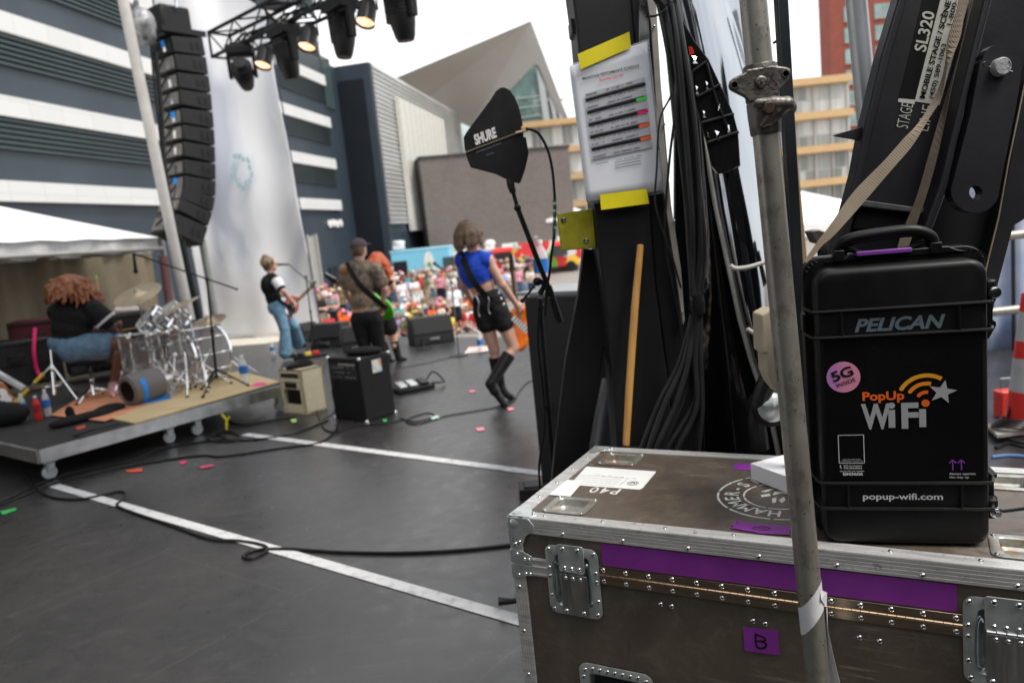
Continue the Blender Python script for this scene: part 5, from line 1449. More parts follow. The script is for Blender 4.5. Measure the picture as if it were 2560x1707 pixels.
jk = solid('bag', [elps((0, 0, .10), (.26, .16, .12)), elps((-.1, 0, .14), (.16, .13, .12))], m_blackf, h=.02); jk.location = on_riser(8, 1062)
tag(jk, 'black cloth bag on the riser at the left edge of the picture', 'bag')
flat([(624, 968), (640, 957), (662, 956), (668, 962)], .292, M('neon pink tape', (.95, .02, .25), .5), 'tape_mark', 'neon pink tape patch on the plywood at the riser corner', 'tape', th=.003)
# dark gear behind the drummer
def gear(px, py, yy, w, d, h, mat, label, name='equipment_case', yaw=.6, edge=True):
    p = PY(px, py, yy); e = empty(name, loc=(p.x, p.y, p.z), yaw=yaw, label=label, cat='case')
    m = MB(); m.box((0, 0, h / 2), (w, d, h)); m.obj('body', mat, e, bevel=.012)
    m = MB()
    for z_ in (h * .08, h * .5, h * .94): m.box((0, -d / 2 - .004, z_), (w, .012, .02))
    for x_ in (-w / 2 + .01, w / 2 - .01): m.box((x_, -d / 2 - .006, h / 2), (.025, .012, h))
    m.obj('trim', m_alu if edge else m_blackm, e)
    m = MB(); m.tube([(-.08, -d / 2 - .01, h * .7), (-.08, -d / 2 - .05, h * .7), (.08, -d / 2 - .05, h * .7), (.08, -d / 2 - .01, h * .7)], .008, 6); m.obj('handle', m_blackm, e)
    return e
gear(118, 905, 9.6, .62, .5, .56, M('dark red velvet cloth', (.05, .01, .015), .9), 'case under a dark red cloth behind the drummer\'s left side', yaw=.4, edge=False)
gear(55, 960, 9.2, .9, .6, .55, m_blackm, 'black trunk standing under the marquee at the left edge', edge=False)
gear(330, 905, 9.4, .8, .45, .62, m_blackm, 'black rack case behind the cymbal stand, with papers on top', edge=False)
gear(250, 925, 9.6, .7, .45, .35, M('dark grey case', (.03, .03, .035), .7), 'low dark case directly behind the drummer', edge=False)
m = MB(); m.slab([PY(285, 778, 9.2), PY(352, 776, 9.35), PY(345, 766, 9.6), PY(292, 768, 9.5)], (0, 0, .01)); tag(m.obj('paper_stack', m_concrete), 'pale sheets lying on the black rack case behind the drums', 'paper')
e = empty('drum_stick', loc=PY(240, 690, 8.6), label='upright drum stick with green ends behind the drummer', cat='drum stick')
m = MB(); a_ = V((0, 0, 0)); b_ = PY(250, 755, 8.6) - PY(240, 690, 8.6); m.tube([a_, b_], [.010, .012], 8); m.obj('shaft', m_wood, e)
m = MB(); m.tube([b_ * .85, b_ * 1.02], .014, 8); m.tube([b_ * -.02, b_ * .08], .012, 8); m.obj('green_tape', M('green tape', (.15, .7, .08), .5), e)
# pink strap
m = MB(); m.tube(spline([PY(87, 820, 9.0), PY(85, 880, 8.9), PY(92, 925, 8.9), PY(106, 945, 8.9)]), .022, 8); tag(m.obj('strap', M('magenta strap', (.55, .01, .12), .6)), 'magenta strap hanging down beside the red-topped case', 'strap')
# guitar and silver bar at the far left edge
p_ = PY(-2, 1000, 8.2)
guitar('electric_guitar', p_, V((-.5, .1, .8)), V((.35, -.9, .1)), M('sunburst lacquer', (.35, .10, .02), .3, coat=.5), 'sunburst guitar cut off by the left edge of the picture', .9)
m = MB(); m.bar(PY(-20, 925, 7.2), PY(62, 972, 7.2), .05, .05); tag(m.obj('metal_bar', m_alu, bevel=.006), 'square silver bar sticking in from the left edge above the riser', 'bar')

# ---- microphone stands
def mic(p, d, par, s=1.0):
    d = V(d).normalized(); m = MB(); m.tube([p, p + d * .15 * s], [.012, .018], 10); m.ell(p + d * .17 * s, .025, n=10, k=8); return m.obj('microphone', m_blackp, par)
def micstand(base, top, boom_a, boom_b, label, micd=None, rot=.2, spread=.3, round_base=False, grp=None):
    base, top = V(base), V(top)
    if round_base:
        e = empty('microphone_stand', loc=base, label=label, cat='mic stand')
        m = MB(); m.lathe([(0, .0), (.13, .0), (.13, .012), (.02, .03)], None, 24); m.obj('base', m_blackm, e)
        m = MB(); m.tube([V((0, 0, .02)), (top - base)], .011, 10); m.obj('tube', m_blackm, e)
    else: e = tripod(base, top, label, m_blackm, 'microphone_stand', r=.011, spread=spread, hub=.24, rot=rot, cat='mic stand', grp=grp)
    m = MB(); m.tube([V(boom_a) - base, V(boom_b) - base], .008, 8); m.ell(top - base, .022, n=8, k=6); m.ell(V(boom_a) - base, .014, n=8, k=6); m.obj('boom', m_blackm, e)
    if micd is not None: mic(V(boom_b) - base, micd, e)
    return e
b_ = on_riser(545, 978, .29)
micstand(b_, PY(517, 699, b_.y), PY(592, 723, b_.y + .05), PY(334, 634, b_.y - .25), 'black boom microphone stand reaching left over the drum kit', (-.05, 0, -1), rot=.4)
micstand(G(789, 880), PY(765, 692, 12.0), PY(790, 720, 12.0), PY(722, 661, 11.9), 'black boom microphone stand beside the person in flared jeans', (-1, 0, .08))
micstand(G(1148, 890), PY(1128, 705, 10.9), PY(1140, 720, 10.9), PY(1110, 675, 10.8), 'black microphone stand with round base, left of the person in blue', (-.6, .2, .5), round_base=True)
micstand(G(1060, 872), PY(1052, 800, 12.4), PY(1060, 806, 12.4), PY(1040, 790, 12.3), 'short black microphone stand behind the stage monitor', (-.6, .2, .5), round_base=True)

# ---- amplifiers
def box3(name, L, C, R, h, label, cat, **k):
    L, C, R = V(L), V(C), V(R); x = (C - L); w = x.length; x.normalize(); y = V((-x.y, x.x, 0)); d = abs((R - C).dot(y))
    e = empty(name, mat=frame_mat(L, x, y=y), label=label, cat=cat); return e, w, d
m_cream = bpy.data.materials['cream fins']; m_tolex = M('cream tolex', (.80, .70, .48), .6, 0, .06, 30, bump=.2, bs=300); m_btolex = M('black tolex', (.014, .014, .015), .6, 0, .2, 30, bump=.3, bs=300)
e, w, d = box3('guitar_amplifier', G(711, 1032), G(773, 1039), G(816, 1024), .5, 'cream tolex guitar amplifier with open back, on the stage floor', 'amplifier')
w, d, h = .36, .27, .46
m = MB()
for bx_ in (((w / 2, .012, .05), (w, .024, .10)), ((w / 2, .012, .295), (w, .024, .07)), ((.02, .012, .2), (.04, .024, .24)), ((w - .02, .012, .2), (.04, .024, .24)), ((w / 2, .012, .40), (w, .024, .12))): m.box(*bx_)
m.box((.01, d / 2, h / 2), (.02, d, h)); m.box((w - .01, d / 2, h / 2), (.02, d, h)); m.box((w / 2, d / 2, h - .01), (w, d, .02)); m.box((w / 2, d / 2, .01), (w, d, .02)); m.box((w / 2, d - .01, h / 2), (w, .02, h))
m.obj('cabinet', m_tolex, e)
m = MB(); m.box((w / 2, -.003, .40), (w * .8, .008, .045)); m.obj('control_panel', m_blackp, e)
m = MB(); m.box((w / 2, -.003, .30), (w * .52, .008, .055)); m.obj('vent', m_blackp, e)
m = MB(); m.lathe([(.02, 0), (.10, .03), (.11, .04), (.05, -.05), (0, -.06)], Matrix.Translation((w * .6, .10, .2)) @ Matrix.Rotation(rad(90), 4, 'X'), 24); m.obj('loudspeaker', m_zinc, e)
m = MB(); m.box((w / 2, .05, .2), (w - .08, .01, .22)); m.obj('back_opening', m_blackp, e)
jk = solid('cloth', [elps((0, 0, .02), (.14, .09, .025)), elps((.05, .02, .035), (.07, .06, .03)), elps((-.09, -.02, .015), (.07, .05, .02))], m_blackf, e, h=.012); jk.parent = None; jk.location = e.matrix_basis @ V((w * .5, d * .55, h)); jk.rotation_euler = (0, 0, .5)
tag(jk, 'crumpled black cloth lying on top of the cream amplifier', 'cloth')
e, w, d = box3('bass_amplifier', G(838, 1045), G(934, 1058), G(994, 1037), .6, 'black bass amplifier combo with chrome corners, tallest box in mid stage', 'amplifier')
w, d, h = .48, .36, .60
m = MB(); m.box((w / 2, d / 2, h / 2), (w, d, h)); m.obj('cabinet', m_btolex, e, bevel=.012)
m = MB(); m.box((w / 2, -.004, h * .78), (w * .80, .01, h * .26)); cp = m.obj('control_panel', M('grey control panel', (.05, .05, .052), .4, .3), e)
m = MB()
for i in range(9):
    for j in range(3):
        if rn.random() < .8: m.lathe([(.007, 0), (.006, .012), (0, .013)], Matrix.Translation((w * .16 + i * w * .085, -.009, h * (.70 + .075 * j))) @ Matrix.Rotation(rad(90), 4, 'X'), 8)
m.obj('knobs', m_alu, cp)
m = MB(); m.box((w * .62, -.01, h * .90), (w * .5, .004, .02)); m.obj('name_strip', m_concrete, cp)
m = MB()
for cx in (0, w):
    for cy in (0, d):
        for cz in (0, h): m.ell((cx + (.004 if cx == 0 else -.004), cy + (.004 if cy == 0 else -.004), cz + (.006 if cz == 0 else -.006)), .020, n=8, k=6)
m.obj('corner_guards', m_chrome, e)
m = MB(); m.box((w + .003, d * .55, h * .83), (.004, .11, .12)); m.obj('sticker', splash('faded sticker', 3, [(.5, .6, .6), (.6, .3, .25), (.7, .7, .6)], 20), e)
jk = solid('cloth', [elps((0, 0, .03), (.19, .12, .04)), elps((-.1, .03, .03), (.1, .08, .03))], m_blackf, h=.012); jk.location = e.matrix_basis @ V((w * .62, d * .6, h)); jk.rotation_euler = (0, 0, -.3)
tag(jk, 'folded dark cloth on top of the black bass amplifier', 'cloth')
m = MB(); m.tube(spline([e.matrix_basis @ V((w * .3, -.02, h * .8)), e.matrix_basis @ V((w * .2, -.06, h * .5)), e.matrix_basis @ V((w * .25, -.08, .1)), e.matrix_basis @ V((.0, -.15, .02))]), .006, 6); tag(m.obj('cable', m_rubber), 'thin cable dangling down the back of the bass amplifier', 'cable')

# ---- stage monitors
def wedge(c, yaw, label, w=.62, d=.50, h=.40):
    e = empty('stage_monitor', loc=c, yaw=yaw, label=label, cat='loudspeaker', group='wedge stage monitors')
    prof = [(0, 0), (d, 0), (d, .12), (d * .82, h * .86), (d * .70, h), (.12, h * .98), (0, .16)]
    T = Matrix.Translation((-w / 2, 0, 0)) @ frame_mat(V((0, 0, 0)), (0, 1, 0), z=(1, 0, 0))
    m = MB(); m.prism(prof, w, T); m.obj('cabinet', m_cab, e, bevel=.018)
    m = MB(); m.prism([(.004, .17), (.115, h * .965), (.10, h * .985), (-.014, .18)], w * .9, Matrix.Translation((w * .05, 0, 0)) @ T); m.obj('grille', m_grille, e)
    m = MB(); m.box((.03, -.008, .09), (.12, .006, .035)); m.box((-.05, -.008, .09), (.03, .006, .03)); m.obj('badge', m_alu, e)
    return e
wedge((G(1032, 870) + G(1140, 850)) / 2, .30, 'largest black wedge stage monitor, between the red-haired singer and the person in blue', 0.66, .5, .42)
wedge((G(770, 868) + G(862, 874)) / 2, -.25, 'black wedge stage monitor between the flared jeans and the cap wearer', .58)
wedge(G(893, 882), .1, 'black wedge stage monitor mostly hidden behind the cap wearer', .42)
wedge(G(745, 858) + V((.2, .3, 0)), .9, 'black wedge stage monitor beside the far foot of the flared jeans', .40, .4, .32)
# ---- pedals, small boxes on the floor
e = empty('pedal_board', loc=G(1035, 975), yaw=.5, label='silver and black effect pedals on the floor right of the bass amplifier', cat='pedals')
m = MB(); m.box((0, 0, .025), (.42, .22, .04)); m.obj('board', m_blackm, e, bevel=.006)
for i, (x, c_) in enumerate(((-.14, m_alu), (-.02, m_zinc), (.11, m_blackp))):
    m = MB(); m.bar(V((x, -.08, .065)), V((x, .09, .095)), .09, .03); m.obj('pedal', c_, e, bevel=.006)
m = MB(); m.tube(spline([(.18, .1, .05), (.30, .12, .14), (.36, -.02, .04), (.26, -.14, .06), (.2, -.05, .05)]), .010, 6); m.obj('lead', m_rubber, e)
e = empty('pedal_board', loc=G(775, 893), yaw=.3, label='small effect pedals with a yellow one, at the feet of the bass player', cat='pedals')
m = MB(); m.box((0, 0, .02), (.5, .22, .03)); m.obj('board', m_blackm, e)
for i, (x, c_) in enumerate(((-.14, m_blackp), (-.02, M('yellow pedal', (.7, .5, .06), .4)), (.1, m_redp))):
    m = MB(); m.box((x, 0, .06), (.09, .12, .05)); m.obj('pedal', c_, e, bevel=.006)

# ---- cables on the floor and coloured tape marks
def cable(pts, label, r=.007, z=.008, name='cable', n=8, mat=None):
    q = [G(p[0], p[1], z + (p[2] if len(p) > 2 else 0)) for p in pts]; m = MB(); m.tube(spline(q, n), r, 8)
    return tag(m.obj(name, mat or m_rubber, loc=q[0]), label, 'cable')
cable([(60, 1180), (110, 1235), (200, 1247), (300, 1228), (312, 1245), (292, 1262), (330, 1280), (420, 1310), (520, 1345), (600, 1352), (655, 1362), (668, 1376), (630, 1395), (608, 1390), (640, 1375), (720, 1372), (850, 1380), (1000, 1382), (1150, 1375), (1290, 1360)], 'long black cable crossing the nearest white floor line with a small loop', .010)
cable([(0, 1262), (60, 1238), (130, 1210), (250, 1180), (380, 1155), (500, 1138), (560, 1140), (700, 1120), (790, 1108), (830, 1085), (845, 1060), (838, 1040)], 'black cable running from the riser to the bass amplifier', .008)
cable([(0, 1255), (120, 1200), (220, 1172), (330, 1150), (400, 1120), (470, 1110), (560, 1098), (620, 1100), (700, 1090), (760, 1075), (820, 1050)], 'black cable beside the riser casters', .008)
cable([(400, 1122), (450, 1112), (500, 1105), (520, 1096), (540, 1086), (560, 1094), (580, 1100), (600, 1090), (560, 1080), (525, 1088), (530, 1102), (570, 1104), (600, 1098), (590, 1082), (560, 1076)], 'tangle of black cable at the end of the far white line', .010)
cable([(1000, 1045), (1040, 1053), (1085, 1040), (1065, 1032), (1015, 1050), (1040, 1060), (1095, 1045), (1120, 1038), (1180, 1028), (1250, 1015), (1285, 1000), (1300, 975), (1320, 955), (1345, 950)], 'thin black cable with a small loop leading to the boots of the person in blue', .006)
cable([(800, 1108), (850, 1080), (900, 1064), (960, 1060), (1010, 1048)], 'thin cable under the front of the bass amplifier', .006)
cable([(820, 885), (800, 960), (790, 1010), (800, 1050), (815, 1075), (845, 1078), (840, 1060)], 'cable looping between the cream amplifier and the bass amplifier', .008)
cable([(1000, 920), (1080, 905), (1160, 885), (1220, 880)], 'thin cable across the floor in front of the large stage monitor', .005)
cable([(130, 1200), (105, 1160), (120, 1120, .1), (200, 1085, .29), (300, 1058, .29)], 'cable hanging over the front corner of the drum riser', .008)
cable([(560, 1040), (600, 1060), (680, 1050), (740, 1042)], 'cable from the riser to the cream amplifier', .007)
for i, (pts, c_, lb) in enumerate((
    ([(312, 1176), (322, 1180), (356, 1178), (356, 1170), (330, 1173)], (.75, .10, .04), 'orange tape mark on the floor, left of the two pink marks'),
    ([(447, 1155), (455, 1161), (468, 1155), (463, 1150)], (.75, .05, .18), 'small pink tape mark, nearer the riser'),
    ([(498, 1166), (505, 1171), (535, 1164), (532, 1160)], (.6, .06, .14), 'longer pink tape mark right of the small pink one'),
    ([(0, 1278), (8, 1286), (42, 1274), (38, 1269)], (.05, .5, .12), 'green tape mark at the left edge of the floor'),
    ([(1188, 1070), (1196, 1077), (1212, 1074), (1208, 1068)], (.85, .25, .3), 'pink tape mark on the far floor beyond the second line'),
    ([(1268, 1020), (1272, 1026), (1286, 1023), (1282, 1018)], (.85, .25, .3), 'pink tape mark just right of the boots'),
    ([(1172, 976), (1176, 981), (1190, 979), (1186, 975)], (.8, .2, .25), 'faint pink tape mark left of the boots'),
    ([(1075, 1040), (1080, 1048), (1100, 1046), (1096, 1039)], (.55, .8, .65), 'pale mint tape mark beside the thin cable loop'),
    ([(726, 1048), (730, 1056), (742, 1054), (740, 1046)], (.45, .75, .25), 'light green tape mark before the cream amplifier'),
    ([(956, 1048), (960, 1054), (968, 1052), (966, 1047)], (.05, .55, .12), 'bright green tape mark at the corner of the bass amplifier'),
    ([(188, 1068), (196, 1074), (215, 1068), (212, 1062)], (.6, .08, .04), 'dull red tape mark on the black riser deck'))):
    flat(pts, .006 if i < 10 else .281, M('floor tape %d' % i, c_, .6), 'tape_mark', lb, 'tape', th=.001)
p_ = G(566, 1075)
m = MB(); m.tube([p_ + V((0, 0, .0)), p_ + V((.02, 0, .10)), p_ + V((-.02, 0, .16))], .012, 6); m.tube([p_ + V((.0, 0, .06)), p_ + V((.05, 0, .13))], .010, 6); tag(m.obj('cable_tie', M('yellow tie', (.8, .65, .03), .5)), 'yellow cable tie standing up from the cable tangle', 'cable tie')
flat([(1160, 884), (1240, 875), (1232, 864), (1172, 868)], .006, M('pale pink paper', (.72, .55, .52), .8), 'set_list', 'pale set list sheet on the floor by the far microphone stand', 'paper', th=.001)
# ================================================================== FLIGHT CASE (foreground)
CH = .86
CO = G(1270, 1290, CH); CA = G(2560, 1426, CH)
cx_ = (CA - CO); cx_.z = 0; cx_.normalize()
CT = frame_mat(V((CO.x, CO.y, 0)), cx_, z=Zu)      # x along the front, y to the back, z up
CL, CW = 1.31, .633
CTi = CT.inverted()
def ctop(px, py): p = CTi @ G(px, py, CH); return (p.x, p.y)
cyw = CT.to_3x3() @ V((0, 1, 0))
def cfr(px, py): p = CTi @ PL(px, py, V((CO.x, CO.y, 0)), cyw); return (p.x, p.z)
t = NT('brown phenolic board')
v = t.vec(); n1 = t.noise(5, v, 5, .65); n2 = t.noise(60, v, 3, .6)
sv1 = t.vec((2.2, 8, 34)); s1 = t.ramp(t.noise(2.0, sv1, 6, .72, .3), [(.55, 0), (.66, 1)])
sv2 = t.vec((30, 3, 3), rot=(.3, .2, .7)); s2 = t.ramp(t.noise(1.6, sv2, 5, .7, .5), [(.60, 0), (.68, .8)])
cpat = t.ramp(t.noise(1.8, v, 3, .6, 1.2), [(.44, 0), (.60, 1)])
base = t.ramp(n1, [(.3, (.066, .050, .038)), (.7, (.115, .089, .068))])
base = t.mix(t.math('MULTIPLY', s1, cpat), base, (.24, .205, .17)); base = t.mix(t.math('MULTIPLY', s2, .5), base, (.03, .025, .02))
sp_ = t.ramp(t.noise(11, v, 9, .85, .4), [(.50, 0), (.72, .6)]); base = t.mix(sp_, base, (.20, .165, .13))
t.out(base=base, rough=t.ramp(n1, [(.3, .40), (.7, .60)]), spec=.6, normal=t.bump(n2, .25, .0015)); m_brd = t.mat
t = NT('scuffed extrusion'); v = t.vec((3, 30, 30)); n1 = t.noise(2.5, v, 6, .7, .3); n2 = t.noise(45, t.vec((1, 1, 1)), 4, .7)
t.out(base=t.mix(t.ramp(n2, [(.60, 0), (.72, .75)]), t.ramp(n1, [(.3, (.40, .40, .40)), (.65, (.74, .73, .71))]), (.08, .075, .07)), metal=.45, rough=t.ramp(n1, [(.3, .50), (.7, .30)]), normal=t.bump(n1, .2, .001)); m_ext = t.mat
t = NT('tarnished hinge steel'); v = t.vec((6, 6, 60)); n1 = t.noise(1.2, v, 5, .6)
t.out(base=t.ramp(n1, [(.3, (.30, .24, .18)), (.55, (.50, .40, .29)), (.7, (.58, .40, .30))]), metal=1, rough=.28); m_hng = t.mat
m_purp = M('purple gaffer tape', (.235, .032, .30), .5, 0, .14, 9, bump=.5, bs=16, bd=.004)
m_sten = M('white stencil paint', (.60, .59, .56), .7, 0, .25, 40)
m_pap = M('white paper label', (.80, .81, .80), .5, 0, .04)
m_ink = M('black marker ink', (.01, .01, .012), .5)
fc = empty('flight_case', mat=CT, label='large brown road case with aluminium edges and steel hardware in the foreground', cat='flight case')
def holes_panel(mb, u0, u1, v0, v1, holes, fn):
    us = sorted(set([u0, u1] + [h[0] for h in holes] + [h[1] for h in holes])); vs = sorted(set([v0, v1] + [h[2] for h in holes] + [h[3] for h in holes]))
    for i in range(len(us) - 1):
        for j in range(len(vs) - 1):
            cu, cv = (us[i] + us[i + 1]) / 2, (vs[j] + vs[j + 1]) / 2
            if any(h[0] < cu < h[1] and h[2] < cv < h[3] for h in holes): continue
            mb.add([fn(us[i], vs[j]), fn(us[i + 1], vs[j]), fn(us[i + 1], vs[j + 1]), fn(us[i], vs[j + 1])], [(0, 1, 2, 3)])
cups = [(.135, .112), (.135, CW - .112), (CL - .135, .112), (CL - .135, CW - .112)]
lat = [(.179, .698), (CL - .179, .698)]
hdl = [(.274, .40), (CL - .274, .40)]
Z0 = .12
m = MB()
holes_panel(m, .003, CL - .003, .003, CW - .003, [(c[0] - .050, c[0] + .050, c[1] - .046, c[1] + .046) for c in cups], lambda u, v_: (u, v_, CH - .002))
holes_panel(m, .003, CL - .003, Z0, CH - .003, [(c[0] - .05, c[0] + .05, c[1] - .07, c[1] + .07) for c in lat] + [(c[0] - .075, c[0] + .075, c[1] - .045, c[1] + .045) for c in hdl], lambda u, v_: (u, .003, v_))
m.add([(.003, .003, Z0), (.003, CW - .003, Z0), (.003, CW - .003, CH - .003), (.003, .003, CH - .003)], [(0, 1, 2, 3)])
m.add([(CL - .003, .003, Z0), (CL - .003, CW - .003, Z0), (CL - .003, CW - .003, CH - .003), (CL - .003, .003, CH - .003)], [(0, 1, 2, 3)])
m.add([(.003, CW - .003, Z0), (CL - .003, CW - .003, Z0), (CL - .003, CW - .003, CH - .003), (.003, CW - .003, CH - .003)], [(0, 1, 2, 3)])
m.add([(.003, .003, Z0), (.003, CW - .003, Z0), (CL - .003, CW - .003, Z0), (CL - .003, .003, Z0)], [(0, 1, 2, 3)])
m.obj('panel', m_brd, fc, smooth=False, fix=False)
# ribbed corner extrusion: profile in (a, b) where a runs over the top face, b down the front face
def ext_profile(wa_=.040, wb=.043, t_=.0022):
    P = []
    n_ = 5
    for i in range(n_):
        a0, a1 = wa_ - wa_ * i / n_, wa_ - wa_ * (i + 1) / n_
        P += [(a0, t_ * .35), (a0 - .0012, t_), (a1 + .0012, t_), (a1 + .0004, t_ * .35)] if i < n_ - 1 else [(a0, t_ * .35), (a0 - .0012, t_), (.001, t_)]
    P += [(-.0012, .0016), (-t_, -.001)]
    for i in range(n_):
        b0, b1 = -wb * i / n_, -wb * (i + 1) / n_
        if i: P += [(-t_ * .35, b0 - .0002)]
        P += [(-t_, b0 - .0012), (-t_, b1 + .0012)]
    P += [(-t_ * .35, -wb), (.004, -wb), (.004, -.004), (wa_, -.004)]
    return P
def extr(o, along, a_dir, b_dir, L, name='edge_extrusion', **k):
    T = Matrix((V(a_dir), V(b_dir), V(along))).transposed().to_4x4(); T.translation = V(o)
    m = MB(); m.prism(ext_profile(**k), L, T); return m.obj(name, m_ext, fc, smooth=False)
extr((.045, 0, CH), (1, 0, 0), (0, 1, 0), (0, 0, 1), CL - .09)
extr((.045, CW, CH), (1, 0, 0), (0, -1, 0), (0, 0, 1), CL - .09)
extr((0, .045, CH), (0, 1, 0), (1, 0, 0), (0, 0, 1), CW - .09, wa_=.042)
extr((CL, .045, CH), (0, 1, 0), (-1, 0, 0), (0, 0, 1), CW - .09)
extr((0, 0, Z0), (0, 0, 1), (1, 0, 0), (0, -1, 0), CH - .045 - Z0, wa_=.036, wb=.036)
extr((CL, 0, Z0), (0, 0, 1), (-1, 0, 0), (0, -1, 0), CH - .045 - Z0, wa_=.036, wb=.036)
# closing rail on the front, left and right of the piano hinge
m = MB()
for x0, x1 in ((.062, .104), (CL - .104, CL - .062)):
    m.box(((x0 + x1) / 2, -.0005, .738), (x1 - x0, .006, .022)); m.box(((x0 + x1) / 2, -.0005, .712), (x1 - x0, .006, .026)); m.box(((x0 + x1) / 2, -.003, .7265), (x1 - x0, .006, .002))
    m.box(((x0 + x1) / 2, -.004, .745), (x1 - x0, .003, .003)); m.box(((x0 + x1) / 2, -.004, .705), (x1 - x0, .003, .003))
m.obj('closing_rail', m_ext, fc)
def rivet(mb, p, n_, r=.0058, hole=True):
    T = frame_mat(V(p), V(n_).orthogonal(), z=V(n_)); mb.mi = 0
    mb.lathe([(r * 1.12, 0), (r, .0012), (r * .75, .0028), (r * .42, .0033), (r * .36, .0022), (0, .0018)], T, 12)
    if hole:
        mb.mi = 1; mb.lathe([(r * .36, .0026), (0, .0025)], T, 8); mb.mi = 0
m_riv = M('rivet', (.70, .70, .69), .25, 1, .1, 50); RIV = [m_riv, m_blackp]
F_ = (0, -1, 0)
# piano hinge
x0, x1 = .254, CL - .254
m = MB(); m.box(((x0 + x1) / 2, -.0012, .7405), (x1 - x0, .004, .0205)); m.box(((x0 + x1) / 2, -.0012, .7135), (x1 - x0, .004, .0215)); hg = m.obj('piano_hinge', m_hng, fc, bevel=.0005)
m = MB(); nk = 46
for i in range(nk):
    a = x0 + (x1 - x0) * i / nk; m.tube([(a + .0006, -.0035, .7273), (a + (x1 - x0) / nk - .0006, -.0035, .7273)], .0034, 10)
k1 = m.obj('hinge_knuckles', M('hinge knuckle', (.75, .55, .36), .22, 1, .15, 30), hg)
k1['kind'] = 'stuff'
m = MB()
for i in range(14):
    a = x0 + .012 + (x1 - x0 - .024) * i / 13
    rivet(m, (a, -.003, .7415), F_); rivet(m, (a, -.003, .7120), F_)
m.obj('rivets', RIV, hg)
m = MB()
for x_, z_ in ((.41, .668), (.438, .667), (.632, .661), (.66, .659), (.86, .661), (.90, .66)): rivet(m, (x_, .003, z_), F_)
for i in range(7): rivet(m, (.16 + i * .165, -.0022, .8265), F_, .0055); rivet(m, (.10 + i * .165, .022, CH + .0022), (0, 0, 1), .005)
for i in range(4): rivet(m, (.014, -.0022, .66 - .13 * i), F_, .005)
for i in range(4): rivet(m, (.022, .15 + .12 * i, CH + .0022), (0, 0, 1), .005)
m.obj('panel_rivets', RIV, fc)
# ball corners: rounded cap with lobed plates
for ix, (bx, sx) in enumerate(((0, 1), (CL, -1))):
    for by, sy in ((0, 1), (CW, -1)):
        prims = [caps((bx + sx * .017, by + sy * .017, CH - .017), (bx + sx * .034, by + sy * .017, CH - .017), .0215, .020),
                 caps((bx + sx * .017, by + sy * .017, CH - .017), (bx + sx * .017, by + sy * .034, CH - .017), .0215, .020),
                 caps((bx + sx * .017, by + sy * .017, CH - .017), (bx + sx * .017, by + sy * .017, CH - .036), .0215, .020)]
        c_ = solid('ball_corner', prims, m_zinc, fc, h=.0026, k=.008)
        m = MB(); pt = [(0, 0), (.066, .0), (.082, .016), (.078, .032), (.062, .038), (.050, .046), (.044, .060), (.032, .078), (.016, .080), (0, .064)]
        T = Matrix.Translation((bx, by, CH + .0018)) @ Matrix.Scale(sx, 4, (1, 0, 0)) @ Matrix.Scale(sy, 4, (0, 1, 0)); m.prism(pt, .0022, T)
        T = Matrix.Translation((bx, by - sy * .0018, CH)) @ Matrix.Scale(sx, 4, (1, 0, 0)) @ Matrix.Rotation(rad(-90), 4, 'X') ; m.prism([(p[0] * .95, p[1] * 1.15) for p in pt], -.0022 * sy, T)
        T = Matrix.Translation((bx - sx * .0018, by, CH)) @ Matrix.Scale(sy, 4, (0, 1, 0)) @ Matrix.Rotation(rad(90), 4, 'Y'); m.prism([(p[1] * 1.1, p[0]) for p in pt], -.0022 * sx, T)
        m.obj('corner_plate', m_zinc, c_, bevel=.0008)
        m = MB()
        for a, b in ((.068, .018), (.062, .032)): rivet(m, (bx + sx * a, by + sy * b, CH + .004), (0, 0, 1), .005); rivet(m, (bx + sx * b * .9, by - sy * .004, CH - a * 1.12), (0, -sy, 0), .0055)
        rivet(m, (bx + sx * .055, by - sy * .004, CH - .052), (0, -sy, 0), .0055) if False else None
        m.obj('rivets', RIV, c_)
for bx, sx in ((0, 1), (CL, -1)):
    for zc, hh in ((.748, .036), (.706, .042)):
        m = MB(); w_ = .062
        pl = [(-.003, -hh / 2), (w_ * .55, -hh / 2), (w_ * .6, -hh / 4) if zc < .72 else (w_, -hh / 2), (w_, -hh / 5), (w_, hh / 2) if zc < .72 else (w_, hh / 6), (w_ * .55, hh / 2), (-.003, hh / 2)]
        T = Matrix.Translation((bx, -.0018, zc)) @ Matrix.Scale(sx, 4, (1, 0, 0)) @ Matrix.Rotation(rad(90), 4, 'X'); m.prism(pl, .0024, T)
        m.box((bx - sx * .003, .025, zc), (.003, .055, hh)); c_ = m.obj('corner_clamp', m_zinc, fc, bevel=.0006)
        m = MB(); 
        for a, b in ((.018, .008 if zc > .72 else -.010), (.040, -.004), (.053, -.003)): rivet(m, (bx + sx * a, -.0042, zc + b), F_, .0048)
        m.obj('rivets', RIV, c_)
# dished hardware
def dish(mb, T, w, h, r, fl, depth, n=6):
    rings = [(w, h, r, 0), (w, h, r, .0022), (w - .003, h - .003, r - .001, .0030), (w - 2 * fl, h - 2 * fl, r * .6, .0030), (w - 2 * fl - .004, h - 2 * fl - .004, r * .55, .001), (w - 2 * fl - .010, h - 2 * fl - .010, r * .5, -depth * .75), (w - 2 * fl - .022, h - 2 * fl - .022, r * .4, -depth)]
    vs = []; fs = []
    for (a, b, c, z) in rings: vs += [(p[0], p[1], z) for p in rrect(a, b, max(c, .002), n)]
    k = 4 * (n + 1)
    for i in range(len(rings) - 1):
        for j in range(k): fs.append((i * k + j, i * k + (j + 1) % k, (i + 1) * k + (j + 1) % k, (i + 1) * k + j))
    fs.append(tuple(range((len(rings) - 1) * k, len(rings) * k))); mb.add(vs, fs, T)
t = NT('worn cup zinc'); n1 = t.noise(16, t.vec(), 4, .65)
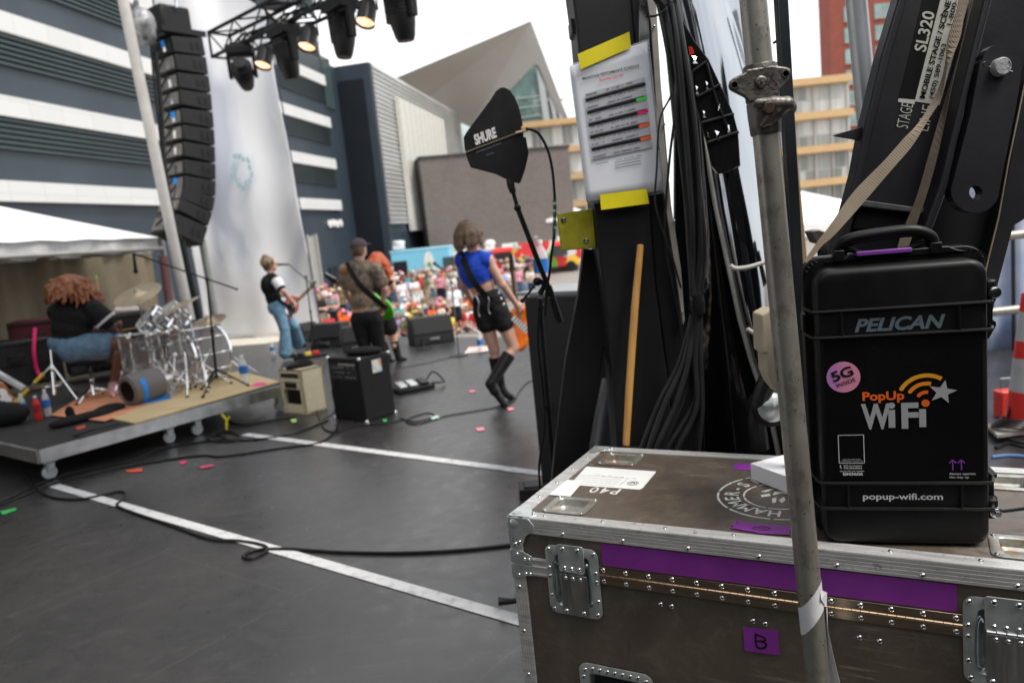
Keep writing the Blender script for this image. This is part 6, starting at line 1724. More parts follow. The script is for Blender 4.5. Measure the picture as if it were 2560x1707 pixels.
t.out(base=t.ramp(n1, [(.35, (.55, .56, .53)), (.55, (.36, .35, .31)), (.68, (.42, .24, .14))]), metal=.75, rough=.42); m_cup = t.mat
for c in cups:
    T = Matrix.Translation((c[0], c[1], CH - .001)); m = MB(); dish(m, T, .128, .120, .020, .017, .022); c_ = m.obj('caster_cup', m_cup, fc)
    m = MB()
    for a in (-1, 1):
        for b in (-1, 1): rivet(m, (c[0] + a * .054, c[1] + b * .050, CH + .002), (0, 0, 1), .0048)
    m.obj('rivets', RIV, c_)
Tf = lambda x, z, y=-.001: Matrix.Translation((x, y, z)) @ Matrix.Rotation(rad(90), 4, 'X')
m_zb = M('bluish zinc', (.50, .60, .62), .22, 1, .3, 18)
for c in lat:
    m = MB(); dish(m, Tf(c[0], c[1]), .150, .192, .022, .024, .016); lt = m.obj('latch', m_zinc, fc)
    m = MB(); m.prism(rrect(.074, .076, .006, 3, 0, 0), .0026, Tf(c[0], c[1] + .064, -.0045)); m.obj('catch_plate', m_zinc, lt, bevel=.0008)
    m = MB(); m.prism(rrect(.078, .112, .006, 3, 0, 0), .0026, Tf(c[0] + .004, c[1] - .034, -.0075)); m.obj('flap', M('brushed zinc', (.52, .53, .52), .34, 1, .25, 8, stretch=(14, 14, 1)) if 'brushed zinc' not in bpy.data.materials else bpy.data.materials['brushed zinc'], lt, bevel=.001)
    m = MB()
    for i in range(4): m.tube([(c[0] - .034 + i * .0175, -.0085, c[1] + .026), (c[0] - .0185 + i * .0175, -.0085, c[1] + .026)], .0042, 10)
    m.obj('knuckle', m_steel, lt)
    for sx in (-1, 1):
        m = MB(); x_ = c[0] + sx * .046
        m.tube(spline([(x_ + sx * -.006, -.003, c[1] + .045), (x_, -.009, c[1] + .055), (x_ + sx * .005, -.010, c[1] + .035), (x_ + sx * .006, -.010, c[1] - .02), (x_ + sx * .004, -.009, c[1] - .048), (x_ - sx * .004, -.004, c[1] - .055)]), .0035, 8); m.obj('draw_bar', m_zb, lt)
    m = MB()
    for a, b in ((-.064, .084), (.064, .084), (-.066, .032), (.066, .032), (-.066, .008), (.066, .008), (-.066, -.046), (.066, -.046), (-.062, -.084), (.062, -.084)): rivet(m, (c[0] + a, -.0038, c[1] + b), F_, .0054)
    for a in (-.021, .021): rivet(m, (c[0] + a, -.0072, c[1] + .090), F_, .0060)
    for a in (-.021, 0, .021): rivet(m, (c[0] + a, -.0072, c[1] + .038), F_, .0052, False); rivet(m, (c[0] + a + .003, -.0102, c[1] + .012), F_, .0052, False)
    for a in (-.024, .026): rivet(m, (c[0] + a, -.0102, c[1] - .082), F_, .0058)
    m.obj('rivets', RIV, lt)
for c in hdl:
    m = MB(); dish(m, Tf(c[0], c[1]), .205, .142, .026, .026, .014); lt = m.obj('handle_dish', m_zinc, fc)
    m = MB(); m.prism(rrect(.125, .07, .006, 3), .003, Tf(c[0], c[1], .006)); m.tube(spline([(c[0] - .06, -.003, c[1] + .02), (c[0] - .06, -.012, c[1] - .03), (c[0], -.014, c[1] - .036), (c[0] + .06, -.012, c[1] - .03), (c[0] + .06, -.003, c[1] + .02)]), .006, 10); m.obj('grip', m_blackp, lt)
    m = MB()
    for i in range(9): rivet(m, (c[0] - .084 + i * .021, -.0038, c[1] + .057 - (.006 if i in (0, 8) else 0)), F_, .0056)
    for b in (.03, 0, -.03): rivet(m, (c[0] - .09, -.0038, c[1] + b), F_, .0056); rivet(m, (c[0] + .09, -.0038, c[1] + b), F_, .0056)
    m.obj('rivets', RIV, lt)
for x_ in (.14, CL - .14):
    for y_ in (.12, CW - .12):
        m = MB(); m.box((x_, y_, Z0 - .008), (.10, .09, .012)); m.box((x_, y_ - .025, .075), (.04, .004, .08)); m.box((x_, y_ + .025, .075), (.04, .004, .08)); c_ = m.obj('caster', m_zinc, fc)
        m = MB(); m.lathe([(0, -.018), (.047, -.018), (.05, -.012), (.05, .012), (.047, .018), (0, .018)], Matrix.Translation((x_, y_, .051)) @ Matrix.Rotation(rad(90), 4, 'X'), 24); m.obj('wheel', m_cast, c_)
# tapes, stencils and labels
m = MB(); tp_pts = rrect(1.046 - .264, .0595, .004, 4, (.264 + 1.046) / 2, .783)
m.prism(tp_pts, .0008, Matrix.Translation((0, .0022, 0)) @ Matrix.Rotation(rad(90), 4, 'X')); m.obj('purple_tape_strip', m_purp, fc)
q0, q1 = cfr(1857, 1567), cfr(1948, 1638)
m = MB(); m.prism([(q0[0], q0[1]), (q1[0], q0[1] + .0035), (q1[0] + .001, q1[1]), (q0[0] + .001, q1[1] - .004)], .0008, Matrix.Translation((0, .0022, 0)) @ Matrix.Rotation(rad(90), 4, 'X')); tb = m.obj('purple_tape_patch', m_purp, fc)
def stroke(pts, w, T, mb):
    pts = [V((p[0], p[1], 0)) for p in pts]
    q = spline(pts, 6) if len(pts) > 2 else pts
    L_, R__ = [], []
    for i, p in enumerate(q):
        d = (q[min(i + 1, len(q) - 1)] - q[max(i - 1, 0)]).normalized(); nn = V((-d.y, d.x, 0)) * w / 2
        L_.append(p + nn); R__.append(p - nn)
    n_ = len(q); mb.add(L_ + R__, [(i, i + 1, n_ + i + 1, n_ + i) for i in range(n_ - 1)], T); return mb
TB_ = Matrix.Translation(((q0[0] + q1[0]) / 2, .0008, (q0[1] + q1[1]) / 2)) @ Matrix.Rotation(rad(90), 4, 'X')
m = MB(); hB = .019
stroke([(-.011, hB * .95), (-.012, .0), (-.010, -hB * .85)], .0045, TB_, m); stroke([(-.012, hB * .8), (.006, hB * .55), (.010, hB * .2), (.002, hB * .0), (-.010, -hB * .05)], .0042, TB_, m); stroke([(-.002, .001), (.011, -hB * .25), (.008, -hB * .75), (-.004, -hB * .98), (-.012, -hB * .75)], .005, TB_, m)
m.obj('marker_letter', m_ink, tb, smooth=False, fix=False)
def toppoly(pts, z, th, mat, name, par=fc, **k):
    m = MB(); m.prism([ctop(x, y) for x, y in pts], th, Matrix.Translation((0, 0, CH + z))); return m.obj(name, mat, par, smooth=False, **k)
toppoly([(1466, 1165), (1640, 1177), (1637, 1182), (1606, 1219), (1598, 1222), (1424, 1210)], -.0018, .0008, m_pap, 'address_label')
m = MB()
for k_ in range(5):
    a, b = ctop(1448 - k_ * 7, 1186 + k_ * 5), ctop(1560 - k_ * 6, 1194 + k_ * 5)
    stroke([a, b], .0012, Matrix.Translation((0, 0, CH - .0006)), m)
a, b = ctop(1566, 1199), ctop(1546, 1214); stroke([a, b], .0012, Matrix.Translation((0, 0, CH - .0006)), m)
c_ = ctop(1582, 1207); 
for r_1 in (.016, .012): stroke([(c_[0] + r_1 * math.cos(i * .4), c_[1] + r_1 * math.sin(i * .4)) for i in range(17)], .0016, Matrix.Translation((0, 0, CH - .0006)), m)
stroke([(c_[0] - .007, c_[1] - .004), (c_[0], c_[1] + .006), (c_[0] + .007, c_[1] - .003)], .004, Matrix.Translation((0, 0, CH - .0006)), m)
a = ctop(1490, 1186); 
for k_ in range(7):
    b = ctop(1490 + k_ * 15, 1186 + k_ * 1.6); stroke([(b[0], b[1]), (b[0] + .006, b[1] + .006 * (-1) ** k_), (b[0] + .012, b[1])], .0014, Matrix.Translation((0, 0, CH - .0006)), m)
m.obj('label_print', m_ink, fc, smooth=False, fix=False)
toppoly([(1409, 1199), (1460, 1202), (1426, 1241), (1373, 1237)], .0006, .0006, m_white, 'white_sticker')
rot180 = Matrix.Rotation(math.pi, 4, 'Z')
p4 = ctop(1545, 1226)
text('P40', .044, Matrix.Translation((p4[0] + .005, p4[1] + .015, CH - .0014)) @ rot180, 'stencil_lettering', m_sten, fc, bold=.012, sx=.85, spacing=1.25)
ccx, ccy, cr_ = .657, .308, .163
def ring(mb, r0, r1, gaps, T):
    for g0, g1 in gaps:
        n_ = max(4, int((g1 - g0) / 5)); vs = []
        for i in range(n_ + 1):
            a = rad(g0 + (g1 - g0) * i / n_); vs += [(r0 * math.cos(a), r0 * math.sin(a), 0), (r1 * math.cos(a), r1 * math.sin(a), 0)]
        mb.add(vs, [(2 * i, 2 * i + 1, 2 * i + 3, 2 * i + 2) for i in range(n_)], T)
Tc = Matrix.Translation((ccx, ccy, CH - .0014))
m = MB(); ring(m, cr_ - .006, cr_, [(a, a + 42) for a in range(3, 363, 45)], Tc); ring(m, cr_ * .585 - .005, cr_ * .585, [(a, a + 56) for a in range(20, 380, 60)], Tc)
for pts in ([(-.055, .02), (-.035, .045), (-.022, .048), (-.04, .02)], [(-.05, -.005), (-.03, .012), (-.024, -.006), (-.045, -.02)], [(-.02, .0), (.0, .02), (.02, .012), (.03, .03), (.01, .035), (-.02, .03)], [(.0, -.03), (.01, -.005), (.016, -.03), (.01, -.05)], [(-.018, -.022), (-.008, -.012), (-.004, -.05), (-.012, -.055)], [(.025, -.01), (.05, .0), (.06, -.03), (.04, -.025)], [(.03, .045), (.055, .03), (.045, .055)]):
    m.add([(x, y, 0) for x, y in pts], [tuple(range(len(pts)))], Tc)
m.obj('stencil_emblem', m_sten, fc, smooth=False, fix=False)
word = 'HAMMER-SILO'
for i, ch in enumerate(word):
    a = rad(-88 - i * 17.5); r_t = cr_ * .655
    T = Tc @ Matrix.Rotation(a - math.pi / 2, 4, 'Z') @ Matrix.Translation((0, r_t, 0))
    text(ch, .038, T, 'stencil_letter', m_sten, fc, bold=.02, sx=.9, align='CENTER')
toppoly([(1829, 1312), (1833, 1306), (1846, 1312), (1842, 1299), (1862, 1306), (1890, 1310), (1975, 1316), (1980, 1320), (1974, 1330), (1976, 1337), (1900, 1334), (1880, 1329), (1858, 1327), (1850, 1324), (1826, 1321), (1834, 1317)], .0006, .0008, m_purp, 'torn_tape')
c0_ = ctop(1903, 1321)
m = MB(); Tm = Matrix.Translation((c0_[0], c0_[1], CH + .002))
stroke([(-.014, .004), (.008, .010), (.020, .0), (.008, -.011), (-.018, -.008), (-.014, .006)], .0030, Tm, m); stroke([(-.008, -.001), (.012, .001)], .0028, Tm, m); m.obj('marker_letter', m_ink, fc, smooth=False, fix=False)
toppoly([(1838, 1157), (1890, 1157), (1890, 1175), (1832, 1171)], -.0018, .0008, m_purp, 'tape_patch')

# foam block with blue cable bag on the lid
fo = CT @ V((.562, .415, CH)); f1 = CT @ V((.672, .325, CH))
TF = frame_mat(fo + V((0, 0, .001)), f1 - fo, z=Zu)
foam = empty('foam_block', mat=TF, label='white foam block with a cut-out lying on the lid beside the scaffold pole', cat='foam')
t = NT('white foam'); n1 = t.noise(120, t.vec(), 3, .7); t.out(base=(.83, .83, .86), rough=.9, normal=t.bump(n1, .3, .002)); m_foam = t.mat
m = MB(); zt = .046; X1, Y1 = .32, .19; hx0, hx1, hy0, hy1 = .07, .27, .045, .15
holes_panel(m, 0, X1, 0, Y1, [(hx0, hx1, hy0, hy1)], lambda u, v_: (u, v_, zt))
for a, b in (((0, 0), (X1, 0)), ((X1, 0), (X1, Y1)), ((X1, Y1), (0, Y1)), ((0, Y1), (0, 0))): m.add([(a[0], a[1], 0), (b[0], b[1], 0), (b[0], b[1], zt), (a[0], a[1], zt)], [(0, 1, 2, 3)])
for a, b in (((hx0, hy0), (hx1, hy0)), ((hx1, hy0), (hx1, hy1)), ((hx1, hy1), (hx0, hy1)), ((hx0, hy1), (hx0, hy0))): m.add([(a[0], a[1], .02), (b[0], b[1], .02), (b[0], b[1], zt), (a[0], a[1], zt)], [(0, 1, 2, 3)])
m.add([(hx0, hy0, .02), (hx1, hy0, .02), (hx1, hy1, .02), (hx0, hy1, .02)], [(0, 1, 2, 3)]); m.add([(0, 0, 0), (X1, 0, 0), (X1, Y1, 0), (0, Y1, 0)], [(0, 1, 2, 3)])
m.obj('block', m_foam, foam, smooth=False)
rn2 = random.Random(5); m = MB(); pts = [V((hx0 + .012 + (hx1 - hx0 - .02) * i / 9, (hy0 + hy1) / 2 + rn2.uniform(-.03, .03), .045 + rn2.uniform(0, .02))) for i in range(10)]
m.tube(spline(pts, 3), [.018 + .006 * math.sin(i * 1.7) for i in range(28)], 9)
tag(m.obj('plastic_bag', M('crinkled blue plastic', (.10, .17, .28), .12, .1, .4, 30, bump=.8, bs=90), None), 'crinkled dark blue plastic bag sitting in the foam block', 'bag').matrix_world = TF

# ================================================================== BLACK EQUIPMENT CASE
PO = G(2060, 1360, CH); PA = G(2475, 1368, CH); px_ = PA - PO; px_.z = 0; px_.normalize()
PT = frame_mat(PO, px_, z=Zu); PTi = PT.inverted(); pyw = PT.to_3x3() @ V((0, 1, 0))
def pf(X, Y, z=1):
    sx_, sy_ = (1900 + X / 2.6136, 500 + Y / 2.6136) if z == 1 else (1900 + X / 2.218, 1000 + Y / 2.218)
    p = PTi @ PL(sx_, sy_, PO, pyw); return (p.x, p.z)
t = NT('textured black resin'); n1 = t.noise(900, t.vec(), 2, .6); n2 = t.noise(7, t.vec(), 4, .6)
sc_ = t.ramp(t.noise(3, t.vec((40, 40, 2), rot=(.2, .4, .1)), 6, .75), [(.66, 0), (.72, .5)])
t.out(base=t.mix(sc_, t.ramp(n2, [(.3, (.0045, .0045, .005)), (.7, (.008, .008, .0085))]), (.04, .04, .042)), spec=.28, rough=t.ramp(n2, [(.3, .36), (.7, .48)]), normal=t.bump(n1, .22, .0004)); m_res = t.mat
pc = empty('equipment_case', mat=PT, label='upright black ribbed plastic case with orange and silver wireless logo, standing on the lid', cat='case')
PW, PH, PD = .330, .622, .235
def pshell(mb, w, h, r, y0, y1, cx=PW / 2, cz=.31, ri=None, edge=.014, n=7):
    """rounded slab from y0 (front) to y1 with a softened front edge"""
    rings = []
    for k_ in range(5):
        a = rad(90 * k_ / 4); ins = edge * (1 - math.sin(a)); yy = y0 + edge * (1 - math.cos(a)) if False else y0 + edge * (1 - math.sin(rad(90 * k_ / 4))) * 0
        ins = edge * (1 - math.sin(a)); yy = y0 + edge * (1 - math.cos(a))
        rings.append((w - 2 * ins, h - 2 * ins, max(r - ins, .004), yy))
    rings = [(w - 2 * edge * (1 - math.sin(rad(22.5 * k_))), h - 2 * edge * (1 - math.sin(rad(22.5 * k_))), max(r - edge * (1 - math.sin(rad(22.5 * k_))), .004), y0 + edge * (1 - math.cos(rad(22.5 * k_)))) for k_ in range(5)]
    rings.append((w, h, r, y1)); vs = []; fs = []; k = 4 * (n + 1)
    for a, b, c, yy in rings: vs += [(cx + p[0], yy, cz + p[1]) for p in rrect(a, b, c, n)]
    for i in range(len(rings) - 1):
        for j in range(k): fs.append((i * k + j, i * k + (j + 1) % k, (i + 1) * k + (j + 1) % k, (i + 1) * k + j))
    fs.append(tuple(range(k))); fs.append(tuple(range((len(rings) - 1) * k, len(rings) * k))); mb.add(vs, fs)
m = MB(); pshell(m, PW - .004, PH - .012, .034, -.0, .085, cz=.306); m.obj('lid', m_res, pc)
m = MB(); pshell(m, PW + .030, PH + .016, .040, .078, .100, cz=.315, edge=.004); pshell(m, PW + .030, PH + .016, .040, .104, .126, cz=.315, edge=.004); m.obj('rim', m_res, pc)
m = MB(); pshell(m, PW - .004, PH - .004, .032, .120, PD, cz=.31, edge=.002); m.obj('base_shell', m_res, pc)
m = MB()
for za, zb in ((.523, .467), (.143, .0855)):
    for zz in (za, zb): m.tube([(-.004, .0, zz), (.02, -.0028, zz), (PW - .02, -.0028, zz), (PW + .002, .0, zz)], .0036, 8); m.tube([(-.003, .0, zz), (-.012, .06, zz), (-.012, .09, zz)], .0036, 8); m.tube([(PW + .001, .0, zz), (PW + .012, .03, zz), (PW + .012, .09, zz)], .0036, 8)
    for xx in (.053, .274): m.tube([(xx, -.0025, za), (xx, -.0025, zb)], .0034, 8)
m.obj('rib', m_res, pc)
# front decal sheet
m_dec = M('satin black decal', (.006, .006, .0065), .24, 0, .1, 6)
m = MB(); m.prism(rrect(.300, .312, .006, 3, .166, .305), .0006, Matrix.Rotation(rad(90), 4, 'X')); dec = m.obj('decal_sheet', m_dec, pc)
FT = lambda x, z, y=-.0012: Matrix.Translation((x, y, z)) @ Matrix.Rotation(rad(90), 4, 'X')
m_gry = M('slate lettering', (.115, .15, .175), .45); m_slv = M('silver print', (.36, .36, .37), .45, 0, .04); m_orp = M('orange print', (.80, .13, .012), .5); m_amb = M('amber print', (.72, .32, .015), .5); m_am2 = M('deep amber print', (.78, .24, .014), .5)
m_vio = M('violet print', (.22, .05, .34), .5); m_wpr = M('pale print', (.62, .62, .63), .5)
text('PELICAN', .0272, FT(.0775, .4765, -.0006), 'lettering', m_gry, pc, bold=.035, shear=.28, width=.172)
text('PopUp', .0185, FT(.0885, .3275), 'lettering', m_orp, dec, bold=.032, width=.081)
text('W', .054, FT(.085, .266), 'lettering', m_slv, dec, bold=.035, width=.058)
text('F', .054, FT(.163, .266), 'lettering', m_slv, dec, bold=.035, width=.033)
m = MB()
for x_ in (.1445, .2035): m.add([(x_ - .0065, 0, 0), (x_ + .0065, 0, 0), (x_ + .0065, .039, 0), (x_ - .0065, .039, 0)], [(0, 1, 2, 3)], FT(0, .266))
m.add([(p[0] + .1445, p[1] + .0485, 0) for p in circ(.0068, 20)], [tuple(range(20))], FT(0, .266)); m.obj('lettering', m_slv, dec, smooth=False, fix=False)
m = MB(); m.add([(p[0] + .2095, p[1] + .3175 - .266, 0) for p in circ(.0078, 24)], [tuple(range(24))], FT(0, .266)); m.obj('dot', m_orp, dec, smooth=False, fix=False)
# signal arcs: centred at the dot, opening up-left
def arcband(mb, cx, cz, r0, r1, a0, a1, T):
    n_ = 20; vs = []
    for i in range(n_ + 1):
        a = rad(a0 + (a1 - a0) * i / n_); vs += [(cx + r0 * math.cos(a), cz + r0 * math.sin(a), 0), (cx + r1 * math.cos(a), cz + r1 * math.sin(a), 0)]
    mb.add(vs, [(2 * i, 2 * i + 1, 2 * i + 3, 2 * i + 2) for i in range(n_)], T)
    a = rad(a1); rm, rr = (r0 + r1) / 2, (r1 - r0) / 2; cxx, czz = cx + rm * math.cos(a), cz + rm * math.sin(a)
    mb.add([(cxx + rr * math.cos(rad(q)), czz + rr * math.sin(rad(q)), .00001) for q in range(0, 360, 24)], [tuple(range(15))], T)
for r0, r1, mt, a0, a1 in ((.0150, .0225, m_orp, 80, 140), (.0330, .0410, m_am2, 76, 146), (.0500, .0585, m_amb, 58, 150)):
    m = MB(); arcband(m, .2115, .3225, r0, r1, a0, a1, FT(0, 0)); m.obj('signal_arc', mt, dec, smooth=False, fix=False)
m = MB(); sp = []
for i in range(10):
    a = rad(78 + 36 * i); rr = .0275 if i % 2 == 0 else .0115; sp.append((.2415 + rr * math.cos(a), .3405 + rr * .95 * math.sin(a), 0))
m.add(sp + [(.2415, .3405, 0)], [(i, (i + 1) % 10, 10) for i in range(10)], FT(0, 0, -.0022)); m.obj('star', m_slv, dec, smooth=False, fix=False)
m = MB(); m.add([(x * 1.14 - .2415 * .14, y * 1.14 - .3405 * .14, 0) for x, y, z in sp + [(.2415, .3405, 0)]], [(i, (i + 1) % 10, 10) for i in range(10)], FT(0, 0, -.0017)); m.obj('star_outline', m_dec, dec, smooth=False, fix=False)
# round pink sticker
t = NT('pink gradient sticker'); sx_ = t.n('ShaderNodeSeparateXYZ', Vector=t.vec())
t.out(base=t.ramp(t.math('ADD', t.math('MULTIPLY', sx_.outputs[0], 9.0), t.noise(3, t.vec(), 2)), [(.6, (.42, .20, .62)), (1.1, (.75, .28, .42))]), rough=.3); m_pk = t.mat
m = MB(); m.prism([(p[0] + .0525, p[1] + .380) for p in circ(.0335, 40)], .0005, FT(0, 0, -.0008)); stk = m.obj('round_sticker', m_pk, dec)
R20 = Matrix.Rotation(rad(20), 4, 'Z')
text('5G', .0215, FT(.0520, .3815, -.0018) @ R20 @ Matrix.Translation((0, -.004, 0)), 'lettering', m_ink, stk, bold=.03, align='CENTER', width=.044)
text('INSIDE', .0085, FT(.0585, .3645, -.0018) @ R20, 'lettering', m_ink, stk, bold=.012, align='CENTER', width=.040)
# service sticker (the square code itself is left out)
m = MB(); m.prism(rrect(.062, .104, .005, 4, .062, .204), .0004, FT(0, 0, -.0010)); sv_ = m.obj('service_sticker', M('gloss black sticker', (.006, .006, .006), .15), dec)
m = MB()
for (a, b, c, d) in ((.037, .2525, .089, .2510), (.037, .1895, .089, .1880), (.037, .2525, .0385, .188), (.0875, .2525, .089, .188)): m.add([(a, d, 0), (c, d, 0), (c, b, 0), (a, b, 0)], [(0, 1, 2, 3)], FT(0, 0, -.0018))
m.obj('white_frame', m_wpr, sv_, smooth=False, fix=False)
text('SCAN TO VIEW YOUR', .0023, FT(.063, .1960, -.0018), 'lettering', m_wpr, sv_, bold=.01, align='CENTER', width=.036)
text('LOGIN INFO + SETUP TIPS', .0023, FT(.063, .1920, -.0018), 'lettering', m_wpr, sv_, bold=.01, align='CENTER', width=.044)
text('24/7 Live Support', .0032, FT(.046, .1815, -.0018), 'lettering', m_wpr, sv_, bold=.02, width=.037)
text('747.253.0254', .0038, FT(.046, .1758, -.0018), 'lettering', m_wpr, sv_, bold=.03, width=.037)
text('Quote this unit number:', .0030, FT(.0385, .1695, -.0018), 'lettering', m_wpr, sv_, bold=.015, width=.049)
text('BM3606', .0068, FT(.0445, .1610, -.0018), 'lettering', m_wpr, sv_, bold=.03, width=.040)
m = MB(); stroke([(.0405, .184), (.0395, .180), (.0425, .1765)], .0017, FT(0, 0, -.0018), m); m.obj('phone_mark', m_wpr, sv_, smooth=False, fix=False)
m = MB()
for x_ in (.2585, .2745):
    m.add([(x_ - .0012, .171, 0), (x_ + .0012, .171, 0), (x_ + .0012, .192, 0), (x_ - .0012, .192, 0)], [(0, 1, 2, 3)], FT(0, 0)); stroke([(x_ - .0065, .1865), (x_, .1935)], .0026, FT(0, 0), m); stroke([(x_ + .0065, .1865), (x_, .1935)], .0026, FT(0, 0), m)
m.obj('up_arrows', m_vio, dec, smooth=False, fix=False)
text('Always operate', .0052, FT(.2515, .1610), 'lettering', m_wpr, dec, bold=.0, width=.049)
text('this way up.', .0052, FT(.2515, .1535), 'lettering', m_wpr, dec, bold=.0, width=.038)
text('popup-wifi.com', .0140, FT(.0830, .1060, -.0006), 'lettering', m_wpr, pc, bold=.02, width=.156)
# top rim fins, handle, purple strip, side hardware
m = MB()
for a in (.0, .012): pass
for s_ in (-1, 1):
    for a_ in (22, 38, 54, 70):
        c_ = (PW / 2 + s_ * (PW / 2 + .015 - .04), .315 + .319 - .04)
        d_ = (math.sin(rad(90 - a_)) * s_, math.cos(rad(90 - a_)))
        m.box((c_[0] + d_[0] * .034, .06, c_[1] + d_[1] * .034), (.0025, .05, .0025))
m.obj('corner_fin', m_res, pc)
m = MB()
m.prism([(.03, 0), (.07, .004), (.085, .014), (.275, .014), (.29, .006), (.31, .0)], .04, Matrix.Translation((0, .112, .622)) @ Matrix.Rotation(rad(90), 4, 'X')); m.obj('handle_mount', m_res, pc, bevel=.003)
m = MB(); m.box((.150, .068, .6350), (.108, .014, .010)); m.obj('purple_strip', m_vio, pc, bevel=.002)
m = MB(); hp = [(.062, .085, .632), (.062, .085, .650), (.080, .082, .664), (.115, .080, .671), (.190, .080, .675), (.222, .082, .671), (.246, .085, .657), (.252, .085, .635)]
q = spline(hp, 6); nq = len(q); m.tube(q, [.0085 + .0055 * max(0, math.sin(math.pi * i / (nq - 1))) ** .6 for i in range(nq)], 14); m.obj('handle', m_res, pc)
m = MB(); m.tube(spline([(.07, .095, .63), (.085, .09, .645), (.11, .09, .635), (.16, .09, .632), (.2, .09, .635), (.235, .09, .645), (.25, .095, .632)]), .006, 10)
for x_ in (.062, .252): m.box((x_, .088, .634), (.022, .04, .024))
m.obj('handle_bracket', m_res, pc, bevel=.003)
for z_, s_ in ((.538, 1), (.07, 1)):
    m = MB(); m.box((PW + .010, .05, z_ + .004), (.022, .05, .045)); hw = m.obj('hasp_mount', m_res, pc, bevel=.006)
    m = MB(); Tn = Matrix.Translation((PW + .014, .022, z_)) @ Matrix.Rotation(rad(90), 4, 'X'); m.lathe([(.0, 0), (.012, 0), (.012, .004), (.0095, .005), (.0095, .009), (0, .010)], Tn, 18); m.prism(circ(.0068, 6), .016, Tn); m.obj('bolt', m_steel, hw)
m = MB()
for za, zb in ((.523, .467), (.143, .086)):
    m.prism([(PW + .010, za), (PW + .026, za + .002), (PW + .026, za - .006), (PW + .020, za - .010), (PW + .020, zb + .010), (PW + .026, zb + .006), (PW + .026, zb - .002), (PW + .012, zb - .03), (PW + .006, zb - .03), (PW + .006, za)], -.05, Matrix.Translation((0, .05, 0)) @ Matrix.Rotation(rad(90), 4, 'X'))
m.obj('latch', m_res, pc, bevel=.002)
m = MB()
for za, zb in ((.515, .47), (.12, .09)):
    m.prism([(-.012, za), (-.020, za - .004), (-.020, zb + .004), (-.012, zb)], -.05, Matrix.Translation((0, .05, 0)) @ Matrix.Rotation(rad(90), 4, 'X'))
m.obj('hinge_block', m_res, pc, bevel=.002)
m = MB(); m.tube(spline([PT @ V((PW + .02, .03, .068)), CT @ V((1.24, .22, CH + .05)), CT @ V((1.30, .12, CH + .02)), CT @ V((1.36, .05, CH - .05))]), .004, 8)
tag(m.obj('cable', m_rubber), 'thin black cord leaving the lower right bolt of the black plastic case', 'cord')
# ================================================================== STAGE MAST, CABLES, SCHEDULE
PY0 = PY
def PY(x, y, yy): return PY0(x, y, yy + .14)      # the mast group stands just behind the road case
m_mast = M('mast black enamel', (.012, .012, .013), .46, 0, .22, 3, bump=.12, bs=40, bd=.003, spec=.35)
def fpoly(pts, yy, th, mat, name, par=None, world=True, sc=None, bevel=0, **k):
    """flat plate traced on the plane y = yy and extruded th backwards"""
    m = MB(); m.slab([PY(x, y, yy) for x, y in pts], (0, th, 0)); return m.obj(name, mat, par, smooth=False, world=(par is not None and world), bevel=bevel, **k)
mast = empty('stage_mast', loc=PY(1590, 1250, 2.9), label='tall black steel stage mast carrying the taped schedule, with splayed foot braces', cat='mast')
A = [(1424, -60), (1571, -60), (1582, 60), (1610, 330), (1638, 700), (1661, 880), (1673, 960), (1684, 1135), (1690, 1300), (1550, 1300), (1545, 1135), (1534, 962), (1521, 832), (1498, 640), (1484, 500), (1462, 300), (1440, 60)]
fpoly(A, 2.46, .20, m_mast, 'column', mast, bevel=.008)
B = [(1571, -60), (1628, -60), (1640, 60), (1664, 330), (1686, 600), (1700, 720), (1718, 830), (1738, 1135), (1745, 1300), (1690, 1300), (1684, 1135), (1673, 960), (1638, 700), (1610, 330), (1582, 60)]
fpoly(B, 2.53, .16, m_mast, 'side_flange', mast, bevel=.006)
Cc = [(1459, 621), (1496, 625), (1518, 824), (1502, 930), (1474, 1110), (1462, 1300), (1370, 1300), (1389, 1110), (1416, 890), (1447, 728)]
fpoly(Cc, 2.62, .06, m_mast, 'brace', mast, bevel=.005)
fpoly([(1426, 45), (1441, 48), (1444, 88), (1430, 82)], 2.50, .10, m_mast, 'lug', mast, bevel=.004)
fpoly([(1600, -60), (1616, -60), (1625, 120), (1600, 125)], 2.44, .02, m_steel, 'bracket', mast)
m = MB(); m.tube([PY(1548, 955, 2.95), PY(1528, 1060, 2.9), PY(1500, 1240, 2.85)], .075, 24); m.obj('foot_tube', M('dull grey tube', (.10, .10, .105), .35, .6, .2, 4), mast, world=True)
fpoly([(1440, 760), (1570, 760), (1570, 1300), (1400, 1300)], 3.3, .05, m_blackf, 'gap_shade', mast)  # black sheet standing in for the shade in the gap beside the brace
# pale strip beside the cables
fpoly([(1622, -60), (1640, 0), (1658, 310), (1676, 500), (1702, 670), (1712, 800), (1708, 812), (1690, 680), (1662, 500), (1644, 310), (1628, 60), (1608, -60)], 2.50, .02, M('pale weathered strip', (.34, .32, .29), .6, .2, .2, 12), 'cover_strip', mast)
m = MB()
for x, y in ((1636, 66), (1661, 311), (1686, 552), (1706, 780)): m.ell(PY(x, y, 2.495), .0045, n=8, k=5)
m.obj('strip_screw', m_steel, mast, world=True)
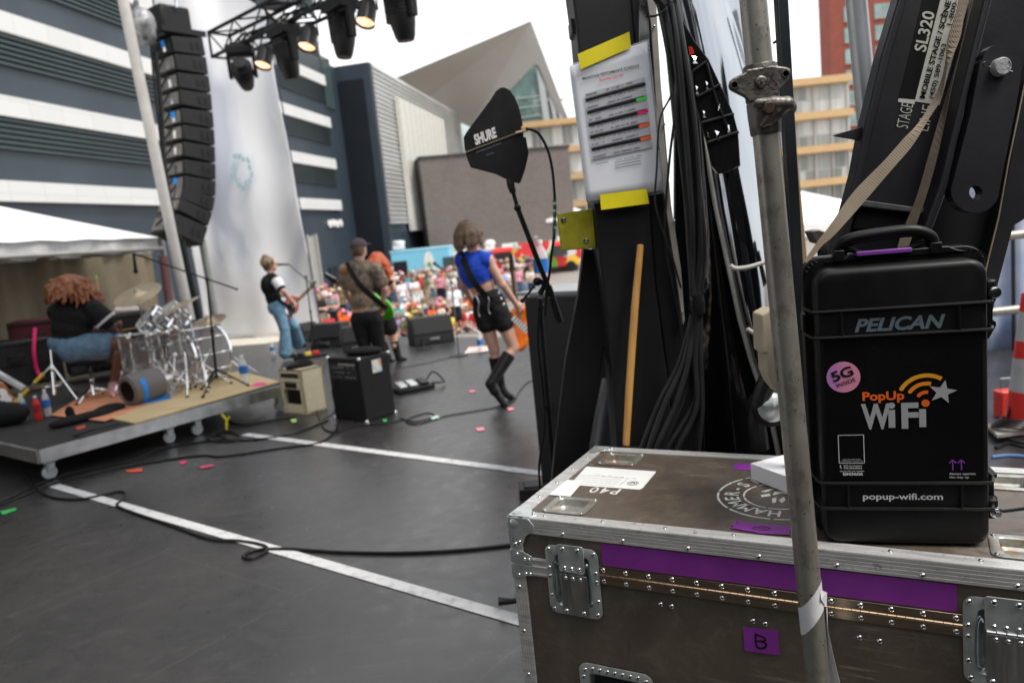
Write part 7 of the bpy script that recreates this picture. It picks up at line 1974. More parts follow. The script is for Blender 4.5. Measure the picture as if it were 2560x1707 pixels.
# black cabinet by the mast
e, w, d = box3('speaker_case', G(1357, 1236), G(1510, 1262), G(1545, 1215), 1.1, 'tall plain black cabinet standing behind the paddle antenna stand', 'cabinet')
zt_ = PY(1318, 737, e.matrix_basis.translation.y).z
m = MB(); m.box((w / 2 + .05, .35, zt_ / 2), (w + .1, .7, zt_)); m.obj('body', m_mast, e, bevel=.01)
m = MB(); m.box((w / 2, -.006, zt_ * .45), (.18, .012, .10)); m.obj('handle_recess', m_blackp, e, bevel=.004)
m = MB(); m.box((w * .35, .3, zt_ + .012), (.5, .5, .02)); m.obj('lid_board', M('grey lid', (.32, .33, .34), .5), e)
bottle(e.matrix_basis @ V((.02, .18, zt_ + .024)), 'large clear water bottle with blue label on top of the tall black cabinet', .30, .046)
# yellow plate
fpoly([(1393, 534), (1482, 522), (1491, 620), (1404, 627)], 2.50, .035, NTY if False else M('worn yellow paint', (.40, .36, .02), .5, 0, .3, 14, bump=.3, bs=120), 'bumper_plate', None, bevel=.004)
yp = bpy.data.objects['bumper_plate']; tag(yp, 'worn square yellow steel plate with two bolts, fixed to the left of the mast', 'plate')
m = MB()
for x, y in ((1409, 550), (1465, 602)): m.lathe([(0, 0), (.009, 0), (.009, .003), (.004, .004), (.003, .001), (0, .001)], frame_mat(PY(x, y, 2.499), (1, 0, 0), z=(0, -1, 0)), 14)
m.obj('bolt', m_steel, yp, world=True)
fpoly([(1482, 521), (1494, 521), (1506, 618), (1491, 621)], 2.505, .06, m_blackm, 'mount', yp)
# schedule sheet
ps = [PY(1424, 167, 2.425), PY(1617, 105, 2.425), PY(1657, 476, 2.425), PY(1466, 506, 2.425)]
sx_ = (ps[2] - ps[3]).normalized(); pw, ph = (ps[1] - ps[0]).length, (ps[0] - ps[3]).length
def sp(u, v_, off=.0): return ps[3].lerp(ps[2], u).lerp(ps[0].lerp(ps[1], u), v_) + V((0, -off, 0))
sh = empty('schedule_sheet', loc=ps[3], label='laminated white performance schedule with coloured cells, taped to the mast', cat='paper')
m = MB(); m.grid(lambda u, v_: sp(u, v_, .002 + .006 * math.sin(u * 3.1) * (v_ - .5) ** 2 * 4), 12, 12); m.obj('paper', M('schedule paper', (.74, .75, .80), .35, 0, .02, coat=.4), sh, world=True, solid=.001)
m = MB(); m.slab([PY(1420, 163, 2.432), PY(1622, 98, 2.432), PY(1664, 482, 2.432), PY(1640, 486, 2.432), PY(1470, 512, 2.432)], (0, .001, 0)); t = NT('clear pouch'); t.out(base=(.8, .82, .85), rough=.05, alpha=.30); m.obj('laminate', t.mat, sh, world=True)
m_row = M('grey table row', (.46, .46, .50), .5); m_prk = M('black table row', (.010, .010, .012), .4)
def cell(mb, u0, u1, v0, v1, off=.0085): mb.add([sp(u0, v0, off), sp(u1, v0, off), sp(u1, v1, off), sp(u0, v1, off)], [(0, 1, 2, 3)])
U0, U1 = .145, .92
mg, mk, mt2 = MB(), MB(), MB(); colr = []
vt = .765
for i in range(6):
    b = vt - i * .089
    cell(mg, U0, U1, b - .018, b + .012); 
    if i < 5:
        cell(mk, U0, U1 if i == 0 else .78, b - .0475, b - .0265, .0092)
        if i > 0: colr.append((.78, U1, b - .0475, b - .0265, i))
        cell(mg, U0, U1, b - .075, b - .062)
    for j, (a_, w__) in enumerate(((.16, .16), (.42, .34))):
        n_ = int(w__ / .02)
        for k_ in range(n_):
            if rn2.random() < .8: u_0 = a_ + k_ * .02; cell(mt2, u_0, u_0 + .015, b - .006, b + .003, .0100); cell(mt2, u_0 + .02, u_0 + .033, b - .060, b - .053, .0100)
for k_ in range(3):
    for j in range(14): cell(mt2, .42 + j * .024, .437 + j * .024, .245 - k_ * .02, .251 - k_ * .02, .0100)
mg.obj('table_rows', m_row, sh, smooth=False, fix=False, world=True); mk.obj('black_rows', m_prk, sh, smooth=False, fix=False, world=True)
m_gtx = M('grey print', (.12, .12, .13), .5); mt2.obj('lettering', m_gtx, sh, smooth=False, fix=False, world=True)
for (a, b, c, d, i) in colr:
    m = MB(); cell(m, a, b, c, d, .0092); m.obj('coloured_cell', M('cell %d' % i, {1: (.06, .62, .05), 2: (.75, .01, .12), 3: (.95, .13, .01), 4: (.95, .12, .01)}[i], .5), sh, smooth=False, fix=False, world=True)
TS = frame_mat(sp(.5, .862, .010), sx_ * 1.0 + (ps[1] - ps[0]).normalized() * .9, z=(0, -1, 0))
text('MAINSTAGE PERFORMANCE SCHEDULE', .0095, TS, 'lettering', m_prk, sh, bold=.02, align='CENTER', width=pw * .72, world=True)
TS = frame_mat(sp(.5, .827, .010), sx_ * 1.0 + (ps[1] - ps[0]).normalized() * .9, z=(0, -1, 0))
text('Saturday, July 6th', .0085, TS, 'lettering', M('red print', (.6, .02, .03), .5), sh, bold=.01, align='CENTER', width=pw * .30, world=True)
for i, (a, b, c, d) in enumerate((.06, .13, .2, .27) for _ in ()): pass
m_yel = M('yellow gaffer tape', (.78, .66, .01), .5, 0, .05, 20)
o = fpoly([(1444, 136), (1573, 80), (1578, 119), (1452, 174)], 2.41, .001, m_yel, 'tape'); tag(o, 'bright yellow tape strip across the top of the schedule', 'tape')
o = fpoly([(1500, 487), (1617, 472), (1623, 509), (1503, 525)], 2.41, .001, m_yel, 'tape'); tag(o, 'bright yellow tape strip across the bottom of the schedule', 'tape')
# broom handle
bro = empty('broom', loc=PY(1563, 1130, 2.40), label='wooden broom handle leaning on the foot of the mast', cat='broom')
m = MB(); a_, b_ = PY(1601, 614, 2.42), PY(1565, 1112, 2.36); m.tube([a_ + V((0, 0, .004)), a_, a_.lerp(b_, .3) + V((-.004, 0, 0)), a_.lerp(b_, .7) + V((-.003, 0, 0)), b_], [.006, .0115, .0135, .0135, .0125], 16); m.obj('handle', M('varnished wood', (.56, .29, .085), .38, 0, .2, 7, stretch=(6, 6, .6), coat=.2), bro, world=True)
m = MB(); p_ = b_ - V((0, 0, .02)); m.box((p_.x, p_.y, p_.z - .02), (.14, .07, .05)); m.box((p_.x, p_.y, p_.z - .09), (.16, .09, .10)); m.obj('head', m_blackf, bro, world=True, bevel=.01)

# cable bundle
tie = PY(1742, 758, 2.33)
m_cab2 = M('cable sheath', (.018, .018, .019), .36, 0, .2, 6, spec=.5)
tops_ = [(1632, -60, 1668, 120, 1700, 330, 1716, 520), (1652, -60, 1684, 110, 1708, 330, 1722, 560), (1668, -60, 1694, 100, 1712, 300, 1730, 540), (1640, -80, 1690, 130, 1722, 360, 1735, 560), (1662, -80, 1700, 150, 1730, 380, 1744, 580), (1676, -80, 1704, 90, 1738, 330, 1752, 600), (1690, -60, 1712, 140, 1740, 400, 1758, 610), (1700, 120, 1690, 250, 1706, 420, 1727, 600), (1716, 130, 1730, 260, 1748, 450, 1762, 620)]
lows = [(1700, 900, 1650, 1000, 1602, 1125), (1712, 900, 1662, 1010, 1622, 1125), (1722, 900, 1690, 1010, 1640, 1125), (1728, 890, 1710, 990, 1650, 1130), (1732, 890, 1736, 1000, 1660, 1140), (1738, 900, 1740, 1020, 1686, 1140), (1740, 890, 1746, 1000, 1730, 1140), (1748, 900, 1752, 1010, 1738, 1140), (1752, 900, 1756, 1020, 1746, 1140)]
for i, (a, b) in enumerate(zip(tops_, lows)):
    y_ = 2.36 - .018 * (i % 3); off = (i - 4) * 3.2
    pts = [PY(a[0], a[1], y_ + .03), PY(a[2], a[3], y_), PY(a[4], a[5], y_), PY(a[6], a[7], y_), PY(1740 + off * .8, 740, 2.345 - .012 * (i % 2)), PY(1741 + off * .8, 780, 2.345 - .012 * (i % 2)), PY(b[0], b[1], y_), PY(b[2], b[3], y_ - .01), PY(b[4], b[5], y_ - .02), PY(b[4] - 10 + i * 2, b[5] + 80, y_ - .02)]
    m = MB(); m.tube(spline(pts, 7), [.0082, .0105, .0092, .0120, .0088, .0100, .0092, .0075, .0085][i], 10)
    tag(m.obj('power_cable', m_cab2, loc=pts[-1]), 'thick black mast cable landing on the case lid %s' % ['leftmost, farthest from the polished fairing', 'second from the left of the fan', 'third from the left of the fan', 'fourth from the left of the fan', 'in the middle of the fan', 'fourth from the right of the fan', 'third from the right, hanging almost straight', 'second from the right of the fan', 'rightmost, next to the glossy black panel'][i], 'cable', 'black cables bundled on the mast')
m = MB(); m.tube([PY(1739, 738, 2.335), PY(1741, 757, 2.333), PY(1743, 783, 2.335)], [.026, .028, .026], 18); tag(m.obj('cable_tape', M('shiny black tape', (.012, .012, .013), .2, 0, .2, 30, bump=.5, bs=60), loc=tie), 'shiny black tape wrapped round the cable bundle', 'tape')
for i, (pts, r_, lb) in enumerate((([(1580, -60), (1622, -20), (1668, 60), (1692, 160), (1690, 260), (1672, 420), (1664, 600), (1700, 800), (1712, 900)], .0045, 'thin black cable wandering left of the bundle on the mast'),
    ([(1690, 130), (1680, 230), (1650, 300), (1642, 420), (1640, 520), (1680, 640), (1702, 720)], .0035, 'very thin black wire crossing the pale strip on the mast'),
    ([(1600, -60), (1650, 0), (1690, 60), (1704, 200), (1736, 330), (1742, 460)], .013, 'thickest black hose curving into the top of the bundle'))):
    m = MB(); q = [PY(x, y, 2.40 - .02 * i) for x, y in pts]; m.tube(spline(q, 8), r_, 10); tag(m.obj('cable', m_cab2, loc=q[-1]), lb, 'cable')
m = MB(); m.tube(spline([PY(1660, 18, 2.33), PY(1676, 4, 2.31), PY(1690, -6, 2.33)]), .003, 6); m.tube(spline([PY(1616, 42, 2.36), PY(1640, 40, 2.33), PY(1664, 26, 2.34)]), .0035, 6); m.tube(spline([PY(1664, 26, 2.34), PY(1640, 40, 2.33), PY(1616, 42, 2.36)]), .0034, 6); tag(m.obj('cable_tie', m_rubber), 'black cable tie round the hose at the top of the mast', 'cable tie')

# polished trailer fairing beside the mast
fair = empty('trailer_fairing', loc=PY(1830, 1200, 2.6), label='polished curved metal fairing with glossy black lower panel, between the cables and the scaffold pole', cat='trailer')
t = NT('polished stainless'); n1 = t.noise(2.2, t.vec((1, 1, .4)), 1.5, .4, .8); n2 = t.noise(60, t.vec((1, 1, 12)), 3)
t.out(base=t.ramp(n1, [(.3, (.24, .25, .28)), (.7, (.44, .46, .49))]), metal=1, rough=.10, normal=t.bump(n1, .6, .10)); m_inox = t.mat
t = NT('gloss black panel'); n1 = t.noise(2.2, t.vec(), 3, .5, .6); t.out(base=(.010, .010, .011), rough=.09, spec=.5, normal=t.bump(n1, .4, .05)); m_gbk = t.mat
seam = [(1672, -60), (1690, 0), (1728, 150), (1754, 312), (1790, 520), (1822, 670), (1850, 800), (1878, 900), (1905, 980), (1930, 1060), (1950, 1150), (1970, 1260)]
def interp(P, y):
    for (x0_, y0_), (x1_, y1_) in zip(P, P[1:]):
        if y0_ <= y <= y1_: return x0_ + (x1_ - x0_) * (y - y0_) / (y1_ - y0_)
    return P[-1][0] if y > P[-1][1] else P[0][0]
rightb = [(1858, -60), (1862, 0), (1912, 300), (1945, 520), (1975, 800), (2000, 1000), (2025, 1260)]
def ffn(u, v_):
    y = -60 + 1320 * v_; xl, xr = interp(seam, y), interp(rightb, y); x = xl + (xr - xl) * u
    return PY(x, y, 2.60 - .30 * v_ + .22 * (u ** 1.3) - .12 * math.sin(math.pi * min(1, u * 1.1)))
m = MB(); m.grid(ffn, 18, 50); m.obj('polished_panel', m_inox, fair, world=True, solid=.004)
def gfn(u, v_):
    y = 200 + 1060 * v_; xr = interp(seam, y) + 1; xl = min(1742 + (y - 200) * .012, xr - 2); x = xl + (xr - xl) * u
    return PY(x, y, 2.66 - .16 * math.sin(u * math.pi / 2) - .05 * math.sin(math.pi * u))
m = MB(); m.grid(gfn, 16, 40); m.obj('black_panel', m_gbk, fair, world=True, solid=.004)
m = MB(); m.tube([PY(x, y, 2.585 - .30 * (y + 60) / 1320) for x, y in seam], .0085, 10); m.obj('trim', M('satin trim', (.62, .60, .56), .35, .6), fair, world=True)
m = MB(); m.slab([PY(1688, 330, 2.8), PY(1950, 330, 2.85), PY(1975, 600, 2.85), PY(2000, 900, 2.85), PY(2030, 1260, 2.85), PY(1688, 1260, 2.8)], (0, .03, 0)); m.slab([PY(1650, -60, 2.8), PY(1850, -60, 2.85), PY(1940, 330, 2.85), PY(1688, 330, 2.8)], (0, .03, 0)); m.obj('inner_wall', m_mast, fair, world=True)
for pts in (([(1826, 664), (1840, 671), (1870, 668), (1905, 658), (1925, 652)]), ([(1868, 822), (1885, 832), (1905, 830), (1930, 824)])):
    m = MB(); m.tube(spline([PY(x, y, 2.30) for x, y in pts]), .0072, 8); tag(m.obj('rope', M('off-white rope', (.50, .48, .44), .8, bump=.6, bs=300) if pts[0][0] == 1826 else bpy.data.materials['off-white rope']), 'off-white rope tie across the polished fairing, %s one' % ('upper' if pts[0][0] == 1826 else 'lower'), 'rope')
lh = empty('reflection_shapes', loc=PY(1800, 300, 2.4), label='glossy black shapes and bright glints standing in for reflections in the polished fairing', cat='reflection')  # black pieces and chrome glints modelled in place of reflections in the fairing
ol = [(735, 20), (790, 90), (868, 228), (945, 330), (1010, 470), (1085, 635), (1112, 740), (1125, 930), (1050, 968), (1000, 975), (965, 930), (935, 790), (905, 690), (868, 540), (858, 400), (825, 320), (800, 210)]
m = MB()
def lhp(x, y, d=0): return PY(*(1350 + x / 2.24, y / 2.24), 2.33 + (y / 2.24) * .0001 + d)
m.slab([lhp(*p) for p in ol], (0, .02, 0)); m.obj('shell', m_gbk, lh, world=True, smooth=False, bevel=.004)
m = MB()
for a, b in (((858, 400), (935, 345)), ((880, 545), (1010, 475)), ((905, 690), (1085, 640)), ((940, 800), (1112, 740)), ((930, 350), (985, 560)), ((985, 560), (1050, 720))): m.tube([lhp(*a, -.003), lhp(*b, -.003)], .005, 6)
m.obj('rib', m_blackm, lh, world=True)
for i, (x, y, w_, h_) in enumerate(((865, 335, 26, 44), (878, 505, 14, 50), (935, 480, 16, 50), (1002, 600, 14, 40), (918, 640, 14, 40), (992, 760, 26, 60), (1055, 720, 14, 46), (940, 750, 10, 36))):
    m = MB(); m.add([lhp(x - w_ / 2, y - h_ / 2, -.003), lhp(x + w_ / 2, y - h_ / 3, -.003), lhp(x + w_ / 2 + 6, y + h_ / 2, -.003), lhp(x - w_ / 3, y + h_ / 2, -.003), lhp(x, y, -.010)], [(0, 1, 4), (1, 2, 4), (2, 3, 4), (3, 0, 4)]); m.obj('glint', m_chrome, lh, world=True, smooth=False)
m = MB(); m.slab([lhp(*p, -.002) for p in ((832, 262), (852, 262), (866, 300), (838, 312))], (0, .004, 0)); m.obj('red_glint', m_redp, lh, world=True)
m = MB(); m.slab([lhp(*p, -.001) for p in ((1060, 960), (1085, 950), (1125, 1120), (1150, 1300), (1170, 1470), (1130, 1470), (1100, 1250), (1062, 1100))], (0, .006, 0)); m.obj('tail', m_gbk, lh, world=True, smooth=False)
PY = PY0
# canvas bag and lamp behind the scaffold pole
bag_pts = [(1903, 787), (1930, 772), (1975, 780), (1985, 900), (1978, 1000), (1950, 985), (1930, 960), (1918, 930), (1916, 885), (1906, 884)]
o = fpoly(bag_pts, 1.86, .07, M('natural canvas', (.46, .40, .30), .85, 0, .12, 6, bump=.3, bs=90), 'canvas_bag', bevel=.02); tag(o, 'beige canvas bag hanging behind the scaffold pole', 'bag')
p_ = PY(1930, 1018, 2.25); m = MB(); T = frame_mat(p_, (1, 0, 0), z=(-.4, -.85, .2)); m.lathe([(0, .02), (.012, .02), (.05, .0), (.06, -.005), (.062, -.05), (.04, -.09), (0, -.1)], T, 26); lp = m.obj('work_lamp', m_blackp, loc=p_); tag(lp, 'round black work lamp behind the scaffold pole above the case lid', 'lamp')
m = MB(); m.lathe([(0, .022), (.03, .018), (.046, .004)], T, 20); m.obj('reflector', m_zinc, lp, world=True)
m = MB(); m.tube(spline([PY(1900, 1120, 2.3), PY(1893, 1040, 2.28), PY(1915, 960, 2.25), PY(1950, 900, 2.25)]), .028, 10); tag(m.obj('hose', m_mast), 'thick black hose rising behind the work lamp', 'hose')

# ================================================================== PADDLE ANTENNA
y1 = 2.9
an = empty('antenna', loc=V((PY(1385, 1200, y1).x, y1, 0)), label='black paddle antenna with white lettering on a thin boom stand, near the centre', cat='antenna')
def zp_(X, Y): return (900 + X / 2.24, Y / 2.24)
out = [(580, 770), (600, 735), (660, 655), (730, 560), (762, 510), (785, 492), (810, 490), (840, 505), (868, 545), (890, 600), (903, 650), (913, 706), (903, 706), (905, 738), (915, 738), (916, 768), (930, 770), (945, 860), (925, 950), (900, 1020), (890, 1028), (850, 1018), (815, 1002), (760, 975), (620, 938), (600, 890), (585, 830)]
m = MB(); m.slab([PY(*zp_(x, y), y1) for x, y in out], (0, .012, 0)); pd_ = m.obj('paddle', M('antenna board', (.013, .013, .014), .5, 0, .15, 20), an, world=True, smooth=False, bevel=.002)
m = MB(); m.slab([PY(*zp_(x, y), y1 - .004) for x, y in ((592, 850), (592, 856), (880, 748), (880, 741))], (0, .002, 0)); m.tube([PY(*zp_(870, 746), y1 - .006), PY(*zp_(940, 728), y1 - .006)], .0055, 10); m.obj('brass_trace', M('brass trace', (.55, .43, .28), .35, .8), pd_, world=True)
xa = PY(*zp_(770, 760), y1) - PY(*zp_(645, 808), y1)
text('SHURE', .036, frame_mat(PY(*zp_(648, 812), y1 - .003), xa, z=(0, -1, 0)), 'lettering', m_white, pd_, bold=.045, shear=.22, width=xa.length * 1.0, world=True)
text('UHF DIRECTIONAL ANTENNA', .006, frame_mat(PY(*zp_(655, 858), y1 - .003), xa, z=(0, -1, 0)), 'lettering', m_gry, pd_, bold=.02, width=xa.length * 1.1, world=True)
text('470-900 MHz', .006, frame_mat(PY(*zp_(705, 858), y1 - .003) - V((0, 0, .012)), xa, z=(0, -1, 0)), 'lettering', m_gry, pd_, bold=.02, width=xa.length * .35, world=True)
Q = lambda x, y, dy=0: PY(x, y, y1 + dy)
m = MB(); m.tube([Q(1271, 448, .01), Q(1277, 462, .01), Q(1283, 482, .01)], [.010, .0155, .013], 12); m.tube([Q(1283, 480, .01), Q(1294, 520, .01)], .008, 10); m.ell(Q(1294, 520, .0), .0145, n=10, k=7); m.obj('swivel', m_blackm, an, world=True)
m = MB(); m.tube([Q(1294, 520), Q(1340, 640), Q(1382, 745)], .0105, 12); m.tube([Q(1370, 716), Q(1378, 738)], .015, 12); m.tube([Q(1380, 742), Q(1400, 806)], [.0135, .0145], 12); m.obj('boom', m_blackm, an, world=True)
m = MB(); m.tube([Q(1350, 745, .02), Q(1352, 800, .02), Q(1366, 960, .02), Q(1384, 1185, .02), V((Q(1400, 1185).x, y1 + .02, .03))], .0105, 12); m.tube([Q(1345, 765, .02), Q(1358, 770, .02)], .014, 10); m.tube([Q(1368, 1010, .02), Q(1371, 1024, .02)], .0145, 10); m.obj('stand_tube', m_blackm, an, world=True)
m = MB(); m.tube([Q(1345, 700, .01), Q(1362, 712, 0), Q(1350, 735, .01)], .012, 10); m.ell(Q(1343, 704, -.01), .017, n=10, k=7); m.tube([Q(1335, 715), Q(1318, 738), Q(1308, 748)], .0045, 8); m.ell(Q(1306, 752), .009, n=8, k=6); m.obj('clutch', m_blackm, an, world=True)
m = MB(); bx = V((Q(1400, 1185).x, y1 + .02, .0)); m.lathe([(0, 0), (.14, 0), (.14, .014), (.02, .03), (0, .03)], Matrix.Translation(bx), 28); m.obj('base', m_blackm, an, world=True)
cp_ = [zp_(940, 728), (1318, 322), (1345, 333), (1368, 372), (1380, 420), (1386, 480), (1388, 540), (1384, 600), (1378, 640), (1374, 680), (1366, 730), (1362, 790)]
m = MB(); q = spline([PY(x, y, y1 - .01) for x, y in cp_], 8); m.tube(q, .0055, 10); an_c = m.obj('antenna_cable', m_rubber, loc=q[-1]); tag(an_c, 'black coaxial cable with green marker tape looping from the paddle antenna to its stand', 'cable')
m = MB(); qq = [PY(1386, 500, y1 - .01), PY(1387, 545, y1 - .01), PY(1385, 585, y1 - .01)]
m.tube(qq, .0068, 10); m.obj('green_tape', M('marker tape green', (.02, .16, .08), .5), an_c, world=True)
m = MB()
for yy in (506, 524, 545, 566): m.tube([PY(1386.5, yy, y1 - .01), PY(1386.5, yy + 6, y1 - .01)], .0072, 10)
m.obj('white_tape', m_white, an_c, world=True)
m = MB(); q = spline([PY(1348, 770, y1), PY(1345, 860, y1), PY(1356, 960, y1), PY(1362, 1060, y1 - .02), PY(1348, 1160, y1 - .05), PY(1350, 1220, y1 - .05)], 8); m.tube(q, .0045, 8); tag(m.obj('antenna_cable', m_rubber, loc=q[-1]), 'thin black cable hanging down along the lower antenna stand', 'cable')
o = MB(); c_ = G(1330, 1222); o.box((c_.x + .03, c_.y - .12, .035), (.22, .16, .07)); o.box((c_.x + .03, c_.y - .12, .075), (.16, .12, .01)); tag(o.obj('floor_box', m_blackm, bevel=.008), 'small black floor box at the left foot of the tall black cabinet', 'box')
mb_ = G(1258, 1510, .03)
m = MB(); m.tube([mb_ + V((-.02, 0, .015)), mb_ + V((.04, 0, .01)), mb_ + V((.16, .02, .01))], [.02, .012, .012], 10); tag(m.obj('cable_plug', m_blackp, loc=mb_), 'black cable plug on the floor at the lower left corner of the road case', 'plug')
# ================================================================== SCAFFOLD POLE
yP = 1.42
t = NT('weathered galvanised'); v = t.vec((1, 1, .5)); n1 = t.noise(7, v, 5, .65); n2 = t.noise(85, t.vec((1.6, 1.6, .8)), 3, .6); n3 = t.noise(26, t.vec((1, 1, .7)), 5, .7)
zz_ = t.n('ShaderNodeSeparateXYZ', Vector=t.vec())
c = t.ramp(n1, [(.3, (.30, .28, .25)), (.7, (.47, .44, .39))])
c = t.mix(t.ramp(n3, [(.52, 0), (.66, .55)]), c, (.16, .145, .13)); c = t.mix(t.ramp(n2, [(.655, 0), (.69, .9)]), c, (.045, .03, .022))
t.out(base=c, metal=.75, rough=t.ramp(n1, [(.3, .36), (.7, .5)]), normal=t.bump(n2, .3, .001)); m_galv = t.mat
P0, P1 = PY(1876, -70, yP), PY(2062, 1880, yP)
pole = empty('scaffold_pole', loc=P1, label='weathered galvanised scaffold pole in front of the road case, full height of the picture', cat='pole')
m = MB(); m.tube([P1.lerp(P0, i / 12) for i in range(13)], .0238, 36); m.obj('tube', m_galv, pole, world=True)
pax = (P0 - P1).normalized(); prt = V((1, 0, 0)); prt = (prt - pax * prt.dot(pax)).normalized(); pn = pax.cross(prt)
if pn.y > 0: pn = -pn
def pp_(X, Y): return (1350 + X / 2.24, Y / 2.24)
m_cst = M('dark cast steel', (.14, .13, .115), .42, .85, .35, 14, bump=.35, bs=120)
def axis_at(py): # point on the pole axis at picture row py
    return PY(1876 + (py + 70) * (2062 - 1876) / 1950, py, yP)
cl = empty('pole_clamp', loc=axis_at(250), label='dark cast steel scaffold coupler with two-holed wing plate on the pole', cat='clamp')
m = MB(); m.tube([axis_at(163), axis_at(168), axis_at(250), axis_at(254)], [.0285, .030, .030, .0285], 32); m.obj('upper_collar', m_cst, cl, world=True)
W0 = yP - .030
wing = [(1060, 480), (1066, 455), (1085, 437), (1150, 405), (1160, 388), (1300, 366), (1385, 376), (1405, 388), (1413, 410), (1405, 445), (1345, 505), (1335, 545), (1300, 552), (1170, 572), (1150, 545), (1080, 510), (1065, 498)]
m = MB(); m.slab([PY(*pp_(x, y), W0) for x, y in wing], (0, .010, 0)); wg = m.obj('wing_plate', m_cst, cl, world=True, smooth=False, bevel=.003)
for (x, y) in ((1089, 476), (1377, 413)):
    m = MB(); T = frame_mat(PY(*pp_(x, y), W0 - .0006), (1, 0, 0), z=(0, -1, 0)); m.lathe([(.0065, -.002), (.0075, .0010), (.0055, .0012), (.0045, -.001), (.0065, -.002)], T, 18); m.obj('hole_rim', m_cst, wg, world=True)
    m = MB(); m.lathe([(0, .0004), (.0045, .0004)], T, 16); m.obj('hole', m_concrete, wg, world=True)
m = MB(); T = frame_mat(PY(*pp_(1237, 461), W0), (1, 0, 0), z=(0, -1, 0)); m.lathe([(0, .006), (.007, .006), (.0085, .004), (.0105, .003), (.0115, 0)], T, 20); m.lathe([(0, .0085), (.003, .008), (.0032, .005)], T, 12); m.obj('centre_bolt', m_cst, wg, world=True)
m = MB(); TX = frame_mat(PY(*pp_(1300, 443), W0 - .0008), (1, 0, .12), z=(0, -1, 0)); stroke([(-.008, .012), (.008, -.012)], .0012, TX, m); stroke([(.006, .013), (-.009, -.011)], .0012, TX, m); m.obj('scratched_mark', m_blackp, wg, smooth=False, fix=False, world=True)
m = MB(); m.tube([axis_at(253), axis_at(258), axis_at(290), axis_at(330), axis_at(336)], [.0275, .0295, .029, .0275, .0265], 32); lc = m.obj('lower_collar', m_cst, cl, world=True)
pr = [caps(PY(*pp_(1300, 575), yP - .025), PY(*pp_(1380, 585), yP - .03), .010, .011), caps(PY(*pp_(1380, 585), yP - .03), PY(*pp_(1400, 605), yP - .022), .013, .012), caps(PY(*pp_(1385, 600), yP - .03), PY(*pp_(1290, 690), yP - .026), .008, .006),
      caps(PY(*pp_(1320, 600), yP - .034), PY(*pp_(1250, 700), yP - .026), .008, .006), caps(PY(*pp_(1215, 580), yP - .026), PY(*pp_(1320, 575), yP - .032), .009, .010)]
lug = solid('lug', pr, m_cst, cl, h=.0022, k=.008); lug.matrix_parent_inverse = wm(cl).inverted()
m = MB(); T = frame_mat(PY(*pp_(1268, 606), yP - .026), (1, 0, .2), z=(-.25, -1, -.15)); m.prism(circ(.0115, 6), .016, T); m.obj('hex_bolt', M('rusty bolt', (.11, .07, .05), .5, .7, .3, 40), cl, world=True, bevel=.0015)
m = MB(); T = frame_mat(PY(*pp_(1392, 604), yP - .026), (0, 1, 0), z=(1, -.2, 0)); m.prism(circ(.0095, 6), .010, T); m.obj('hex_nut', m_cst, cl, world=True, bevel=.001)
# white tape on the pole with hanging tail
def z2p(X, Y): return (1900 + X / 2.218, 1000 + Y / 2.218)
m_wt = M('white cloth tape', (.72, .72, .74), .5, 0, .05, 20, bump=.2, bs=60)
tp = empty('tape', loc=axis_at(1520), label='white tape wound round the scaffold pole with a long tail hanging down', cat='tape')
ca = axis_at(1515)
def tfn(u, v_):
    a = math.pi * 2 * u; s_ = -math.cos(a)
    c_ = ca + pax * ((.030 - .060 * v_) + .030 * math.cos(a - .3)); return c_ + (prt * math.cos(a) + pn * math.sin(a)) * .0246
m = MB(); m.grid(tfn, 40, 4); m.obj('wrap', m_wt, tp, world=True)
q = [z2p(330, 1052), z2p(368, 1062), z2p(372, 1270), z2p(372, 1180), z2p(340, 1100)]
m = MB(); m.slab([PY(*z2p(332, 1048), yP - .020), PY(*z2p(372, 1066), yP - .006), PY(*z2p(370, 1150), yP - .010), PY(*z2p(340, 1105), yP - .026)], (0, .0008, 0)); m.obj('fold', m_wt, tp, world=True, smooth=False)
m = MB(); tl = [((366, 1150), (372, 1150)), ((372, 1270), (376, 1275)), ((378, 1360), (402, 1395)), ((384, 1470), (424, 1490)), ((388, 1580), (450, 1590)), ((392, 1720), (470, 1720))]
vs = []
for i, (a, b) in enumerate(tl): vs += [PY(*z2p(*a), yP + .02 + .01 * i), PY(*z2p(*b), yP + .0 + .004 * i)]
m.add(vs, [(2 * i, 2 * i + 1, 2 * i + 3, 2 * i + 2) for i in range(len(tl) - 1)]); m.obj('tail', m_wt, tp, world=True, solid=.0006)
# posts seen behind the scaffold pole
o = MB(); o.bar(PY(1948, -70, 1.95), PY(2020, 1180, 1.95), .028, .028, up=(0, -1, 0)); tag(o.obj('steel_post', M('dark steel post', (.035, .038, .045), .35, .6, .15, 5), bevel=.003), 'dark steel post directly behind the right edge of the scaffold pole', 'post')
la = empty('wire_ladder', loc=PY(1960, 160, 2.3), label='small dark wire ladder fixed behind the top of the scaffold pole', cat='ladder')
m = MB(); m.tube([PY(1950, -60, 2.3), PY(1963, 100, 2.3), PY(1968, 158, 2.3)], .0065, 8); m.obj('rod', M('tarnished rod', (.12, .10, .07), .5, .5), la, world=True)
m = MB()
for y_ in (-12, 104, 160): m.tube(spline([PY(1934, y_ + 4, 2.3), PY(1950, y_ - 4, 2.28), PY(1966, y_, 2.3)]), .004, 8)
m.obj('rung', m_blackm, la, world=True)
o = MB(); o.bar(PY(1962, 190, 3.6), PY(2012, 720, 3.6), .036, .036, up=(0, -1, 0)); tag(o.obj('timber_post', M('aged timber', (.27, .19, .11), .8, 0, .15, 4, stretch=(6, 6, 1)), bevel=.003), 'thin brown timber post right of the scaffold pole, in front of the condominium', 'post')
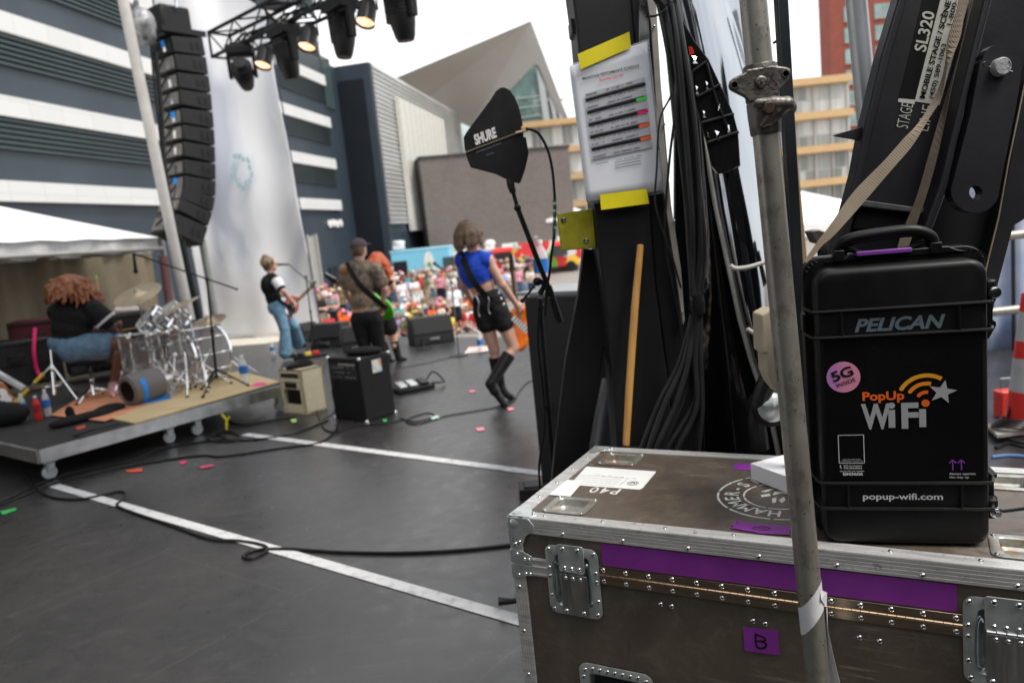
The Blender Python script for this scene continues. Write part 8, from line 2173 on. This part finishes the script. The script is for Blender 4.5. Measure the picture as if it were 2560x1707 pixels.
o = MB(); o.tube([PY(2132, -90, 3.6), PY(2180, 420, 3.6)], .046, 24); tag(o.obj('round_post', M('dull galvanised', (.36, .37, .38), .38, .8, .1, 3)), 'thick round galvanised post rising left of the black stage arm', 'pole')
# cluttered bits under the arm
e = empty('pipe_clamp', loc=PY(2070, 640, 2.6), label='dark grey steel pipe clamp between the scaffold pole and the black plastic case', cat='clamp')
m = MB(); m.slab([PY(x, y, 2.6) for x, y in ((2027, 578), (2048, 573), (2070, 582), (2098, 590), (2100, 622), (2075, 632), (2060, 612), (2040, 606))], (0, .06, 0)); m.obj('jaw', m_cst, e, world=True, bevel=.004)
m = MB(); m.slab([PY(x, y, 2.65) for x, y in ((2060, 600), (2110, 596), (2112, 690), (2072, 690))], (0, .08, 0)); m.obj('body', m_mast, e, world=True, bevel=.006)

# ================================================================== BLACK STAGE ARM
def a5(X, Y): return (1900 + X / 2.45, Y / 2.45)
yA = 1.98
m_arm = M('arm black paint', (.016, .016, .019), .44, 0, .22, 2.5, bump=.1, bs=70, spec=.4, rv=.1)
arm = empty('lifting_arm', loc=PY(2150, 760, yA), label='huge black steel stage lifting arm leaning to the right behind the plastic case', cat='arm')
def apoly(pts, yy, th, mat, name, par, bevel=.003, raw=False): return fpoly([(p if raw else a5(*p)) for p in pts], yy, th, mat, name, par, bevel=bevel)
apoly([(885, -150), (1420, -150), (1385, 0), (1110, 1150), (1010, 1395), (940, 1750), (430, 1750), (470, 1560), (520, 1400), (600, 1060), (655, 790), (760, 350), (850, 0)], yA, .02, m_arm, 'web', arm)
apoly([(885, -150), (930, -150), (890, 60), (805, 350), (700, 790), (640, 1060), (560, 1400), (520, 1560), (480, 1750), (430, 1750), (455, 1568), (500, 1400), (590, 1060), (640, 790), (745, 350), (850, 0)], yA - .05, .05, m_arm, 'left_flange', arm, .006)
apoly([(1410, -150), (1470, -150), (1420, 0), (1290, 520), (1150, 1150), (1060, 1390), (1010, 1600), (960, 1600), (1010, 1390), (1105, 1130), (1225, 620), (1375, 0)], yA - .07, .07, m_arm, 'right_flange', arm, .006)
apoly([(630, 1225), (1020, 1280), (1005, 1308), (612, 1262)], yA - .035, .035, M('scuffed edge', (.11, .11, .115), .5, .4, .3, 20), 'stiffener', arm, .002)
apoly([(612, 1270), (1000, 1328), (990, 1400), (575, 1400)], yA - .01, .01, m_blackm, 'pocket', arm, .001)
apoly([(453, 832), (470, 822), (646, 772), (628, 862)], yA - .03, .012, m_arm, 'fin', arm, .001)
# rounded link plate with a through hole
hole = [(1318 + 46 * math.cos(rad(a)), 1183 + 46 * math.sin(rad(a))) for a in range(90, 451, 20)]
outl = [(1318 + 148 * math.cos(rad(a)), 1165 + 140 * math.sin(rad(a))) for a in range(90, 181, 15)] + [(1290, 700), (1350, 380)] + [(1480 + 118 * math.cos(rad(a)), 385 + 118 * math.sin(rad(a))) for a in range(190, 351, 16)] + [(1600, 470), (1560, 700), (1466, 1165)] + [(1318 + 148 * math.cos(rad(a)), 1165 + 140 * math.sin(rad(a))) for a in range(15, 76, 15)]
def holed(outl, hole, yy, th, nm):
    poly = outl + [outl[0]] + hole; pts = [PY(*a5(*p), yy) for p in poly]; n_ = len(pts); th_ = V((0, th, 0)); k_ = len(outl); m = MB()
    m.add(pts + [p + th_ for p in pts], [tuple(range(n_)), tuple(range(2 * n_ - 1, n_ - 1, -1))] + [(i, (i + 1) % n_, n_ + (i + 1) % n_, n_ + i) for i in range(n_) if i not in (k_, n_ - 1)])
    return m.obj(nm, m_arm, arm, world=True, smooth=False)
iw = [(1760, 420), (1640, 950), (1530, 1420), (1440, 1750), (960, 1750), (1060, 1390), (1150, 1150), (1290, 520), (1420, 0), (1470, -150), (1760, -150)]
holed(iw[::-1], [(1325 + 44 * math.cos(rad(a)), 1178 + 44 * math.sin(rad(a))) for a in range(-40, 321, 24)], yA + .04, .03, 'inner_web')
lk = holed(outl, hole[::-1], yA - .075, .03, 'link_plate')
# + [p + th_ for p in pts], [tuple(range(n_)), tuple(range(2 * n_ - 1, n_ - 1, -1))] + [(i, (i + 1) % n_, n_ + (i + 1) % n_, n_ + i) for i in range(n_) if i not in (k_, n_ - 1)])
m = MB(); T = frame_mat(PY(*a5(1460, 416), yA - .074), (1, 0, 0), z=(0, -1, 0)); m.lathe([(0, .020), (.019, .020), (.0215, .017), (.022, 0)], T, 26); pn_ = m.obj('pin', M('grey forged pin', (.34, .35, .35), .6, .3, .25, 60, bump=.6, bs=120), lk, world=True)
m = MB(); ctr = a5(1460, 416)
m.tube(spline([PY(*a5(1412, 408), yA - .096), PY(*a5(1390, 412), yA - .097), PY(*a5(1368, 402), yA - .097), PY(*a5(1366, 388), yA - .097), PY(*a5(1380, 380), yA - .097), PY(*a5(1395, 396), yA - .097), PY(*a5(1410, 402), yA - .096)]), .0015, 6)
m.tube(spline([PY(*a5(1508, 418), yA - .092), PY(*a5(1528, 410), yA - .094), PY(*a5(1532, 392), yA - .094), PY(*a5(1522, 374), yA - .094)]), .0015, 6); m.tube([PY(*a5(1506, 428), yA - .092), PY(*a5(1546, 441), yA - .094)], .0015, 6); m.obj('split_pin', m_steel, pn_, world=True)
# outer leg at the far right
apoly([(2562, 200), (2640, 60), (2640, 500), (2535, 565), (2497, 708), (2480, 800), (2440, 800), (2473, 640), (2496, 545), (2520, 440)], yA + .0, .05, m_arm, 'outer_leg', arm, .004, raw=True)
m = MB(); m.tube([PY(2566, 190, yA - .006), PY(2522, 400, yA - .006), PY(2496, 545, yA - .006), PY(2470, 650, yA - .006), PY(2455, 720, yA - .006)], .0022, 6); m.obj('edge_highlight', M('brassy edge highlight', (.40, .33, .22), .5, .5), arm, world=True)  # brassy strip paints the highlight along the edge of the leg
# decals
m_dw = M('decal off-white', (.50, .50, .44), .5, 0, .12, 12); m_dk = M('decal black', (.010, .010, .011), .35)
yD = yA - .0015
dcl = apoly([(1012, -60), (1120, -60), (1105, 0), (950, 612), (852, 602)], yD, .001, m_dk, 'name_decal', arm, 0)
apoly([(1120, -60), (1300, -60), (1100, 645), (948, 622), (948, 640), (845, 625), (850, 604), (950, 612), (1105, 0)], yD, .001, m_dw, 'phone_decal', arm, 0)
def dtext(s_, p0, p1, hpx, mat, name='lettering', bold=.02, par=None):
    a, b = PY(*a5(*p0), yD - .001), PY(*a5(*p1), yD - .001); h_ = hpx / 2.45 * (yD / FOC) * 1.02
    T = frame_mat(a, b - a, z=(0, -1, 0)); text(s_, h_, T, name, mat, par or dcl, bold=bold, width=(b - a).length, world=True)
dtext('SL320', (1012, 322), (1070, 78), 70, m_dw, bold=.02)
dtext('MOBILE STAGE / SC\u00c8NE', (1008, 606), (1172, 8), 32, m_dk, bold=.03)
dtext('(450) 589-1063', (1060, 606), (1142, 272), 28, m_dk, bold=.012)
dtext('1-800-', (1172, 158), (1212, 0), 28, m_dk, bold=.012)
dtext('MONTREAL QC', (1106, 612), (1140, 470), 13, m_dk, bold=.0)
dtext('STAGE', (905, 790), (940, 642), 75, m_dw, bold=-.012)
dtext('LINE', (1030, 806), (1068, 656), 75, m_dw, bold=-.012)

# ================================================================== WEBBING STRAPS
t = NT('tan webbing'); sxz = t.n('ShaderNodeSeparateXYZ', Vector=t.tc.outputs['UV'])
wv = t.n('ShaderNodeTexWave', {'bands_direction': 'DIAGONAL'}, Vector=t.vec((1, 1, 1)), Scale=60.0, Distortion=.2)
n1 = t.noise(6, t.vec(), 3)
t.out(base=t.mix(t.math('MULTIPLY', wv, .6), t.ramp(n1, [(.3, (.21, .165, .115)), (.7, (.30, .245, .18))]), (.12, .09, .06)), rough=.75, normal=t.bump(wv, .4, .001)); m_web = t.mat
def webbing(rows, mat, label):
    vs = []; 
    for (xa_, ya_, xb_, yb_, da, db) in rows: vs += [PY(*a5(xa_, ya_), da), PY(*a5(xb_, yb_), db)]
    n_ = len(rows); L_ = spline(vs[0::2], 6); R__ = spline(vs[1::2], 6); m = MB(); k_ = len(L_)
    m.add(L_ + R__, [(i, i + 1, k_ + i + 1, k_ + i) for i in range(k_ - 1)]); o = m.obj('strap', mat, solid=.0016, smooth=False); return tag(o, label, 'strap')
webbing([(1235, -120, 1330, -120, 1.84, 1.86), (1205, 60, 1262, 30, 1.84, 1.86), (1150, 240, 1225, 230, 1.84, 1.85), (1130, 420, 1148, 425, 1.85, 1.83), (1085, 560, 1112, 600, 1.85, 1.83), (985, 735, 1040, 720, 1.84, 1.83), (880, 850, 935, 890, 1.82, 1.82), (760, 985, 815, 1030, 1.80, 1.80), (620, 1125, 690, 1175, 1.78, 1.78), (535, 1225, 590, 1290, 1.76, 1.76), (430, 1380, 455, 1440, 1.72, 1.72), (360, 1470, 375, 1510, 1.70, 1.70), (270, 1600, 290, 1620, 1.68, 1.68)], m_web, 'wide tan webbing strap twisting across the decal and down toward the scaffold pole')
webbing([(1290, -120, 1345, -120, 1.90, 1.90), (1255, 200, 1290, 60, 1.88, 1.88), (1150, 560, 1178, 520, 1.88, 1.87), (1100, 720, 1135, 740, 1.88, 1.87), (1030, 960, 1080, 985, 1.87, 1.87), (960, 1200, 1015, 1210, 1.87, 1.87), (880, 1400, 945, 1410, 1.87, 1.87), (840, 1520, 905, 1530, 1.86, 1.86), (825, 1640, 880, 1640, 1.86, 1.86)], M('dark brown webbing', (.085, .065, .045), .8, 0, .2, 20, bump=.4, bs=500), 'darker brown webbing strap hanging down behind the handle of the plastic case')

# ================================================================== RIGHT EDGE
cn = empty('traffic_cone', loc=G(2570, 1090), label='red and white striped traffic cone at the right edge of the picture', cat='traffic cone')
hc = PY(2553, 735, cn.location.y).z
m_cr = M('cone red', (.70, .03, .02), .5); m_cw = M('reflective grey white', (.45, .45, .47), .5)
m = MB(); bands = [(0.04, .13), (.62, .065), (.80, .052), (1.0, .036)]
def coneband(z0, z1, mat, nm): 
    r = lambda z: .135 - .10 * z
    m = MB(); m.lathe([(r(z0), hc * z0), (r(z1), hc * z1)], None, 28, cap=False); m.obj(nm, mat, cn)
coneband(.04, .33, m_cr, 'red_band'); coneband(.33, .56, m_cw, 'white_band'); coneband(.56, .68, m_cr, 'red_band'); coneband(.68, .88, m_cw, 'white_band'); coneband(.88, 1.0, m_cr, 'red_band')
m = MB(); m.prism(rrect(.38, .38, .04), .035); m.obj('base', m_blackp, cn, bevel=.005)
e = empty('cable_reel', loc=G(2535, 1095), label='low pale tray of cables on the floor before the traffic cone', cat='cables')
m = MB(); m.slab([V((-.16, -.08, .04)), V((.16, -.1, .06)), V((.2, .1, .08)), V((-.1, .12, .05))], (0, 0, .02)); m.obj('tray', m_concrete, e)
m = MB()
for k_ in range(4): m.tube([V((.13 * math.cos(i * .5) + .02 * k_, .10 * math.sin(i * .5), .09 + .012 * k_ + .01 * math.sin(i))) for i in range(13)], .008, 6)
m.tube(spline([(-.05, 0, .1), (.02, .02, .25), (.1, .0, .2), (.16, -.04, .08)]), .008, 6); m.obj('coil', m_rubber, e)
e = empty('red_container', loc=G(2520, 1040, .0), label='small translucent red container beside the traffic cone', cat='container')
m = MB(); m.prism(rrect(.16, .10, .02), .19); m.obj('body', M('red translucent plastic', (.75, .06, .05), .3), e, bevel=.01)
m = MB(); m.tube([(-.05, 0, .19), (-.05, 0, .27), (.05, 0, .27), (.05, 0, .19)], .006, 6); m.obj('wire_handle', m_steel, e)
ra = PY(2480, 600, 6.0); rb_ = PY(2760, 560, 6.0)
e = empty('guard_rail', loc=(ra.x, 6.0, 0), label='galvanised guard rail with two bars behind the traffic cone', cat='railing')
for y0_, y1_ in ((597, 570), (783, 756)):
    m = MB(); m.tube([PY(2380, y0_ + 8, 6.0), PY(2760, y1_ - 6, 6.0)], .035, 14); m.obj('rail', m_galv, e, world=True)
for px in (2440, 2700):
    m = MB(); q = PY(px, 600, 6.0); m.tube([V((q.x, 6.05, 0)), V((q.x, 6.05, q.z + .06))], .03, 12); m.obj('post', m_galv, e, world=True)
t = NT('hazy mesh screen'); n1 = t.noise(1.2, t.vec(), 4, .6, .5)
t.out(base=t.ramp(n1, [(.35, (.16, .22, .38)), (.5, (.36, .40, .52)), (.65, (.55, .57, .64))]), rough=.5); m_scr = t.mat
m = MB(); a_, b_ = PY(2400, 380, 7.2), PY(2800, 330, 7.2); zlo_ = PY(2540, 880, 7.2).z
m.grid(lambda u, w_: V((a_.x + (b_.x - a_.x) * u, 7.2 + .04 * math.sin(u * 30), zlo_ + (a_.z - zlo_) * w_)), 40, 6); tag(m.obj('screen_sheet', m_scr, loc=V((a_.x, 7.2, zlo_)), solid=.004), 'pale blue-grey printed mesh screen hanging behind the guard rail', 'screen')
m = MB(); m.bar(PY(2400, 895, 7.1), PY(2800, 855, 7.1), .03, .05); m.bar(PY(2532, 560, 7.1), PY(2536, 1000, 7.1), .02, .03); tag(m.obj('frame_bars', m_blackm), 'black lower frame bar of the mesh screen at the right edge', 'frame')
cable([(2490, 1120), (2520, 1108), (2560, 1116), (2600, 1110)], 'black cable on the floor right of the plastic case', .012)
cable([(2480, 1142), (2530, 1138), (2600, 1146)], 'blue and white cable on the floor at the right edge', .010, mat=M('blue white cable', (.12, .22, .45), .5))

# small fixings belong to the surface of the part they sit on
def absorb(o, tgt):
    import bmesh
    bm = bmesh.new(); bm.from_mesh(tgt.data); n0 = len(bm.faces); bm.from_mesh(o.data); bm.faces.ensure_lookup_table()
    base_i = len(tgt.data.materials)
    for m_ in o.data.materials: tgt.data.materials.append(m_)
    for f in list(bm.faces)[n0:]: f.material_index += base_i
    bm.to_mesh(tgt.data); bm.free(); bpy.data.objects.remove(o)
FIX = ('rivets', 'panel_rivets', 'lugs', 'knobs', 'strip_screw', 'closing_rail')
for o in [o for o in bpy.data.objects if o.name.split('.')[0] in FIX]:
    b_ = o.name.split('.')[0]; tgt = o.parent
    if tgt.type != 'MESH':
        want = {'panel_rivets': 'panel', 'closing_rail': 'edge_extrusion', 'lugs': 'shell', 'strip_screw': 'cover_strip'}.get(b_)
        tgt = next((c for c in kids(o.parent) if c.name.split('.')[0] == want), None)
    if tgt is not None: absorb(o, tgt)
